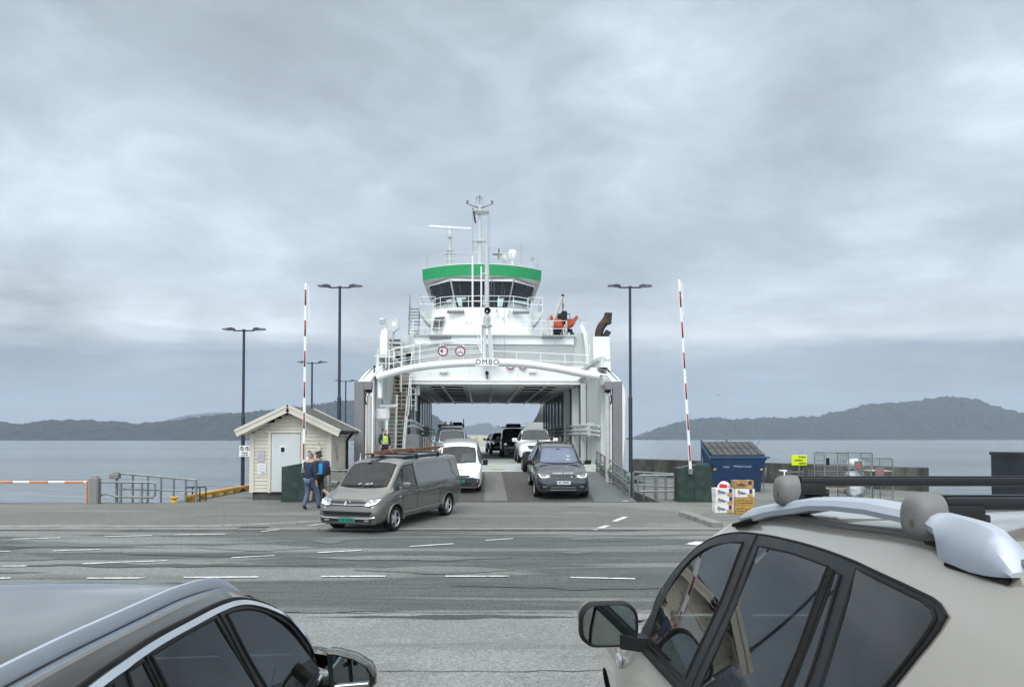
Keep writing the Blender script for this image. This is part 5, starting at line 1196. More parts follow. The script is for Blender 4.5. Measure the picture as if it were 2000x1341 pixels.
def sm(P, corner=48, per=4):
    """round a closed outline through its points, keeping sharp corners"""
    V = [Vector(p) for p in P]; n = len(V); sharp = []
    for i in range(n):
        a, b = V[i]-V[i-1], V[(i+1) % n]-V[i]; sharp.append(abs(a.angle_signed(b, 0)) > R(corner))
    o = []
    for i in range(n):
        b, c = V[i], V[(i+1) % n]; a = V[i-1] if not sharp[i] else b*2-c; d = V[(i+2) % n] if not sharp[(i+1) % n] else c*2-b
        L = (c-b).length; k_ = max(1, min(per, int(L/.03)))
        if L > .45: a = b*2-c if sharp[i] else a; 
        for k in range(k_):
            t = k/k_; la, ld = (b-a), (d-c)
            m0 = ((c-b)/max(L, 1e-6)+la/max(la.length, 1e-6))*.5*L if not sharp[i] else (c-b); m1 = ((c-b)/max(L, 1e-6)+ld/max(ld.length, 1e-6))*.5*L if not sharp[(i+1) % n] else (c-b)
            o.append(tuple((2*t**3-3*t*t+1)*b+(t**3-2*t*t+t)*m0+(-2*t**3+3*t*t)*c+(t**3-t*t)*m1))
    return o
def mir(P): return [(-u, v) for u, v in P[::-1]]

# ---- shells: rows are (y, z_low, w_low, z_mid, w_mid, z_belt, w_belt, z_roof, w_roof, roof edge drop)
VAN = [(-2.65, .42, .80, .72, .84, 1.15, .84, 1.84, .68, .10), (-2.60, .34, .86, .72, .91, 1.15, .90, 1.92, .73, .10), (-2.45, .30, .89, .72, .945, 1.15, .93, 1.965, .76, .10), (-1.0, .28, .90, .72, .952, 1.15, .94, 1.985, .775, .10),
       (.55, .28, .90, .72, .952, 1.15, .94, 1.97, .775, .10), (.92, .28, .90, .72, .95, 1.15, .94, 1.93, .77, .09), (1.12, .28, .90, .72, .95, 1.13, .935, 1.84, .765, .08), (1.5, .28, .90, .72, .95, 1.10, .93, 1.52, .775, .06), (1.88, .28, .90, .72, .95, 1.06, .92, 1.19, .79, .045), (1.96, .28, .90, .72, .945, 1.05, .915, 1.155, .78, .045),
       (2.25, .27, .89, .70, .93, .96, .88, 1.035, .74, .05), (2.45, .26, .87, .66, .89, .86, .82, .92, .68, .05), (2.56, .26, .83, .62, .84, .78, .77, .82, .62, .04), (2.62, .30, .72, .56, .77, .68, .70, .71, .55, .03)]
SUV = [(-2.4, .55, .70, .8, .80, 1.05, .76, 1.50, .58, .08), (-2.34, .42, .82, .8, .88, 1.08, .85, 1.62, .60, .09), (-2.1, .34, .90, .8, .95, 1.10, .92, 1.70, .63, .09), (-1.2, .30, .93, .8, .97, 1.10, .94, 1.755, .66, .09), (-.2, .30, .93, .8, .97, 1.09, .945, 1.765, .675, .09), (.25, .30, .93, .8, .97, 1.09, .945, 1.72, .67, .085), (.62, .30, .93, .8, .97, 1.08, .94, 1.46, .69, .06),
       (.98, .30, .93, .8, .97, 1.06, .93, 1.18, .74, .045), (1.06, .30, .93, .8, .97, 1.05, .93, 1.145, .75, .05), (1.6, .30, .92, .78, .96, 1.02, .90, 1.10, .74, .05), (2.05, .30, .90, .76, .93, .97, .86, 1.04, .72, .05), (2.24, .28, .87, .72, .90, .92, .82, .98, .68, .045), (2.36, .30, .80, .66, .84, .80, .76, .86, .60, .04), (2.43, .36, .66, .58, .74, .66, .68, .70, .52, .03)]
CAD = [(-2.2, .45, .76, .8, .80, 1.1, .80, 1.70, .62, .08), (-2.14, .36, .82, .8, .86, 1.1, .85, 1.77, .66, .09), (-1.9, .32, .85, .8, .88, 1.1, .875, 1.80, .69, .09), (0, .28, .86, .75, .895, 1.08, .88, 1.82, .70, .09), (.45, .28, .86, .75, .895, 1.07, .88, 1.80, .695, .09), (.72, .28, .86, .75, .895, 1.06, .88, 1.72, .69, .08), (1.1, .28, .86, .75, .895, 1.04, .875, 1.40, .71, .06),
       (1.42, .28, .86, .75, .89, 1.02, .87, 1.12, .74, .04), (1.5, .28, .86, .74, .885, 1.0, .86, 1.08, .74, .045), (1.85, .27, .84, .70, .86, .92, .82, .98, .70, .05), (2.05, .26, .82, .66, .83, .84, .77, .88, .64, .04), (2.15, .26, .76, .60, .79, .74, .71, .77, .58, .03), (2.2, .30, .66, .54, .72, .64, .64, .67, .5, .03)]
M_GLASS_SKY = mat('windscreen_glass', (.022, .028, .030), .03, .03, .35, 1.6, spec=.5)
M_GLASS_BLUE = mat('blue_tinted_windscreen', (.085, .11, .165), .05, .25, .18, 1.5, spec=.8)
M_GRILLE = mat('black_grille', (.010, .010, .011), .4, 0, .3, 20)

# ---- brown grey van with planks on its roof
M_VAN = mat('warm_grey_metallic_paint', (.175, .165, .15), .26, .6, .05, 90, coat=1.0, dirt=(.17, .16, .145), dscale=.9, damt=.35)
vx, vy = at(769, 1034, 19.25).x, 19.25
fw = at(768, 1037, 19.25); VH = R(180-20)
def heading_loc(p, dx, dy, h):
    """thing origin so that its local point (dx, dy) lands on world point p"""
    c, s = math.cos(h), math.sin(h); return Vector((p[0]-(dx*c-dy*s), p[1]-(dx*s+dy*c), gz(p[1])))
VS = .94; lo = heading_loc(fw, -.85*VS, 1.70*VS, VH)
van = Car('panel_van', 'brown grey panel van with planks on its roof turning off the ramp', 'van', lo, VH, VAN, M_VAN, (1.70, -1.62), .345, .835, n=90, tilt=-R(1.5))
lo.z = .045; van.root.location = lo
van.add_wheels(spokes=5); van.root.scale = (VS, VS, VS*.95)
WS = [(-.70, 1.235), (-.40, 1.205), (0, 1.195), (.40, 1.205), (.70, 1.235), (.70, 1.5), (.655, 1.80), (.4, 1.845), (0, 1.855), (-.4, 1.845), (-.655, 1.80), (-.70, 1.5)]
SW = [(.50, 1.16), (1.72, 1.14), (1.66, 1.2), (1.12, 1.70), (1.0, 1.77), (.50, 1.80)]
van.cabin(VAN, -.1, 2.0, [SW], WS, .7, .6); van.seats([(.30, 1)], .42, .92, (-.42, 1.12, 1.18))
mb = MB(); mb.quadbox(-.80, .80, 1.45, 1.95, .9, 1.12, .06); mb.build('dashboard', M_BLACK, van.root)
w = van.patch('windscreen', 'front', WS, G_CLEAR, .010, fit=True, smooth=80); van.line('seal', 'front', WS, M_BLACK, .012, .006, closed=True, parent=w)
mb = MB()
for u0, u1, v1 in ((-.62, -.05, 1.21), (.02, .6, 1.21)): van.line('wiper', 'front', [(u0, 1.24), (u1, v1+.02)], None, .01, .03, into=mb)
mb.build('wiper', M_BLACK, w)
mb = MB()
for u in (-.12, .10, .22): h, n_ = van.hit('front', -u, 1.27+abs(u)*.1); mb.box(h+n_*.013, (.10, .02, .03), (0, .3, .2))
mb.build('parking_note', M_PLATEW, w)
SW = [(.50, 1.16), (1.72, 1.14), (1.66, 1.2), (1.12, 1.70), (1.0, 1.77), (.50, 1.80)]
van.both('side_window', SW, G_DOOR, off=.006); 
for sd_ in ('left', 'right'):
    van.line('window_seal', sd_, SW, M_BLACK, .012, .005, closed=True); van.line('quarter_bar', sd_, [(1.28, 1.15), (1.10, 1.68)], M_BLACK, .018, .008)
    pr = rrect(-2.42, .38, 1.22, 1.80, .10); van.line('panel_crease', sd_, pr, M_VAN, .016, -.004, closed=True)
    van.line('body_crease', sd_, [(-2.55, 1.02), (1.2, .98), (2.2, .86)], M_VAN, .012, -.002); van.line('sill_crease', sd_, [(-1.2, .46), (1.3, .46)], M_VAN, .018, -.004)
    mb = MB()
    for u, v0, v1 in ((.46, .40, 1.86), (-.98, .40, 1.15), (1.32, .5, 1.05)): van.line('gap', sd_, [(u, v0), (u, v1)], None, .006, .0, into=mb)
    mb.build('door_gap', M_DARK, van.root)
    for u in (.32, .60): h, n_ = van.hit(sd_, u, 1.03); mb = MB(); mb.box(h+n_*.025, (.035, .17, .03), None, .01); mb.build('door_handle', M_VAN, van.root)
    h, n_ = van.hit(sd_, 1.45, .93); mb = MB(); mb.box(h+n_*.008, (.02, .13, .045), None, .008); mb.build('side_repeater', M_LENS, van.root)
    mb = MB(); mb.tube([Vector((0, 0, 0))+Vector(((s_ := -1 if sd_ == 'left' else 1)*(van.W-.01), y_, z_)) for y_, z_ in [(1.70+.425*math.cos(a), .345+.425*math.sin(a)) for a in [R(-8+14*i) for i in range(15)]]], .026, 6)
    mb.tube([Vector((s_*(van.W-.015), -1.62+.42*math.cos(a), .345+.42*math.sin(a))) for a in [R(-8+14*i) for i in range(15)]], .024, 6); mb.build('arch_lip', M_VAN, van.root)
van.patch('upper_grille', 'front', [(-.52, .76), (.52, .76), (.55, .80), (.52, .905), (.3, .92), (-.3, .92), (-.52, .905), (-.55, .80)], M_GRILLE, .010)
mb = MB(); van.line('b', 'front', [(-.53, .80), (0, .785), (.53, .80)], None, .011, .018, into=mb); van.line('b', 'front', [(-.52, .885), (0, .89), (.52, .885)], None, .006, .016, into=mb); mb.build('grille_bar', M_CHROME, van.root)
bz = van.hit('front', 0, .835)[0]; Mx = Matrix.Translation((0, bz.y+.03, .835)) @ Euler((R(-75), 0, 0)).to_matrix().to_4x4()
mb = MB(); mb.lathe([(0, 0), (.075, 0), (.085, .012), (.092, .0), (.092, -.02), (0, -.02)], n=26, M=Mx); em = mb.build('emblem', M_CHROME, van.root)
mb = MB(); q = lambda a, b: Mx @ Vector((a, b, .008))
for pts in ([(-.045, .055), (-.012, -.0), (.0, .02), (.012, 0), (.045, .055)], [(-.065, .02), (-.03, -.055), (.0, .0), (.03, -.055), (.065, .02)]): mb.tube([q(a, -b) for a, b in pts], .008, 5)
mb.build('letters', M_CHROME, em); mb = MB(); mb.lathe([(0, .004), (.072, .004), (.072, .001), (0, .001)], n=20, M=Mx); mb.build('emblem_field', M_DARK, em)
HL = [(.50, .765), (.62, .745), (.80, .80), (.86, .92), (.855, .955), (.56, .93), (.53, .90)]
for sg in (1, -1):
    P = HL if sg > 0 else mir(HL); o = van.patch('headlight', 'front', P, M_LENS, .012, grid=.04); van.line('bezel', 'front', P, M_GRILLE, .010, .012, closed=True, parent=o, step=.03)
    mb = MB()
    for u, v, r_ in ((.60, .86, .045), (.72, .885, .045)): h, n_ = van.hit('front', sg*u, v); mb.tube([h+n_*.02+Vector((r_*math.cos(a), 0, r_*.75*math.sin(a))) for a in [i*math.pi/8 for i in range(16)]], .008, 5, closed=True)
    mb.build('reflector', M_GRILLE, o)
    mb = MB(); van.line('d', 'front', [(sg*.56, .785), (sg*.66, .772), (sg*.79, .815), (sg*.835, .90)], None, .012, .02, into=mb); mb.build('daylight_strip', M_LAMPON, o)
van.patch('lower_grille', 'front', [(-.66, .50), (.66, .50), (.74, .62), (-.74, .62)], M_GRILLE, .008)
mb = MB()
for v in (.53, .56, .59): van.line('s', 'front', [(-.66, v), (.66, v)], None, .006, .012, into=mb)
mb.build('grille_slat', M_BLACK, van.root)
van.patch('bumper_intake', 'front', [(-.70, .33), (.70, .33), (.76, .43), (-.76, .43)], M_GRILLE, .008)
van.line('bumper_trim', 'front', [(-.80, .475), (-.66, .44), (0, .43), (.66, .44), (.80, .475)], M_CHROME, .014, .012)
for sg in (1, -1): van.patch('fog_lamp', 'front', rrect(*sorted((sg*.52, sg*.66)), .36, .405, .015), M_LENS, .016, grid=.03)
van.plate(0, .385, 'NV 21035', M_PLATEG)
van.mirrors(1.42, 1.24, 1.12, M_VAN, (.25, .16, .20))
mb = MB(); mb.quadbox(-.62, .62, -2.0, .55, 1.965, 1.99, .01); mb.build('roof_panel', mat('dark_roof_film', (.02, .021, .023), .18, 0, .1, 2), van.root)
mb = MB(); mb.quadbox(-.5, .48, -.5, .38, 2.0, 2.03, .008); mb.quadbox(-.5, .48, -1.75, -.7, 2.0, 2.03, .008); mb.build('solar_panel', mat('blue_grey_solar_panel', (.22, .25, .29), .12, .2, .2, 6), van.root)
mb = MB()
for y_ in (.05, -1.35): mb.box((0, y_, 2.06), (1.5, .05, .035), None, .008); [mb.box((sx*.72, y_, 2.0), (.06, .10, .14), None, .015) for sx in (-1, 1)]
mb.build('roof_bar', M_BLACK, van.root)
mb = MB(); h, n_ = van.hit('top', -.55, .7); mb.tube(arc((.58, .98, 1.9), (.60, .9, 2.05), (.55, 1.0, 2.1), 6), .014, 5); mb.build('aerial', M_WHITE, van.root)
# planks lie across the roof bars
M_PLANK = mat('red_brown_plank', (.16, .062, .032), .6, 0, .25, 2, (1, 8, 8), dirt=(.06, .03, .02), damt=.4)
Mv = Matrix.Translation(lo) @ Matrix.Rotation(VH, 4, 'Z') @ Matrix.Rotation(-R(1.5), 4, 'X') @ Matrix.Diagonal((VS, VS, VS*.95, 1))
for k, (lab, xo, zo, y0, y1, an) in enumerate((('longest red brown plank on the van roof, lowest of the three', .30, 2.10, -3.55, 1.15, .0), ('red brown plank on the van roof, beside the longest one', .17, 2.105, -3.3, 1.0, .01), ('red brown plank stacked on top of the other roof planks', .23, 2.15, -3.7, .7, -.012))):
    mb = MB(); mb.box((xo, (y0+y1)/2, zo), (.12, y1-y0, .045), (0, 0, an), .006); o = mb.build('plank', M_PLANK, smooth=0); o.matrix_world = Mv; tag(o, lab, 'plank', 'planks strapped to the van roof')
for y_, lab in ((.05, 'rust coloured strap round the planks at the front bar of the brown grey van'), (-1.35, 'rust coloured strap round the planks at the rear bar of the brown grey van')):
    g = MB(); g.tube([(.07, y_, 2.08), (.07, y_, 2.15), (.2, y_, 2.19), (.36, y_, 2.15), (.38, y_, 2.08)], .016, 6)
    o = g.build('strap', mat('orange_strap', (.28, .11, .05), .7, 0, .2, 8)); o.matrix_world = Mv; tag(o, lab, 'strap', 'straps on the planks')

# ---- dark grey four wheel drive at the foot of the ramp
M_DGREY = mat('charcoal_metallic_paint', (.044, .046, .052), .25, .6, .06, 90, coat=1.0)
rr = Car('off_road_car', 'dark grey off road car with bluish windscreen coming down the ramp', 'car', (at(1088, 960, 26.0).x+.10, 28.15, rz(28.15)-.01), R(180+2.4), SUV, M_DGREY, (1.52, -1.40), .385, .845, tilt=-math.atan(.089), n=80)
rr.add_wheels(spokes=7, w=.26); rr.root.scale = (.955, .955, .955)
WS2 = [(-.72, 1.20), (-.4, 1.175), (0, 1.165), (.4, 1.175), (.72, 1.20), (.635, 1.55), (.575, 1.665), (.3, 1.695), (0, 1.70), (-.3, 1.695), (-.575, 1.665), (-.635, 1.55)]
w = rr.patch('windscreen', 'front', WS2, M_GLASS_BLUE, .008); rr.line('seal', 'front', WS2, M_BLACK, .014, .004, closed=True, parent=w)
h, n_ = rr.hit('front', 0, 1.63); mb = MB(); mb.box(h+n_*.012+Vector((0, 0, -.02)), (.14, .02, .07), None, .01); mb.build('inner_mirror', M_DARK, w)
mb = MB()
for u, v in ((-.36, 1.40), (-.33, 1.28)): h, n_ = rr.hit('front', u, v); mb.box(h+n_*.01, (.10, .012, .03), (.8, 0, 0), .004)
mb.build('badge', M_PLATEW, w)
SW2 = [(-2.05, 1.20), (.92, 1.14), (.55, 1.46), (.25, 1.60), (-.2, 1.66), (-1.2, 1.65), (-1.9, 1.58)]
rr.both('side_window', SW2, M_DARKGLASS, off=.007)
for sd_ in ('left', 'right'):
    mb = MB()
    for u in (-.22, -1.25): rr.line('g', sd_, [(u, .45), (u, 1.62)], None, .012, .006, into=mb)
    mb.build('door_pillar', M_BLACK, rr.root); rr.line('side_trim', sd_, [(-.9, .52), (1.0, .52)], M_BLACK, .03, .005)
    h, n_ = rr.hit(sd_, 1.0, .9); mb = MB(); mb.box(h+n_*.005, (.02, .10, .2), None, .006); mb.build('side_vent', M_CHROME, rr.root)
rr.patch('grille', 'front', [(-.44, .80), (.44, .80), (.475, .90), (.42, .935), (-.42, .935), (-.475, .90)], M_GRILLE, .010)
rr.line('grille_surround', 'front', [(-.44, .80), (.44, .80), (.475, .90), (.42, .935), (-.42, .935), (-.475, .90)], M_STEEL, .010, .010, closed=True)
h, _ = rr.hit('front', 0, .965); text('lettering', 'RANGE ROVER', .075, M_CHROME, rr.root, (0, h.y+.012, .968), (R(72), 0, math.pi), bold=.004, spacing=1.75, ext=.006, sx=.9)
h, _ = rr.hit('front', -.3, .85); mb = MB(); mb.box(h+Vector((0, .018, 0)), (.085, .012, .035), None, .012); mb.build('badge', M_CHROME, rr.root)
HL2 = [(.485, .83), (.60, .80), (.80, .82), (.86, .955), (.72, .935), (.60, .92), (.51, .905)]
for sg in (1, -1):
    P = HL2 if sg > 0 else mir(HL2); o = rr.patch('headlight', 'front', P, mat('dark_lamp_glass', (.10, .11, .12), .08, .3, .2, 10, coat=1), .012, grid=.04)
    mb = MB(); rr.line('d', 'front', [(sg*.50, .88), (sg*.505, .845), (sg*.60, .822), (sg*.78, .835), (sg*.84, .935)], None, .016, .016, step=.03, into=mb)
    h, n_ = rr.hit('front', sg*.555, .865); mb.tube([h+n_*.014+Vector((.036*math.cos(a), 0, .03*math.sin(a))) for a in [i*math.pi/8 for i in range(16)]], .012, 5, closed=True); mb.build('daylight_strip', M_LAMPON, o)
    P = [(.48, .44), (.80, .44), (.82, .60), (.74, .61), (.56, .61)]; P = P if sg > 0 else mir(P); o = rr.patch('bumper_intake', 'front', P, M_GRILLE, .008)
    o2 = rr.patch('fog_lamp', 'front', rrect(*sorted((sg*.57, sg*.73)), .50, .545, .015), M_STEEL, .016, grid=.04, parent=o)
rr.patch('lower_grille', 'front', [(-.52, .36), (.52, .36), (.50, .47), (.42, .53), (-.42, .53), (-.50, .47)], M_GRILLE, .008)
mb = MB(); rr.line('t', 'front', [(-.44, .49), (.44, .49)], None, .010, .014, into=mb); rr.line('t', 'front', [(-.46, .40), (.46, .40)], None, .012, .014, into=mb); mb.build('bumper_trim', M_STEEL, rr.root)
rr.plate(0, .655, 'BT 39999', M_PLATEW)
rr.mirrors(.72, 1.18, 1.10, M_BLACK, (.25, .14, .17))
mb = MB()
for sx in (-1, 1): mb.tube([(sx*.62, .2, 1.67), (sx*.625, .1, 1.75), (sx*.62, -.2, 1.79), (sx*.61, -1.6, 1.78), (sx*.6, -1.9, 1.70)], .022, 7)
mb.build('roof_rail', M_BLACK, rr.root)
# twin axle trailer behind it
tr = thing('car_trailer', 'low dark twin axle trailer hitched behind the dark grey car on the ramp', 'trailer', (AX(34.2)+2.42, 34.0, rz(33.0)), R(180+2.3))
mb = MB(); mb.quadbox(-.85, .85, -2.2, 1.6, .55, .66, .02); mb.cyl((0, 1.6, .58), (0, 2.9, .5), .05); mb.build('bed', M_BLACK, tr)
for y_ in (.55, -.35):
    for sx in (-1, 1):
        mb = MB(); mb.lathe([(.16, -.1), (.30, -.105), (.335, -.07), (.345, 0), (.335, .07), (.30, .105), (.16, .1)], n=28, M=Matrix.Translation((sx*1.05, y_, .345)) @ Euler((0, R(90), 0)).to_matrix().to_4x4()); ty = mb.build('wheel', M_RUBBER, tr)
        mb = MB(); mb.cyl((sx*1.14, y_, .345), (sx*1.16, y_, .345), .17, n=20); mb.build('rim', M_STEEL, ty)
for sx in (-1, 1):
    mb = MB(); mb.tube([(sx*1.05, 1.05, .45), (sx*1.05, .95, .72), (sx*1.05, .55, .80), (sx*1.05, -.35, .80), (sx*1.05, -.75, .7), (sx*1.05, -.85, .45)], .05, 6); mb.build('mudguard', M_BLACK, tr)

# ---- white and silver small vans on the left lane
def small_van(label, loc, h, m, bumper, plate, text_=None, tilt=None, cab=False):
    c = Car('small_van', label, 'van', loc, h, CAD, m, (1.33, -1.30), .315, .765, tilt=tilt, n=70)
    c.add_wheels(spokes=6, w=.2)
    W_ = [(-.66, 1.15), (0, 1.12), (.66, 1.15), (.655, 1.4), (.615, 1.66), (.3, 1.70), (0, 1.71), (-.3, 1.70), (-.615, 1.66), (-.655, 1.4)]
    S_ = [(.25, 1.12), (1.3, 1.08), (1.12, 1.30), (.82, 1.58), (.25, 1.66)]
    if cab:
        c.cabin(CAD, -.5, 1.55, [S_], W_, .4, .5); c.seats([(.10, 1)], .38, .78, (-.38, .78, .98)); mb = MB(); mb.quadbox(-.74, .74, 1.02, 1.5, .75, 1.04, .05); mb.build('dashboard', M_BLACK, c.root)
    w = c.patch('windscreen', 'front', W_, G_CLEAR if cab else M_GLASS_SKY, .008); c.line('seal', 'front', W_, M_BLACK, .012, .004, closed=True, parent=w)
    S_ = [(.25, 1.12), (1.3, 1.08), (1.12, 1.30), (.82, 1.58), (.25, 1.66)]; c.both('side_window', S_, G_DOOR if cab else M_DARKGLASS, off=.007)
    c.both('cargo_window_panel', rrect(-1.9, .05, 1.15, 1.66, .08), m, off=.004)
    c.patch('bumper', 'front', [(-.73, .30), (.73, .30), (.80, .45), (.80, .60), (.55, .655), (-.55, .655), (-.80, .60), (-.80, .45)], bumper, .008)
    c.patch('grille', 'front', [(-.40, .665), (.40, .665), (.44, .74), (-.44, .74)], M_GRILLE, .010)
    mb = MB()
    for v in (.36, .41, .46): c.line('s', 'front', [(-.5, v), (.5, v)], None, .010, .014, into=mb)
    mb.build('intake_slat', M_DARK, c.root)
    H_ = [(.44, .665), (.62, .66), (.765, .76), (.81, .90), (.76, .905), (.52, .78)]
    for sg in (1, -1): c.patch('headlight', 'front', H_ if sg > 0 else mir(H_), mat('warm_headlamp_lens', (.70, .64, .56), .1, .25, .2, 12, coat=1), .012, grid=.04)
    h_, n_ = c.hit('front', 0, .72); mb = MB(); mb.lathe([(0, .01), (.06, .01), (.06, -.01), (0, -.01)], n=18, M=Matrix.Translation(h_+n_*.02) @ Euler((R(-90), 0, 0)).to_matrix().to_4x4()); mb.build('emblem', M_CHROME, c.root)
    if plate: c.plate(0, .52, plate, M_PLATEG, w=.48)
    c.mirrors(1.12, 1.12, 1.02, M_BLACK if bumper is not m else m, (.19, .12, .22))
    return c
M_CARW = mat('white_car_paint', (.74, .75, .75), .28, 0, .03, 2, coat=1.0, dirt=(.6, .59, .56), damt=.25)
M_CARS = mat('silver_car_paint', (.40, .43, .46), .30, .6, .04, 60, coat=1.0)
M_BUMP = mat('dark_bumper_plastic', (.035, .037, .04), .6, 0, .15, 8)
cad = small_van('white small van with dark bumper and a driver behind the grey van', (at(895, 900, 27.2).x-.08, 29.25, rz(29.25)-.01), R(180+2.3), M_CARW, M_BUMP, 'KH 2651', tilt=-math.atan(.089), cab=True)
cad.root.scale = (.94, .94, .92)
h, _ = cad.hit('front', .1, .92); text('lettering', 'norse', .13, mat('grey_lettering', (.2, .21, .22), .5, 0, .05, 5), cad.root, (-.02, h.y+.02, .925), (R(64), 0, math.pi), bold=.003)
sil = small_van('silver small van with mint tinted windscreen behind the white small van', (at(883, 870, 41.6).x, 42.2, DZ), R(180+2.3), M_CARS, M_CARS, None)
sil.root.scale = (.97, .97, .97)
def big_van(name, label, loc, h, m, rack=False, box=False, lights=False):
    c = Car(name, label, 'van', loc, h, VAN, m, (1.70, -1.62), .345, .835, n=60); c.add_wheels(spokes=5)
    w = c.patch('windscreen', 'front', WS, M_GLASS_SKY if not box else M_DARKGLASS, .008); c.line('seal', 'front', WS, M_BLACK, .012, .006, closed=True, parent=w)
    c.both('side_window', SW, M_DARKGLASS, off=.006)
    c.patch('grille', 'front', [(-.52, .77), (.52, .77), (.52, .905), (-.52, .905)], M_GRILLE, .010); c.patch('lower_grille', 'front', [(-.66, .40), (.66, .40), (.74, .60), (-.74, .60)], M_GRILLE, .008)
    for sg in (1, -1):
        o = c.patch('headlight', 'front', HL if sg > 0 else mir(HL), M_LENS, .012, grid=.05)
        if lights: mb = MB(); q, n_ = c.hit('front', sg*.64, .86); mb.ball(q+n_*.02, .075, 10); mb.build('bulb', M_LAMPON, o)
    c.mirrors(1.42, 1.24, 1.12, m, (.25, .16, .22))
    if rack:
        mb = MB()
        for y_ in (.4, -.7, -1.9): mb.box((0, y_, 2.10), (1.6, .06, .05)); [mb.box((sx*.76, y_, 2.03), (.06, .08, .16)) for sx in (-1, 1)]
        for sx in (-1, 1): mb.cyl((sx*.78, .5, 2.12), (sx*.78, -2.2, 2.12), .025)
        mb.cyl((-.80, .42, 2.1), (-.80, .42, 2.5), .03); mb.build('roof_rack', M_BLACK, c.root)
        mb = MB(); mb.quadbox(-.7, -.1, -1.2, .2, 2.13, 2.28, .05); mb.build('roof_load', M_BLACK, c.root)
        mb = MB(); [mb.lathe([(0, .2), (.07, .18), (.09, .0), (0, 0)], n=12, c=(x_, .35, 2.13)) for x_ in (.35, .0)]; mb.build('beacon', M_AMBER, c.root)
    if box:
        mb = MB(); mb.box((0, -.6, 2.16), (1.0, 2.0, .26), None, .08, 2); mb.build('roof_box', M_BLACK, c.root)
        mb = MB(); [mb.box((0, y_, 2.05), (1.6, .06, .06)) for y_ in (.1, -1.3)]; mb.build('roof_bar', M_BLACK, c.root)
    return c
big_van('panel_van', 'white panel van with black roof rack and beacons deep inside the ferry', (at(877, 870, 47).x, 48.6, DZ), R(180+2.3), M_CARW, rack=True)
M_CARB = mat('black_car_paint', (.012, .013, .016), .22, .2, .1, 3, coat=1.0)
big_van('passenger_van', 'black passenger van with roof box and lit headlights on the car deck', (at(1003, 870, 52).x, 54.2, DZ), R(180+2.3), M_CARB, box=True, lights=True)
def suv(name, label, loc, h, m, lights=False, plain=False, s=1.0):
    keys = [[v if j not in (6, 7) else v for j, v in enumerate(r)] for r in SUV]
    c = Car(name, label, 'car', loc, h, keys, m, (1.52, -1.40), .375, .85, n=60); c.add_wheels(spokes=6, w=.25)
    w = c.patch('windscreen', 'front', WS2, M_GLASS_SKY, .008); c.line('seal', 'front', WS2, M_BLACK, .012, .004, closed=True, parent=w); c.both('side_window', SW2, M_DARKGLASS, off=.007)
    c.patch('grille', 'front', [(-.40, .72), (.40, .72), (.52, .90), (-.52, .90)], M_GRILLE, .010); c.patch('lower_grille', 'front', [(-.6, .34), (.6, .34), (.72, .60), (.5, .52), (-.5, .52), (-.72, .60)], M_GRILLE, .008)
    H_ = [(.50, .84), (.62, .83), (.83, .90), (.86, .97), (.7, .96), (.52, .90)]
    for sg in (1, -1):
        o = c.patch('headlight', 'front', H_ if sg > 0 else mir(H_), M_LENS, .012, grid=.05)
        if lights: mb = MB(); q, n_ = c.hit('front', sg*.66, .88); mb.ball(q+n_*.02, .07, 10); mb.build('bulb', M_LAMPON, o)
    c.mirrors(.72, 1.18, 1.08, m, (.26, .14, .20)); return c
sv = suv('off_road_car', 'white off road car with raised bonnet behind the dark grey car', (at(1048, 870, 38.5).x-.05, 40.9, DZ), R(180+2.3), M_CARW)
mb = MB(); mb.box((0, 2.44, .5), (1.3, .1, .22), None, .04); mb.build('bumper_guard', M_BLACK, sv.root)
suv('estate_car', 'black estate car with lit headlights queued left of the black passenger van', (at(978, 870, 60).x, 62.5, DZ), R(180+2.3), M_CARB, lights=True)
suv('estate_car', 'dark grey estate car, farthest in the queue on the car deck', (at(968, 870, 68).x, 70.5, DZ), R(180+2.3), mat('dark_grey_car_paint', (.06, .065, .07), .25, .5, .05, 60, coat=1.0))

# =================================================================== THE TWO CARS IN FRONT
# silver beige compact off-roader on the right, shell rows in its own frame (mirror at y .75)
M_BEIGE = mat('silver_beige_metallic_paint', (.50, .45, .385), .24, .6, .02, 3, coat=1.0, dirt=(.38, .36, .33), dscale=1.3, damt=.3)
RAV = [(-2.3, .5, .70, .8, .80, 1.15, .78, 1.42, .55, .10), (-2.15, .45, .82, .8, .89, 1.06, .87, 1.58, .56, .11), (-1.8, .36, .86, .8, .91, 1.06, .886, 1.715, .585, .095), (-1.3, .33, .87, .8, .91, 1.06, .886, 1.787, .605, .085), (-.8, .32, .87, .78, .91, 1.06, .886, 1.786, .61, .082), (-.3, .31, .87, .77, .91, 1.06, .886, 1.76, .615, .085), (.1, .30, .87, .76, .91, 1.06, .886, 1.742, .62, .085),
       (.35, .30, .87, .75, .91, 1.06, .886, 1.705, .63, .08), (.55, .30, .87, .75, .91, 1.055, .888, 1.645, .66, .065), (.78, .30, .87, .75, .91, 1.05, .89, 1.525, .71, .055), (1.0, .30, .88, .78, .925, 1.045, .893, 1.305, .79, .045), (1.2, .30, .90, .82, .955, .98, .90, 1.10, .80, .045), (1.3, .30, .91, .82, .965, .97, .90, 1.06, .78, .045), (1.8, .30, .90, .78, .96, .94, .87, 1.0, .74, .06), (2.15, .30, .84, .68, .90, .86, .79, .92, .66, .06), (2.35, .32, .76, .6, .80, .76, .68, .79, .55, .04), (2.45, .38, .62, .55, .70, .64, .6, .66, .45, .03)]
rav = Car('off_road_car', 'silver beige off road car with black roof bars parked nearest on the right', 'car', (1.45, 2.39, .363), 0.0, RAV, M_BEIGE, (1.62, -1.0), .34, .80, n=130)
rav.add_wheels(spokes=5)
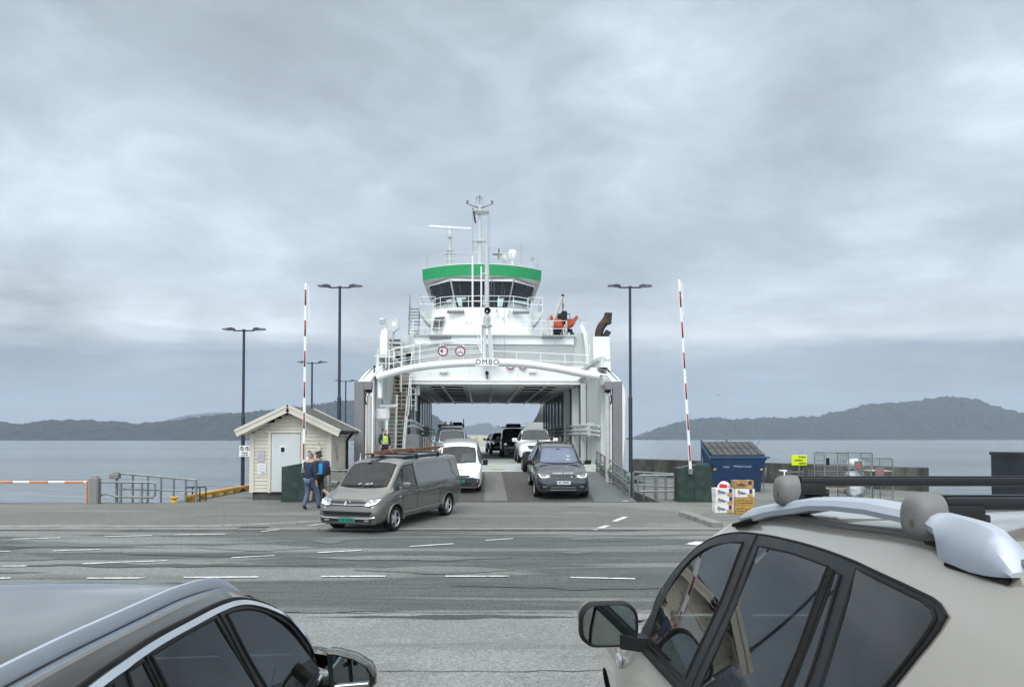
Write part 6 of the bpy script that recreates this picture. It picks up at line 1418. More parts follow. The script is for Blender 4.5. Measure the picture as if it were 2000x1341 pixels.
OUT = [(.95, 1.045), (1.0, 1.10), (.985, 1.25), (.776, 1.464), (.577, 1.553), (.392, 1.595), (.163, 1.62), (-.196, 1.64), (-.554, 1.645), (-.712, 1.640), (-.854, 1.634), (-.945, 1.626), (-.978, 1.612), (-.97, 1.585), (-.938, 1.53), (-.89, 1.445), (-.80, 1.29), (-.72, 1.17), (-.6, 1.14), (.168, 1.09)]
M_TINT = mat('tinted_privacy_glass', (.009, .011, .013), .015, 0, .25, 1.5, spec=.42)
M_CLEAR = mat('greenish_door_glass', (.024, .042, .040), .012, .10, .3, 1.2, spec=.8)
GF = [(.80, 1.085), (.87, 1.2), (.826, 1.327), (.715, 1.441), (.571, 1.513), (.415, 1.553), (.235, 1.582), (.222, 1.4), (.216, 1.13)]
GR = [(.074, 1.592), (-.2, 1.609), (-.45, 1.614), (-.465, 1.4), (-.475, 1.18), (.045, 1.14)]
GS = [(-.505, 1.607), (-.535, 1.607), (-.57, 1.42), (-.615, 1.18), (-.53, 1.18)]
GQ = [(-.60, 1.634), (-.712, 1.629), (-.854, 1.623), (-.935, 1.615), (-.955, 1.60), (-.95, 1.58), (-.92, 1.52), (-.87, 1.435), (-.79, 1.30), (-.73, 1.22), (-.70, 1.22), (-.65, 1.40)]
OUT, GF, GQ = sm(OUT), sm(GF), sm(GQ)
WSR = [(-.74, 1.13), (0, 1.12), (.74, 1.13), (.72, 1.3), (.62, 1.54), (.3, 1.63), (0, 1.65), (-.3, 1.63), (-.62, 1.54), (-.72, 1.3)]
rav.cabin(RAV, -1.75, 1.22, [GF, GR, GS, GQ], WSR, .0, .55); rav.seats([(-.15, 1), (-1.0, 1)], .37, .80, (-.37, .52, 1.05))
mb = MB(); mb.quadbox(-.78, .78, .72, 1.15, .7, 1.03, .06); mb.build('dashboard', M_BLACK, rav.root)
for sd_ in ('left', 'right'):
    fr = rav.patch('window_frame', sd_, OUT, M_FRAME, .004, grid=.04, holes=(GF, GR, GS, GQ)); rav.line('seal', sd_, OUT, M_RUBBER, .0045, .002, closed=True, parent=fr, step=.03)
    for nm, P, m in (('front_door_glass', GF, G_DOOR), ('rear_door_glass', GR, G_PRIV), ('fixed_glass', GS, G_PRIV), ('quarter_glass', GQ, G_PRIV)):
        o = rav.patch(nm, sd_, P, m, .0065, grid=.035, fit=True, smooth=80); rav.line('seal', sd_, P, M_RUBBER, .0038, .006, closed=True, parent=o, step=.03)
    mb = MB(); rav.line('p', sd_, [(-.482, 1.612), (-.495, 1.4), (-.508, 1.18)], None, .009, .006, into=mb, step=.03); mb.build('glass_divider', M_RUBBER, rav.root)
    mb = MB()
    for u, v0, v1 in ((.140, .5, 1.62), (-.60, 1.0, 1.63)): rav.line('g', sd_, [(u-.02 if u > 0 else u-.10, v0), (u-.01 if u > 0 else u-.05, 1.35), (u, v1)], None, .005, .004, into=mb, step=.04)
    mb.build('door_gap', M_DARK, rav.root)
    mb = MB(); rav.line('w', sd_, [(.95, 1.045), (.168, 1.095), (-.6, 1.14)], None, .016, .006, into=mb, step=.04); mb.build('waist_seal', M_RUBBER, rav.root)
    # A pillar trim triangle that carries the mirror
    rav.patch('mirror_base', sd_, [(.80, 1.06), (.99, 1.06), (.985, 1.16), (.88, 1.24)], M_BLACK, .010, grid=.04)
    mb = MB()
    for u in (-.28, -1.0): q, n_ = rav.hit(sd_, u, .93); mb.box(q+n_*.03, (.03, .2, .035), None, .012, 2)
    mb.build('door_handle', M_BEIGE, rav.root)
    q, n_ = rav.hit(sd_, 1.22, .90); mb = MB(); mb.box(q+n_*.008, (.02, .10, .05), (0, 0, 0), .012, 2); mb.build('side_repeater', M_LENS, rav.root)
    # roof ditch moulding
    mb = MB(); T = []
    for y_ in np.linspace(.40, -1.5, 24): q, n_ = rav.hit('top', (-1 if sd_ == 'left' else 1)*(.588), y_); T.append(q+n_*.001)
    mb.tube(T, .010, 6); mb.build('roof_moulding', mat('grey_roof_moulding', (.14, .135, .125), .45, 0, .05, 5), rav.root)
# windscreen and rear glass
WSR = [(-.74, 1.13), (0, 1.12), (.74, 1.13), (.72, 1.3), (.62, 1.54), (.3, 1.63), (0, 1.65), (-.3, 1.63), (-.62, 1.54), (-.72, 1.3)]
w = rav.patch('windscreen', 'front', WSR, G_CLEAR, .006); rav.patch('rear_window', 'rear', [(-.5, 1.2), (.5, 1.2), (.45, 1.52), (-.45, 1.52)], M_TINT, .006)
for sg in (1, -1):
    P = [(.52, .78), (.66, .76), (.78, .84), (.74, .92), (.56, .86)]; rav.patch('headlight', 'front', P if sg > 0 else mir(P), M_LENS, .01, grid=.05)
    mb = MB(); mb.box((sg*.80, -2.12, 1.12), (.14, .22, .5), None, .06, 2); o = mb.build('tail_lamp', mat('red_clear_tail_lamp', (.35, .05, .04), .1, 0, .2, 8, coat=1), rav.root)
    mb = MB(); mb.box((sg*.82, -2.08, 1.12), (.10, .22, .55), None, .05, 2); mb.build('lamp_bezel', M_BEIGE, o)
rav.patch('grille', 'front', [(-.42, .72), (.42, .72), (.45, .82), (-.45, .82)], M_GRILLE, .01)
# mirrors with face, black rim, arm
for sx in (-1, 1):
    c = Vector((sx*1.05, .85, 1.165)); mb = MB(); Rm = Euler((0, 0, sx*R(-6))).to_matrix().to_4x4()
    def rr_(w_, h_, y_, r_): return [Matrix.Translation(c) @ Rm @ Vector((u, y_, v)) for u, v in rrect(-w_, w_, -h_, h_, r_, 6)]
    mb.loft([rr_(.104, .074, -.020, .05), rr_(.114, .084, -.046, .062), rr_(.121, .090, -.040, .066), rr_(.123, .092, .0, .066), rr_(.113, .084, .07, .06), rr_(.07, .056, .125, .045), rr_(.03, .025, .14, .02)], cap0=False)
    mb.loft([rr_(.104, .074, -.020, .05), rr_(.085, .056, -.018, .045)], cap0=False, cap1=False)
    o = mb.build('wing_mirror', M_BLACK, rav.root, 50)
    mb = MB(); P = rr_(.110, .080, -.036, .060); mb.loft([P, [p+Vector((0, .008, 0)) for p in P]]); mb.build('mirror_glass', mat('mirror_silver', (.30, .36, .36), .02, 1.0, .15, 3), o)
    mb = MB(); mb.loft([rr_(.121, .058, .004, .05), rr_(.1235, .0925, .004, .066), rr_(.1135, .0845, .071, .06), rr_(.0705, .0605, .1255, .045), rr_(.031, .026, .1405, .02)], cap0=False); mb.build('mirror_shell', M_BEIGE, o, 50)
    mb = MB(); mb.loft([[Vector(p) for p in ((sx*x_, .74+dy, 1.075+z_+dz)) and [(sx*x_, .85+a, 1.065+z_+b) for a, b in ((-.04, -.028), (.05, -.028), (.05, .028), (-.04, .028))]] for x_, z_, dy, dz in ((.87, .015, 0, 0), (.93, .02, 0, 0), (1.0, .03, 0, 0))]); mb.build('mirror_arm', M_BLACK, o, 40)
# raised silver roof rails, running down to the roof at both ends
for sx in (-1, 1):
    X = sx*.60; mb = MB(); secs = []
    for y_, zt, zb_, w_ in ((.43, 1.652, 1.640, .030), (.38, 1.672, 1.640, .042), (.30, 1.695, 1.645, .05), (.20, 1.712, 1.662, .052), (.10, 1.727, 1.684, .052), (-.0, 1.741, 1.70, .05), (-.12, 1.757, 1.716, .05), (-.256, 1.775, 1.738, .05), (-.42, 1.788, 1.752, .05), (-.59, 1.796, 1.760, .05), (-.75, 1.795, 1.760, .052), (-.86, 1.792, 1.759, .050), (-.892, 1.7905, 1.748, .048), (-.903, 1.790, 1.704, .048), (-.95, 1.788, 1.701, .046), (-1.0, 1.785, 1.697, .046), (-1.04, 1.777, 1.698, .044), (-1.065, 1.763, 1.700, .042), (-1.092, 1.735, 1.703, .038), (-1.108, 1.716, 1.706, .034)):
        h_ = zt-zb_; secs.append([Vector((X+sx*a*w_*2, y_, z_)) for a, z_ in ((.30, zb_), (.34, zb_+h_*.35), (.26, zb_+h_*.75), (.10, zt-.001), (-.14, zt), (-.32, zt-h_*.2), (-.40, zb_+h_*.35), (-.40, zb_))])
    mb.loft(secs); o = mb.build('roof_rail', M_SILVER, rav.root, 33)
    mb = MB(); mb.box((X, .33, 1.640), (.10, .2, .014), (-.2, 0, 0), .006); mb.build('foot_gasket', M_RUBBER, o)
    mb = MB(); mb.box((X-sx*.004, -1.0, 1.696), (.050, .19, .010), (.0, 0, 0), .005, 2); mb.build('foot_gasket', M_RUBBER, o)
# cross bars with grey caps
for y_ in (-.045, -.822):
    mb = MB(); mb.box((0, y_, 1.806), (1.16, .055, .026), None, .010, 2); mb.box((0, y_, 1.8195), (1.18, .022, .006)); ob = mb.build('cross_bar', mat('black_bar_coating', (.010, .011, .013), .42, 0, .1, 6, spec=.3), rav.root)
    for sx in (-1, 1):
        mb = MB(); X = sx*.60; secs = []
        for dx, k in ((.046, .38), (.044, .64), (.038, .84), (.028, .95), (.014, 1.0), (-.002, 1.01), (-.012, 1.0), (-.0125, .92), (.0, .90)):
            ring = []
            for a in [i*2*math.pi/24 for i in range(24)]:
                ca, sa = math.cos(a), math.sin(a); yy = .050*k*math.copysign(abs(ca)**.72, ca); zz = (.050 if sa > 0 else .046)*k*math.copysign(abs(sa)**.78, sa)
                skew = (.018 if zz < 0 else 0)*min(1, -zz/.046) if dx < 0 else 0
                ring.append(Vector((X+sx*(dx+skew), y_+yy, 1.7755+zz)))
            secs.append(ring)
        mb.loft(secs); mb.build('bar_cap', mat('grey_plastic_cap', (.145, .14, .136), .55, 0, .05, 9), ob, 50)
        mb = MB(); mb.box((X-sx*.05, y_, 1.785), (.085, .082, .036), None, .010, 2); mb.box((X-sx*.055, y_, 1.757), (.07, .07, .022), (0, sx*.35, 0), .008); mb.cyl((X-sx*.085, y_-.02, 1.775), (X-sx*.105, y_-.025, 1.773), .011, n=8); mb.box((X-sx*.02, y_, 1.742), (.045, .08, .07), (0, sx*.3, 0), .012); mb.build('bar_clamp', M_BLACK, ob)
        mb = MB(); mb.cyl((X+sx*.041, y_-.02, 1.768), (X+sx*.046, y_-.022, 1.768), .008, n=12); mb.build('key_plug', mat('dark_grey_plug', (.07, .068, .066), .5, 0, .1, 6), ob)

# dark brown estate car on the left with bright roof rail
M_BROWN = mat('dark_brown_grey_metallic_paint', (.066, .056, .048), .20, .55, .05, 120, coat=1.0)
EST = [(-2.9, .45, .7, .7, .8, .95, .80, 1.15, .55, .08), (-2.8, .36, .85, .7, .9, .97, .86, 1.38, .58, .09), (-2.4, .30, .88, .7, .92, .98, .88, 1.48, .62, .085), (-1.6, .26, .89, .7, .92, .97, .885, 1.532, .64, .08), (-.9, .25, .89, .7, .92, .96, .885, 1.55, .645, .077), (-.4, .25, .89, .7, .92, .955, .885, 1.55, .645, .077), (-.15, .25, .89, .7, .92, .95, .885, 1.54, .645, .077), (.05, .25, .89, .7, .92, .95, .885, 1.515, .65, .072), (.214, .25, .89, .7, .92, .945, .885, 1.468, .665, .065),
       (.374, .25, .89, .7, .92, .94, .885, 1.40, .70, .058), (.515, .25, .89, .69, .92, .935, .883, 1.305, .75, .05), (.605, .25, .89, .69, .918, .93, .88, 1.165, .81, .04), (.69, .25, .89, .69, .916, .89, .88, 1.0, .80, .035), (.80, .25, .89, .68, .912, .84, .875, .90, .78, .035), (1.0, .25, .89, .66, .91, .80, .86, .865, .74, .04), (1.6, .25, .88, .62, .90, .74, .82, .81, .70, .05), (2.05, .25, .84, .56, .86, .68, .74, .73, .62, .04), (2.2, .30, .74, .5, .78, .58, .64, .62, .5, .03)]
est = Car('estate_car', 'dark brown grey estate car with bright roof rail parked nearest on the left', 'car', (-1.80, 3.12, .31), 0.0, EST, M_BROWN, (1.45, -1.6), .33, .80, n=130, dz=-.11)
est.add_wheels(spokes=5)
CH = [(.668, .965), (.66, 1.0), (.605, 1.104), (.515, 1.246), (.374, 1.332), (.214, 1.393), (.048, 1.428), (-.156, 1.444), (-.4, 1.45), (-.654, 1.452), (-.867, 1.445), (-1.04, 1.436), (-1.5, 1.40), (-1.95, 1.33), (-2.15, 1.25), (-2.1, 1.07), (-1.6, 1.0), (.4, .955)]
M_EGLASS = mat('smoked_side_glass', (.010, .011, .013), .015, 0, .25, 1.2, spec=.48)
EF = [(.60, .985), (.575, 1.054), (.487, 1.205), (.35, 1.30), (.2, 1.362), (.05, 1.396), (-.09, 1.411), (-.06, 1.25), (.0, .985)]
ER = [(-.205, 1.419), (-.45, 1.426), (-.72, 1.425), (-.69, 1.25), (-.62, .985), (-.03, .985), (-.13, 1.2)]
ES = [(-.775, 1.423), (-.87, 1.419), (-.90, 1.25), (-.86, 1.0), (-.68, 1.0), (-.745, 1.25)]
EQ = [(-.96, 1.413), (-1.5, 1.375), (-1.9, 1.305), (-2.05, 1.23), (-2.0, 1.08), (-1.6, 1.03), (-.97, 1.02)]
EF = sm(EF); CHT = [tuple(p)[:2] for p in crom([(a, b, 0) for a, b in CH[:14]], 5)]; CH = CHT+CH[14:]
WSE = [(-.74, 1.05), (0, 1.02), (.74, 1.05), (.70, 1.2), (.635, 1.40), (.3, 1.455), (0, 1.47), (-.3, 1.455), (-.635, 1.40), (-.70, 1.2)]
est.cabin(EST, -2.2, .78, [EF, ER, ES, EQ], WSE, -.2, .42); est.seats([(-.35, 1), (-1.2, 1)], .37, .66, (-.37, .28, .86), mat('black_leather', (.02, .02, .022), .5, 0, .2, 9))
mb = MB(); mb.quadbox(-.76, .76, .42, .72, .55, .86, .05); mb.build('dashboard', M_BLACK, est.root)
for sd_ in ('left', 'right'):
    fr = est.patch('window_frame', sd_, CH, M_FRAME, .004, grid=.05, holes=(EF, ER, ES, EQ))
    for nm, P in (('front_door_glass', EF), ('rear_door_glass', ER), ('rear_door_vent_glass', ES), ('quarter_glass', EQ)):
        o = est.patch(nm, sd_, P, G_SMOKE, .0065, grid=.04, fit=True, smooth=80); est.line('seal', sd_, P, M_RUBBER, .005, .008, closed=True, parent=o, step=.03)
    top = CHT[4:]
    mb = MB(); T = []
    P = [Vector(p) for p in top]; path_ = []
    for a, b in zip(P, P[1:]):
        k = max(1, int((b-a).length/.04)); path_ += [a.lerp(b, j/k) for j in range(k)]
    rings = []
    for i, p in enumerate(path_):
        d = (path_[min(i+1, len(path_)-1)]-path_[max(i-1, 0)]).normalized(); nrm_ = Vector((-d.y, d.x)); nrm_ = nrm_ if nrm_.dot(Vector((-.6, 1.2))-p) < 0 or True else nrm_
        inw = (Vector((-.6, 1.15))-p); nrm_ = nrm_ if nrm_.dot(inw) > 0 else -nrm_
        q0, n0 = est.hit(sd_, *(p-nrm_*.002)); q1, n1 = est.hit(sd_, *(p+nrm_*.017))
        rings.append([q0+n0*.004, q0+n0*.012, q1+n1*.013, q1+n1*.006])
    mb.loft(rings); mb.build('window_trim', M_CHROME, est.root, 50)
    mb = MB(); est.line('k', sd_, [(q.x, q.y+.012) for q in path_ if q.x < .45], None, .009, .001, into=mb, step=.05); mb.build('roof_joint', M_RUBBER, est.root)
    mb = MB(); est.line('c', sd_, [(.62, .952), (.3, .945), (-1.6, .985), (-2.1, 1.04)], None, .010, .008, into=mb, step=.04); mb.build('waist_trim', M_CHROME, est.root)
    mb = MB()
    for u0, u1 in ((-.150, -.0), (-.745, -.85)): est.line('g', sd_, [(u0, 1.43), (u0+.05 if u0 > -.3 else u0+.02, 1.2), (u1, .4)], None, .005, .006, into=mb)
    mb.build('door_gap', M_DARK, est.root)
    mb = MB()
    for u in (-.16, -1.0): q, n_ = est.hit(sd_, u, .86); mb.box(q+n_*.03, (.03, .2, .03), None, .012, 2)
    mb.build('door_handle', M_BROWN, est.root)
    s_ = -1 if sd_ == 'left' else 1
    # roof rail: low, flush, drooping forward onto the roof edge
    def rl(y): q, n_ = est.hit('top', s_*.572, y); return q
    secs = []; secs2 = []
    for y_ in list(np.linspace(-2.1, .10, 30))+[.2, .28, .35, .41, .46, .50]:
        q = rl(y_); k = 1.0 if y_ < .1 else max(.05, (.52-y_)/.42); k = min(k, max(.15, (y_+2.14)/.3)); h_ = .046*k**.8
        secs.append([Vector((q.x+s_*a, y_, q.z+b)) for a, b in ((.012, .0), (.014, h_*.6), (.007, h_), (-.007, h_), (-.014, h_*.55), (-.014, -.005))])
        q2, n2 = est.hit('top', s_*.608, y_); secs2.append([Vector((q2.x+s_*a, y_, q2.z+b)) for a, b in ((.009, -.012), (.010, .008), (-.010, .012), (-.010, -.01))])
    mb = MB(); mb.loft(secs); o = mb.build('roof_rail', M_SILVER, est.root, 50)
    mb = MB(); mb.loft(secs2[:-2]); mb.build('rail_base_trim', M_CHROME, o, 50)
WSE = [(-.74, 1.05), (0, 1.02), (.74, 1.05), (.70, 1.2), (.635, 1.40), (.3, 1.455), (0, 1.47), (-.3, 1.455), (-.635, 1.40), (-.70, 1.2)]
est.patch('windscreen', 'front', WSE, G_CLEAR, .006); est.patch('rear_window', 'rear', [(-.5, 1.0), (.5, 1.0), (.45, 1.28), (-.45, 1.28)], M_EGLASS, .006)
for sg in (1, -1):
    P = [(.45, .56), (.60, .55), (.68, .60), (.62, .66), (.5, .62)]; est.patch('headlight', 'front', P if sg > 0 else mir(P), M_LENS, .01, grid=.05)
    mb = MB(); mb.box((sg*.72, -2.78, .82), (.3, .1, .18), None, .04, 2); mb.build('tail_lamp', mat('red_clear_tail_lamp', (.35, .05, .04)), est.root)
    c = Vector((sg*1.035, .575, 1.002-.11)); mb = MB()
    F = [(-.105, .085), (-.06, .082), (.02, .060), (.085, .022), (.108, -.02), (.110, -.06), (.085, -.082), (0, -.088), (-.07, -.082), (-.092, -.06)]
    def fm_(k, y_, dx=0, dz=0): return [c+Vector((sg*(u*k+dx), y_, v*k+dz)) for u, v in F]
    mb.loft([fm_(.80, -.02), fm_(.97, -.045), fm_(1.06, -.038), fm_(1.10, 0), fm_(1.04, .06), fm_(.72, .115, -.01), fm_(.25, .135, -.02)], cap0=False); o = mb.build('wing_mirror', M_BROWN, est.root, 50)
    mb = MB(); mb.loft([fm_(.80, -.022), fm_(.995, -.046), fm_(.985, -.052), fm_(.80, -.03)], cap0=False, cap1=False); mb.build('mirror_rim', M_BLACK, o, 50)
    mb = MB(); P = fm_(.90, -.034, .002, .012); mb.loft([P, [p+Vector((0, .012, 0)) for p in P]]); mb.build('mirror_glass', mat('mirror_silver', (.30, .36, .36)), o)
    mb = MB(); mb.box(c+Vector((sg*.01, -.046, -.066)), (.165, .012, .020), (0, -sg*.08, 0), .004); mb.build('mirror_trim', M_CHROME, o)
    mb = MB(); mb.cyl((sg*.88, .60, .815), (sg*.98, .59, .83), .03, .035, 8); mb.build('mirror_arm', M_BLACK, o)
est.patch('grille', 'front', [(-.3, .46), (.3, .46), (.32, .6), (-.32, .6)], M_GRILLE, .01)
# =================================================================== PROPS ON THE QUAY
# blue skip with a sloping ribbed lid
M_BLUE = mat('blue_skip_paint', (.008, .036, .10), .5, 0, .15, 2, dirt=(.03, .04, .055), dscale=2, damt=.6, dstretch=(1, 1, .5))
M_BLUE2 = mat('lighter_blue_skip_paint', (.018, .075, .16), .5, 0, .15, 2, dirt=(.05, .07, .09), damt=.5)
sk = thing('waste_skip', 'blue waste skip with a dark sloping two row lid against the seawall', 'skip', (at(1442, 950, 30.3).x, 30.3, .2), R(0))
mb = MB(); hw = 1.05
secs = []
for x_, k in ((-hw, 1), (hw, 1)):
    secs.append([Vector((x_*(.86 if z_ < .2 else (.9 if z_ < .7 else 1.0)), y_, z_)) for y_, z_ in ((.12, .0), (.0, .62), (-.14, 1.34), (.2, 1.42), (1.55, 1.86), (1.6, 1.86), (1.6, .6), (1.35, .0))])
mb.loft(secs); body = mb.build('container', M_BLUE, sk, 0)
mb = MB()
for sx in (-1, 1):
    mb.prism([(-.16, 1.33), (.18, 1.42), (1.58, 1.89), (1.58, 1.80), (.2, 1.33), (-.1, 1.24)], 'x', sx*(hw+.002), sx*(hw+.045)); mb.quadbox(sx*(hw-.02), sx*(hw+.09), .1, 1.4, .95, 1.12, .01)
    mb.quadbox(sx*hw, sx*(hw+.04), 1.45, 1.55, .1, 1.8)
mb.box((0, -.14, 1.36), (2*hw+.3, .07, .07), None, .01); mb.box((0, 1.62, 1.95), (.05, .05, .22)); mb.box((-hw, 1.6, 1.95), (.05, .05, .22)); mb.box((hw-.06, -.02, .55), (.02, .02, .9))
mb.build('frame', M_BLUE2, sk, 0)
M_LID = mat('dark_plastic_lid', (.045, .045, .048), .5, 0, .15, 4, dirt=(.12, .115, .11), damt=.4)
v = Vector((0, 1.70, .50)); L = v.length; v.normalize(); an = math.atan2(.50, 1.70)
for half, (f0, f1) in enumerate(((0.0, .5), (.5, 1.0))):
    mb = MB(); zc0 = Vector((0, -.12, 1.42))
    for i in range(8):
        x_ = -hw+.13+i*(2*hw-.26)/7.0*1.0; c = zc0+v*L*((f0+f1)/2); mb.box((x_, c.y, c.z+.03+half*.012), ((2*hw-.2)/8*.97, L*.5*.96, .05), (an, 0, 0), .018)
    c = zc0+v*L*((f0+f1)/2); mb.box((0, c.y, c.z+half*.012), (2*hw-.02, L*.5, .03), (an, 0, 0)); mb.build('lid', M_LID, sk, 0)
M_FADE = mat('faded_white_print', (.26, .33, .42), .6, 0, .25, 9)
t_ = text('lettering', 'WESTCO', .17, M_FADE, sk, (.14, -.085, 1.02), (R(79), 0, 0), bold=.003); 
mb = MB()
for k in range(3): mb.tube([Vector((-.56+.07*k+.05*math.cos(a), -.083, 1.02+.06*math.sin(a))) for a in [R(180+15*i) for i in range(13)]], .012, 5)
mb.build('logo', M_FADE, sk)
for sx in (-1, 1):
    mb = MB(); mb.prism([(sx*.92-.08, .86), (sx*.92+.02, .86), (sx*.92+.08, 1.02), (sx*.92-.0, 1.02)], 'y', -.06, -.045); mb.build('warning_mark', mat('yellow_warning_mark', (.55, .35, .05), .5, 0, .1, 5), sk, 0)
text('lettering', '205', .2, M_FADE, sk, (-hw-.005, .5, .78), (R(90), 0, R(-90)), bold=.002)
# blue rod leaning behind it
rod = thing('leaning_rod', 'thin light blue rod sticking up behind the blue skip lid', 'rod', (at(1476, 865, 32.2).x, 32.2, .2))
mb = MB(); mb.cyl((0, 0, 0), (.0, 0, 1.75), .02, n=6); mb.cyl((0, 0, 1.75), (.36, 0, 2.4), .016, n=6); mb.build('rod', mat('light_blue_rod', (.10, .22, .45), .5, 0, .1, 4), rod)
# banana boxes
M_BOXW = mat('white_carton', (.70, .70, .68), .7, 0, .04, 6); M_BOXB = mat('brown_carton', (.33, .20, .095), .75, 0, .1, 5); M_BOXY = mat('yellow_brown_carton', (.38, .23, .055), .75, 0, .1, 5)
M_FRUIT = mat('orange_fruit_print', (.50, .27, .07), .7, 0, .25, 14); M_NAVY = mat('navy_print', (.02, .04, .17), .7, 0, .1, 8); M_DKPR = mat('dark_brown_print', (.06, .035, .02), .7, 0, .1, 8)
def carton(x, y, z, m, label, kind, rz=0.0, group='fruit cartons stacked on the quay'):
    g = thing('fruit_carton', label, 'carton', (x, y, z), rz, group); W_, D_, H_ = .54, .40, .243
    mb = MB(); mb.quadbox(-W_/2, W_/2, -D_/2, D_/2, .002, H_-.012, .006); mb.build('box', m, g, 0)
    mb = MB(); mb.quadbox(-W_/2-.006, W_/2+.006, -D_/2-.006, D_/2+.006, H_*.32, H_-.002, .006); lid = mb.build('lid', m, g, 0)
    f = -D_/2-.0075
    if kind in ('white', 'brown'):
        text('lettering', 'Fyffes', .115, M_NAVY if kind == 'white' else M_DKPR, g, (-.10, f-.001, .12), bold=.0035, sx=.86)
        mb = MB(); mb.lathe([(0, .004), (.045, .004), (.045, 0), (0, 0)], n=16, M=Matrix.Translation((-.17, f+.003, .165)) @ Euler((R(90), 0, 0)).to_matrix().to_4x4()); mb.build('sun_print', M_FRUIT, g)
        mb = MB(); mb.box((.165, f, .17), (.09, .004, .13)); mb.build('panel_print', M_NAVY if kind == 'white' else M_DKPR, g, 0)
        mb = MB()
        for dx, dz, r_ in ((.07, .06, .035), (.11, .05, .05), (.15, .075, .045), (.17, .045, .035)): mb.lathe([(0, .005), (r_, .005), (r_, 0), (0, 0)], n=14, M=Matrix.Translation((dx+.02, f+.001-.001*dx, dz)) @ Euler((R(90), 0, 0)).to_matrix().to_4x4())
        mb.build('fruit_print', M_FRUIT, g)
        mb = MB(); mb.box((W_/2+.0075, -.05, .13), (.004, .10, .09)); mb.box((W_/2+.0075, .09, .16), (.004, .06, .05)); mb.box((.045, f, .115), (.022, .004, .022), (0, .78, 0)); mb.build('side_print', M_NAVY if kind == 'white' else M_DKPR, g, 0)
        mb = MB(); mb.box((0, 0, H_-.001), (.22, .12, .004)); mb.build('hand_hole', M_DARK, lid, 0)
    else:
        mb = MB()
        for i in range(4): mb.box((-.19+.12*i, f, .15+.012*math.sin(i*2)), (.09, .004, .022), (0, .25*math.sin(i), 0))
        mb.box((.0, f, .08), (.42, .004, .012), (0, .04, 0)); mb.box((W_/2+.0075, .02, .16), (.004, .11, .035)); mb.build('side_print', M_DKPR, g, 0)
    return g
bx, by = at(1412, 998, 22.75).x, 22.75; bz0 = gz(by)
for i, lab in enumerate(('bottom white carton of the shorter stack on the quay', 'middle white carton of the shorter stack on the quay', 'white carton under the red and white bag, top of the shorter stack')):
    carton(bx+.01*(i % 2), by, bz0+i*.243, M_BOXW, lab, 'white', R(-2+2*i))
bx2, by2 = at(1451, 1000, 22.55).x, 22.55; bz2 = gz(by2)
for i, (lab, m, k) in enumerate((('bottom yellow brown carton of the taller stack on the quay', M_BOXY, 'plain'), ('yellow brown carton second from the bottom, under the white one', M_BOXY, 'plain'), ('white carton between the brown cartons of the taller stack', M_BOXW, 'white'), ('plain brown carton on top of the taller stack', M_BOXB, 'brown'))):
    carton(bx2+(.0, .01, .02, -.01)[i], by2, bz2+i*.243, m, lab, k, R((-3, -1, -4, -2)[i]))
bg_ = thing('carrier_bag', 'red and white plastic carrier bag on the white cartons', 'bag', (bx+.04, by, bz0+.73), R(10))
mb = MB(); secs = []
for z_, a_, b_ in ((0, .19, .12), (.06, .20, .13), (.12, .16, .11), (.17, .09, .07), (.185, .02, .02)):
    secs.append([Vector((a_*math.cos(t0)*(1+.12*math.sin(3*t0+z_*20)), b_*math.sin(t0)*(1+.1*math.cos(4*t0)), z_+.012*math.sin(5*t0))) for t0 in [i*2*math.pi/18 for i in range(18)]])
mb.loft(secs); mb.build('bag', mat('white_thin_plastic', (.72, .68, .70), .35, 0, .05, 7), bg_, 60)
mb = MB(); mb.loft([[p*1.02+Vector((-.01, -.012, -.002)) for p in r[10:15]] for r in [q_[:] for q_ in secs[:3]]], False, False, False); mb.build('red_panel', mat('red_thin_plastic', (.55, .02, .03), .35, 0, .1, 7), bg_, 60)
# yellow notice on a trolley, scrap beside the wall
yn = thing('notice_board', 'bright yellow notice board standing in front of the seawall', 'sign', (at(1561, 900, 26.4).x, 26.4, .2))
mb = MB(); zc_ = at(1561, 898, 26.4).z-.2; mb.box((0, 0, zc_), (.52, .02, .36), None, .004); pn = mb.build('panel', mat('fluorescent_yellow_board', (.62, .72, .015), .45, 0, .04, 4), yn, 0)
for i, (tx, dx) in enumerate((('bruker', .1), ('betaling', -.02), ('vekket', .1))): text('lettering', tx, .10, M_INK, pn, (dx, -.0125, zc_+.11-.11*i), bold=.002, sx=.9)
mb = MB(); mb.cyl((0, .02, 0), (0, .02, zc_), .025, n=8); mb.box((0, .02, .02), (.4, .3, .04)); mb.build('post', M_STEEL, yn)
tl = thing('hand_trolley', 'grey slatted hand trolley with a white bent handle under the yellow notice', 'trolley', (at(1562, 950, 25.7).x, 25.7, .2))
mb = MB()
for x_ in (-.42, -.30, .0, .12, .32, .42): mb.cyl((x_, .35, .05), (x_+.04, .1, 1.05), .022, n=6)
for i in range(7): mb.box((-.1, .32-.03*i, .2+.13*i), (.55, .02, .05))
mb.build('frame', M_STEEL, tl)
mb = MB(); mb.tube([(-.35, -.3, .35), (-.55, -.35, .6), (-.62, -.3, .8), (-.58, -.2, 1.0), (-.75, -.2, 1.05)], .02, 6); mb.cyl((-.66, -.2, 1.04), (-.5, -.2, 1.02), .03); mb.build('handle', M_WHITE, tl)
mb = MB(); mb.quadbox(-.5, .5, .0, .4, .06, .14, .01); [mb.cyl((x_, -.02, .08), (x_, .03, .08), .08, n=14) for x_ in (-.4, .4)]; mb.build('base', M_BLACK, tl)
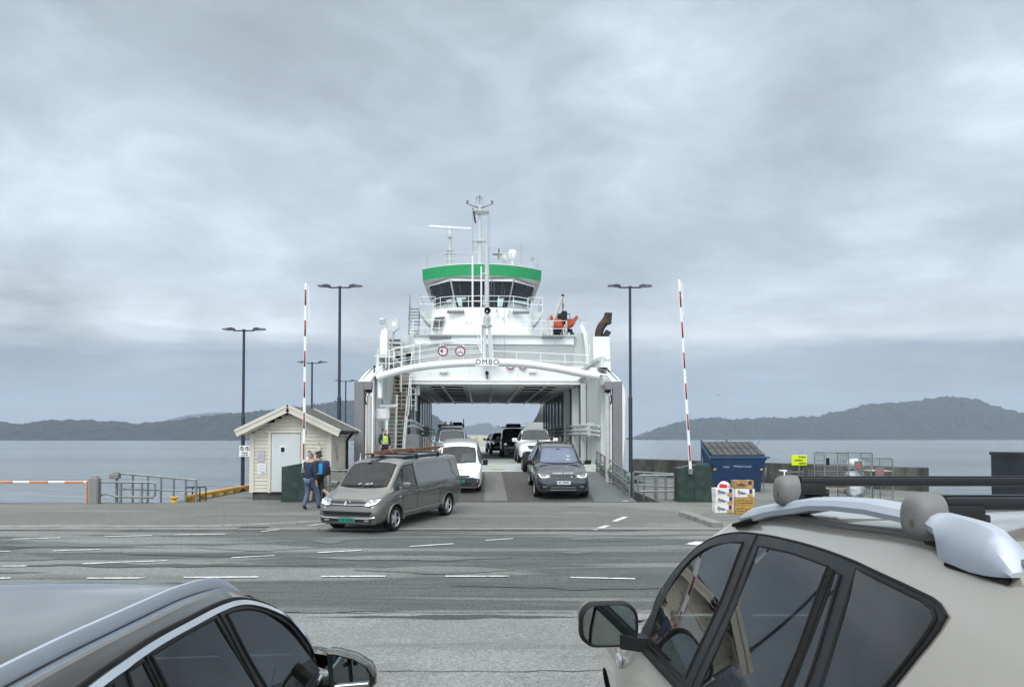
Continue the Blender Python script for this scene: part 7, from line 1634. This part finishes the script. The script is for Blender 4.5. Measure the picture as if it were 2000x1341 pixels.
# wire roll cages
def cage(x, y, label, w=.75, d=.82, h=1.66, tagp=False, shelf=True, rz=0.0):
    g = thing('roll_cage', label, 'roll cage', (x, y, .2), rz, 'wire roll cages by the seawall')
    mb = MB()
    for yy in (-d/2, d/2): mb.tube([(-w/2, yy, .12), (-w/2, yy, h-.06), (-w/2+.05, yy, h), (w/2-.05, yy, h), (w/2, yy, h-.06), (w/2, yy, .12)], .018, 7)
    for zz in (h, .6*h, .2): [mb.cyl((sx*w/2, -d/2, zz-.03), (sx*w/2, d/2, zz-.03), .012, n=6) for sx in (-1, 1)]
    mb.build('frame', M_STEEL, g)
    mb = MB()
    for i in range(1, 8): mb.cyl((-w/2+w*i/8, d/2, .15), (-w/2+w*i/8, d/2, h-.02), .005, n=4)
    for i in range(1, 7): [mb.cyl((sx*w/2, -d/2+d*i/7, .15), (sx*w/2, -d/2+d*i/7, h-.05), .005, n=4) for sx in (-1, 1)]
    for i in range(9): z_ = .2+i*(h-.3)/8; mb.cyl((-w/2, d/2, z_), (w/2, d/2, z_), .005, n=4); [mb.cyl((sx*w/2, -d/2, z_), (sx*w/2, d/2, z_), .005, n=4) for sx in (-1, 1)]
    if not tagp:
        for i in range(12): z_ = .55+i*.075; mb.cyl((-w/2, -d/2, z_), (w/2, -d/2, z_), .006, n=4)
    mb.build('mesh', M_STEEL, g)
    mb = MB(); mb.quadbox(-w/2, w/2, -d/2, d/2, .12, .16); mb.build('base', mat('dark_green_base', (.03, .06, .05), .6, 0, .15, 4), g, 0)
    for sx in (-1, 1):
        for sy in (-1, 1): mb = MB(); mb.cyl((sx*(w/2-.08)-.015, sy*(d/2-.08), .06), (sx*(w/2-.08)+.015, sy*(d/2-.08), .06), .06, n=14); mb.build('caster', M_RUBBER, g)
    if shelf:
        for z_ in ((.52, .80) if not tagp else (1.10,)): mb = MB(); mb.quadbox(-w/2+.02, w/2-.02, -d/2+.02, d/2-.02, z_, z_+.025); mb.build('shelf', mat('pale_plywood', (.50, .42, .30), .7, 0, .12, 4), g, 0)
    if tagp:
        mb = MB(); mb.box((-.08, -d/2-.025, h-.42), (.26, .012, .30)); p = mb.build('label_plate', mat('grey_label_plate', (.14, .155, .15), .5, 0, .08, 6), g, 0)
        mb = MB(); P = rrect(-.08-.075, -.08+.075, h-.46, h-.36, .03, 4); mb.tube([Vector((u, -d/2-.034, v_)) for u, v_ in P], .009, 5, closed=True); mb.box((-.08, -d/2-.034, h-.41), (.07, .006, .04)); mb.build('emblem', mat('coral_red_print', (.60, .10, .10), .5, 0, .05, 6), p)
    else: mb = MB(); mb.box((-w/2+.09, -d/2-.02, h-.28), (.10, .012, .22)); mb.build('label_plate', M_DARK, g, 0)
    return g
cage(at(1624, 950, 24.6).x, 24.6, 'wire roll cage with bare shelves, nearest the yellow notice')
cage(at(1670, 950, 24.5).x, 24.5, 'wire roll cage full of white sacks with a red marked plate', tagp=True, shelf=False)
cage(at(1709, 950, 23.9).x, 23.85, 'empty wire roll cage with board shelf and red marked plate, farthest right', h=1.5, w=.66, tagp=True)
def sack(x, y, z, r, label, sc):
    q = MB(); qb = bmesh.ops.create_icosphere(q.bm, subdivisions=4, radius=r)
    for v_ in qb['verts']:
        n1 = mnoise.noise(v_.co*5.5+Vector((x, y, z))); n2 = mnoise.noise(v_.co*14+Vector((z, x, y))); v_.co *= 1+.16*n1+.07*n2
        v_.co.x *= sc[0]; v_.co.y *= sc[1]; v_.co.z *= sc[2]
    o = q.build('sack', mat('translucent_grey_sack', (.50, .53, .54), .3, 0, .18, 7, dirt=(.70, .71, .72), dscale=6, damt=.7), None, 60, (x, y, z)); tag(o, label, 'sack', 'plastic sacks in the roll cage')
cx_ = at(1670, 950, 24.5).x
sack(cx_, 24.5, .63, .30, 'bulging plastic sack at the bottom of the middle roll cage', (1.05, 1.1, .85))
sack(cx_-.02, 24.48, 1.06, .28, 'pale plastic sack in the middle of the filled roll cage', (1.1, 1.1, .85))
sack(cx_+.0, 24.5, 1.47, .24, 'whitish plastic sack on top of the others in the roll cage', (1.15, 1.1, .85))
# dark container at the right edge
dc = thing('steel_container', 'dark steel container with lifting lugs at the far right of the quay', 'container', (at(2000, 950, 22.3).x+1.25, 22.6, gz(22.6)))
mb = MB(); mb.quadbox(-1.27, 1.3, -.6, 1.2, 0, 1.72, .02); [mb.quadbox(x_-.03, x_+.03, -.64, -.6, .05, 1.7) for x_ in (-1.2, -.75, .3, 1.2)]; mb.quadbox(-1.3, 1.32, -.66, 1.22, 1.68, 1.78); mb.prism([(-.62, 1.78), (.9, 2.0), (1.2, 2.0), (1.2, 1.78)], 'x', -.1, 1.3)
mb.build('body', mat('dark_container_paint', (.02, .023, .03), .45, 0, .2, 2, dirt=(.07, .07, .07), damt=.4), dc, 0)
mb = MB()
for x_ in (-1.22, -.15): mb.box((x_, -.6, 1.86), (.08, .06, .2), None, .02)
mb.build('lifting_lug', M_BLACK, dc)
# small gull
bd = MB(); c = Vector((0, 0, 0)); bd.ball(c, .10, 10, (1, 2.2, .9)); bd.ball((0, -.23, .03), .055, 8)
for s in (-1, 1): bd.loft([[Vector((s*x_, y_, z_)) for y_, z_ in ((-.09*k, 0), (.09*k, 0), (.09*k, .015), (-.09*k, .015))] if False else [Vector((s*x_, y_, zz+d_)) for y_, d_ in ((-.10*k, 0), (.10*k, 0), (.10*k, .015), (-.10*k, .015))] for x_, zz, k in ((.03, .03, 1), (.35, .12, .8), (.65, .02, .25))])
o = bd.build('gull', mat('grey_feather', (.14, .14, .15), .8, 0, .2, 9)); o.location = at(1403, 772, 60); o.scale = (.4, .4, .4); tag(o, 'tiny grey gull gliding over the fjord right of the ferry', 'bird')

# =================================================================== PEOPLE
def skin(name, joints, bones, m, parent=None, sub=2):
    """one continuous skinned surface: joints name -> (x, y, z, radius)"""
    names = list(joints); me = bpy.data.meshes.new(name); idx = {n: i for i, n in enumerate(names)}
    me.from_pydata([joints[n][:3] for n in names], [(idx[a], idx[b]) for a, b in bones], [])
    o = bpy.data.objects.new(name, me); COL.objects.link(o)
    md = o.modifiers.new('skin', 'SKIN'); md.use_smooth_shade = True
    if not me.skin_vertices: pass
    for n in names:
        r = joints[n][3]; sv_ = me.skin_vertices[0].data[idx[n]]; sv_.radius = r if hasattr(r, '__len__') else (r, r)
    me.skin_vertices[0].data[0].use_root = True
    s2 = o.modifiers.new('sub', 'SUBSURF'); s2.levels = sub; s2.render_levels = sub
    dg = bpy.context.evaluated_depsgraph_get(); me2 = bpy.data.meshes.new_from_object(o.evaluated_get(dg))
    bpy.data.objects.remove(o); me2.shade_smooth(); me2.materials.clear(); me2.materials.append(m); me2.name = name
    o = bpy.data.objects.new(name, me2); COL.objects.link(o); o.parent = parent; return o
M_SKIN = mat('skin', (.45, .27, .20), .55, 0, .08, 6)
def limb_hand(J, B, wrist, d, side, key, s=1.0, curl=.5):
    """palm, four fingers and a thumb growing from the wrist along d"""
    d = Vector(d).normalized(); a = Vector(side).normalized(); n_ = d.cross(a).normalized(); w = Vector(J[wrist][:3])
    J[key+'p'] = (*(w+d*.05*s), (.034*s, .020*s)); B.append((wrist, key+'p')); J[key+'k'] = (*(w+d*.095*s), (.036*s, .016*s)); B.append((key+'p', key+'k'))
    for i, L_ in enumerate((.066, .075, .070, .055)):
        o0 = w+d*.10*s+a*(.028-.019*i)*s; p1 = o0+d*L_*.55*s; p2 = p1+(d*(1-curl)+n_*curl).normalized()*L_*.5*s
        J[f'{key}f{i}a'] = (*o0, .0095*s); J[f'{key}f{i}b'] = (*p1, .0088*s); J[f'{key}f{i}c'] = (*p2, .0075*s)
        B += [(key+'k', f'{key}f{i}a'), (f'{key}f{i}a', f'{key}f{i}b'), (f'{key}f{i}b', f'{key}f{i}c')]
    t0 = w+d*.05*s+a*.045*s; t1 = t0+(d*.8+a*.4).normalized()*.045*s
    J[key+'t0'] = (*t0, .011*s); J[key+'t1'] = (*t1, .009*s); B += [(key+'p', key+'t0'), (key+'t0', key+'t1')]
def person(label, loc, rz, P, shirt, trousers, shoes, hairm, hair='short', group=None, H=1.0, vest=None, sleeves=True, bare_leg=False):
    """P: posed joints in metres, facing +y"""
    g = thing('person', label, 'person', loc, rz, group); g.scale = (H, H, H)
    J = {'pelvis': (*P['pelvis'], (.115, .085))}; B = []
    J['waist'] = (*P['waist'], (.12, .09)); J['chest'] = (*P['chest'], (.17, .115)); J['neck'] = (*P['neck'], .058); J['chin'] = (*P['chin'], (.062, .07)); J['skull'] = (*P['skull'], (.078, .092)); J['top'] = (*P['top'], (.06, .07))
    B += [('pelvis', 'waist'), ('waist', 'chest'), ('chest', 'neck'), ('neck', 'chin'), ('chin', 'skull'), ('skull', 'top')]
    f = (Vector(P['face'])).normalized(); sk_ = Vector(P['skull']); J['nose'] = (*(sk_+f*.105+Vector((0, 0, -.035))), .014); B.append(('skull', 'nose'))
    for s in ('l', 'r'):
        J['sh'+s] = (*P['sh'+s], .066); J['el'+s] = (*P['el'+s], .045); J['wr'+s] = (*P['wr'+s], .031); B += [('chest', 'sh'+s), ('sh'+s, 'el'+s), ('el'+s, 'wr'+s)]
        d = Vector(P['wr'+s])-Vector(P['el'+s]); limb_hand(J, B, 'wr'+s, d, (0, 1, 0.1), 'h'+s)
        J['hip'+s] = (*P['hip'+s], .08); J['kn'+s] = (*P['kn'+s], .062); J['an'+s] = (*P['an'+s], .042); J['to'+s] = (*P['to'+s], .035); B += [('pelvis', 'hip'+s), ('hip'+s, 'kn'+s), ('kn'+s, 'an'+s), ('an'+s, 'to'+s)]
    body = skin('body', J, B, M_SKIN, g)
    e = MB(); rt = f.cross(Vector((0, 0, 1))).normalized()
    for s in (-1, 1): e.ball(sk_+f*.088+rt*.034*s+Vector((0, 0, .0)), .013, 8)
    e.build('eyes', M_INK, body); e = MB()
    for s in (-1, 1): e.ball(sk_+rt*.084*s-f*.005+Vector((0, 0, -.015)), .03, 8, (.5, .7, 1))
    e.build('ears', M_SKIN, body); e = MB(); e.box(sk_+f*.088+Vector((0, 0, -.075)), (.04, .02, .01), (0, 0, math.atan2(-f.x, f.y)), .003); e.build('mouth', mat('lips', (.30, .12, .10), .5, 0, .05, 5), body)
    # clothing a little larger than the body
    T = {k: J[k] for k in ('pelvis', 'waist', 'chest')}; T['pelvis'] = (*(Vector(P['pelvis'])+Vector((0, 0, -.05))), (.170, .140)); T['waist'] = (*P['waist'], (.168, .128)); T['chest'] = (*P['chest'], (.188, .133)); T['neck'] = (*(Vector(P['neck'])*.8+Vector(P['chest'])*.2), .082); TB = [('pelvis', 'waist'), ('waist', 'chest'), ('chest', 'neck')]
    for s in ('l', 'r'):
        T['sh'+s] = (*P['sh'+s], .085); T['el'+s] = (*P['el'+s], .062); wv = Vector(P['el'+s]).lerp(Vector(P['wr'+s]), .93 if sleeves else .3); T['wr'+s] = (*wv, .048); TB += [('chest', 'sh'+s), ('sh'+s, 'el'+s), ('el'+s, 'wr'+s)]
    skin('jacket', T, TB, shirt, g)
    L_ = {'pelvis': (*(Vector(P['pelvis'])+Vector((0, 0, .0))), (.138, .112))}; LB = []
    for s in ('l', 'r'):
        L_['hip'+s] = (*P['hip'+s], .108); L_['kn'+s] = (*P['kn'+s], .08); av = Vector(P['kn'+s]).lerp(Vector(P['an'+s]), .25 if bare_leg else 1.04); L_['an'+s] = (*av, .066); LB += [('pelvis', 'hip'+s), ('hip'+s, 'kn'+s), ('kn'+s, 'an'+s)]
    skin('trousers', L_, LB, trousers, g)
    for s in ('l', 'r'):
        a, t_ = Vector(P['an'+s]), Vector(P['to'+s]); d = (t_-a); SJ = {'a': (*(a+Vector((0, 0, -.01))-d.normalized()*.03), .05), 'b': (*(a.lerp(t_, .55)), (.05, .042)), 'c': (*(t_+d.normalized()*.02), (.045, .032))}
        skin('shoe', SJ, [('a', 'b'), ('b', 'c')], shoes, g)
    HJ = {'a': (*(sk_-f*.03+Vector((0, 0, .035))), (.088, .088)), 'b': (*(Vector(P['top'])-f*.008+Vector((0, 0, -.0))), (.072, .078)), 'c': (*(sk_-f*.055+Vector((0, 0, -.045))), (.072, .062))}
    hb = [('a', 'b'), ('a', 'c')]
    if hair == 'bun': HJ['d'] = (*(sk_-f*.13+Vector((0, 0, .07))), .04); hb.append(('a', 'd'))
    skin('hair', HJ, hb, hairm, g)
    if vest:
        V = {'pelvis': (*(Vector(P['pelvis'])+Vector((0, 0, .03))), (.178, .142)), 'waist': (*P['waist'], (.182, .142)), 'chest': (*(Vector(P['chest'])+Vector((0, 0, -.0))), (.203, .148)), 'sh': (*(Vector(P['chest'])+Vector((0, 0, .1))), (.13, .09))}
        vo = skin('vest', V, [('pelvis', 'waist'), ('waist', 'chest'), ('chest', 'sh')], vest, g)
        mb = MB(); w_ = Vector(P['waist'])
        for dz in (-.10, .0): mb.tube([w_+Vector((.176*math.cos(a), .138*math.sin(a), dz)) for a in [i*math.pi/10 for i in range(20)]], .018, 5, closed=True)
        for s in (-1, 1): mb.tube([w_+Vector((s*.10, .14, -.1)), w_+Vector((s*.11, .152, .15)), Vector(P['chest'])+Vector((s*.09, .10, .13))], .016, 5)
        mb.build('reflective_band', mat('reflective_band', (.62, .66, .60), .35, .2, .05, 9), vo)
    return g
def stand(**k):
    P = dict(pelvis=(0, 0, .93), waist=(0, 0, 1.10), chest=(0, 0, 1.33), neck=(0, .01, 1.50), chin=(0, .02, 1.575), skull=(0, .03, 1.645), top=(0, .02, 1.705), face=(0, 1, 0),
        shl=(-.19, 0, 1.40), ell=(-.24, -.03, 1.13), wrl=(-.24, .04, .88), shr=(.19, 0, 1.40), elr=(.24, -.03, 1.13), wrr=(.24, .04, .88),
        hipl=(-.095, 0, .88), knl=(-.10, .02, .49), anl=(-.10, -.01, .09), tol=(-.12, .15, .04), hipr=(.095, 0, .88), knr=(.10, .02, .49), anr=(.10, -.01, .09), tor=(.12, .15, .04)); P.update(k); return P
M_DENIM = mat('blue_denim', (.085, .125, .19), .8, 0, .2, 10, dirt=(.16, .2, .26), damt=.4); M_NAVYC = mat('navy_pullover', (.018, .028, .06), .85, 0, .2, 9); M_SHOE = mat('black_shoe', (.015, .014, .014), .6, 0, .2, 8)
# man in jeans walking towards the ferry, seen from behind, head turned right
mp_ = at(605, 1003, 23.4)
person('grey haired person in navy pullover and blue jeans walking past the green cabinet', (mp_.x, 23.4, gz(23.4)), R(-28), stand(
    face=(.75, .6, 0), chest=(0, .03, 1.33), ell=(-.22, .14, 1.16), wrl=(-.10, .30, 1.10), elr=(.25, -.06, 1.13), wrr=(.26, -.02, .88),
    hipl=(-.095, 0, .88), knl=(-.11, .03, .49), anl=(-.14, -.12, .10), tol=(-.17, .02, .04), knr=(.13, .20, .50), anr=(.14, .22, .09), tor=(.17, .38, .04)), M_NAVYC, M_DENIM, M_SHOE, mat('grey_hair', (.30, .29, .28), .8, 0, .2, 12))
# person with the blue rucksack just beyond
bp_ = at(626, 975, 25.0)
g2 = person('person with a blue rucksack striding past the hut behind the grey haired one', (bp_.x-.06, 25.0, gz(25.0)), R(62), stand(
    face=(0, 1, 0), ell=(-.24, .12, 1.15), wrl=(-.22, .30, 1.05), elr=(.24, .10, 1.15), wrr=(.22, .30, 1.05), knl=(-.10, .22, .52), anl=(-.11, .26, .10), tol=(-.13, .42, .06), knr=(.10, -.06, .50), anr=(.11, -.40, .28), tor=(.12, -.38, .14)), mat('dark_green_jacket', (.03, .055, .045), .8, 0, .2, 8), mat('black_shorts', (.02, .02, .022), .8, 0, .2, 8), M_SHOE, mat('dark_hair', (.03, .022, .016), .7, 0, .2, 12), bare_leg=True, H=.95)
rk = thing('rucksack', 'dark and bright blue rucksack worn on the back of the striding person', 'rucksack', g2.location, R(62)); rk.scale = (.95, .95, .95)
mb = MB(); mb.box((0, -.25, 1.22), (.34, .24, .52), None, .09, 3); mb.build('pack', mat('dark_blue_nylon', (.02, .035, .11), .6, 0, .2, 7), rk, 50)
mb = MB(); mb.box((0, -.385, 1.14), (.26, .07, .28), None, .03, 2); mb.build('pocket', mat('black_nylon', (.015, .015, .02), .6, 0, .2, 7), rk, 50)
for s in (-1, 1): mb = MB(); mb.box((s*.18, -.24, 1.2), (.04, .16, .36), None, .015, 2); mb.build('side_panel', mat('bright_blue_nylon', (.02, .25, .50), .5, 0, .1, 7), rk, 50)
mb = MB()
for s in (-1, 1): mb.tube([(s*.12, -.16, 1.40), (s*.13, -.02, 1.47), (s*.14, .12, 1.36), (s*.15, .10, 1.12), (s*.14, -.13, 1.02)], .022, 6)
mb.build('strap', mat('black_nylon', (.015, .015, .02)), rk)
# deckhand in the yellow vest on the ferry bow
dp = at(751, 900, 36.4)
person('ferry deckhand in a fluorescent yellow vest standing by the cream stairs', (dp.x, 36.4, DZ), R(180+25), stand(
    face=(-.75, .65, 0), elr=(.26, .02, 1.13), wrr=(.22, .16, .92), ell=(-.25, 0, 1.12), wrl=(-.22, .1, .88)), mat('black_jacket', (.014, .015, .018), .8, 0, .2, 8), mat('black_trousers', (.014, .014, .016), .8, 0, .2, 8), M_SHOE, mat('brown_hair', (.07, .035, .02), .7, 0, .2, 12), hair='bun', vest=mat('fluorescent_yellow_cloth', (.52, .72, .03), .7, 0, .06, 7))
yb = thing('tool_bag', 'yellow bag beside the ferry deckhand in the vest', 'bag', (at(738, 890, 36.6).x, 36.6, DZ+.0))
mb = MB(); mb.box((0, 0, .33), (.3, .2, .42), None, .05, 2); mb.build('bag', mat('yellow_bag_cloth', (.60, .40, .07), .6, 0, .12, 7), yb, 50)
mb = MB(); mb.tube([(-.1, 0, .5), (-.08, 0, .66), (.08, 0, .66), (.1, 0, .5)], .012, 5); mb.quadbox(-.25, .25, -.2, .2, 0, .12, .02); mb.build('handle', M_BLACK, yb)

dg_ = thing('drain_grate', 'rusty rectangular drain grate at the kerb left of the brown grey van', 'drain', (at(478, 1038, 19.0).x, 19.62, gz(19.62)))
mb = MB(); mb.box((0, 0, .004), (.75, .40, .016)); mb.build('frame', mat('rusty_cast_iron', (.06, .045, .035), .8, .2, .3, 9), dg_, 0)
mb = MB(); [mb.box((-.30+.1*i, 0, .014), (.045, .32, .006)) for i in range(7)]; mb.build('slot', M_DARK, dg_, 0)
def seated(): return dict(pelvis=(0, 0, .30), waist=(0, -.04, .46), chest=(0, -.07, .68), neck=(0, -.05, .85), chin=(0, -.03, .925), skull=(0, -.02, .995), top=(0, -.03, 1.055), face=(0, 1, 0),
    shl=(-.19, -.06, .75), ell=(-.25, .16, .55), wrl=(-.15, .38, .60), shr=(.19, -.06, .75), elr=(.25, .16, .55), wrr=(.15, .38, .60),
    hipl=(-.10, .05, .28), knl=(-.13, .45, .34), anl=(-.13, .60, .04), tol=(-.13, .72, .02), hipr=(.10, .05, .28), knr=(.13, .45, .34), anr=(.13, .60, .04), tor=(.13, .72, .02))
def drive(car, x, y, z, label, shirt):
    M = Matrix.Translation(car.root.location) @ Euler(car.root.rotation_euler).to_matrix().to_4x4() @ Matrix.Diagonal((*car.root.scale, 1))
    p = M @ Vector((x, y, z)); g = person(label, p, car.root.rotation_euler.z, seated(), shirt, mat('black_trousers', (.014, .014, .016)), M_SHOE, mat('brown_hair', (.07, .035, .02))); g.rotation_euler.x = car.root.rotation_euler.x
drive(cad, -.38, .12, .47, 'driver in a pale shirt behind the wheel of the white small van', mat('pale_shirt', (.45, .52, .48), .8, 0, .1, 8))
drive(van, -.42, .34, .58, 'driver in dark clothing at the wheel of the brown grey van', mat('black_jacket', (.014, .015, .018)))
# =================================================================== HAZE
hm = bpy.data.materials.new('haze_air'); hm.use_nodes = True; t = hm.node_tree; t.nodes.clear()
o_ = t.nodes.new('ShaderNodeOutputMaterial'); v_ = t.nodes.new('ShaderNodeVolumePrincipled')
v_.inputs['Color'].default_value = (.74, .86, 1.0, 1); v_.inputs['Density'].default_value = .00011; v_.inputs['Anisotropy'].default_value = 0.0
v_.inputs['Density Attribute'].default_value = ''
t.links.new(v_.outputs[0], o_.inputs['Volume'])
mb = MB(); mb.quadbox(-4600, 4600, -170, 4650, -6.2, 260); hz = mb.build('haze', hm, smooth=0); hz['kind'] = 'stuff'
SC.cycles.volume_bounces = 1

# =================================================================== repeated pieces become parts of their own
def explode(o):
    bm = bmesh.new(); bm.from_mesh(o.data); bm.verts.ensure_lookup_table(); seen = set(); isl = []
    for v in bm.verts:
        if v in seen: continue
        st = [v]; seen.add(v); comp = []
        while st:
            x = st.pop(); comp.append(x)
            for e in x.link_edges:
                y = e.other_vert(x)
                if y not in seen: seen.add(y); st.append(y)
        isl.append(comp)
    if 1 < len(isl) <= 40:
        for comp in isl[1:]:
            b2 = bmesh.new(); mp = {v: b2.verts.new(v.co) for v in comp}
            for f in {f for v in comp for f in v.link_faces}: nf = b2.faces.new([mp[v] for v in f.verts]); nf.smooth = f.smooth; nf.material_index = f.material_index
            me = bpy.data.meshes.new(o.name.split('.')[0]); b2.to_mesh(me); b2.free()
            for m in o.data.materials: me.materials.append(m)
            n = o.copy(); n.data = me; n.name = o.name.split('.')[0]; COL.objects.link(n)
        keep = set(isl[0]); bmesh.ops.delete(bm, geom=[v for v in bm.verts if v not in keep], context='VERTS'); bm.to_mesh(o.data)
    bm.free()
for o in list(bpy.data.objects):
    if o.type == 'MESH' and o.name.split('.')[0] in ('corner_board', 'stripe', 'pipe', 'bow_lining', 'web_frame', 'casing_panel', 'casing_frame', 'side_casing', 'upper_deck', 'stern_bulwark', 'bargeboard', 'solar_panel', 'roof_bar', 'door_gap', 'deck_kerb', 'vent_grille', 'bracket', 'bridge_wing', 'locker_opening', 'lifting_lug', 'louvre', 'door_frame', 'wiper', 'beacon', 'shelf', 'parking_note', 'badge', 'arch_foot', 'deck_house', 'deck_camera', 'block', 'conduit', 'stern_structure', 'door_pillar', 'arch_lip'):
        explode(o)
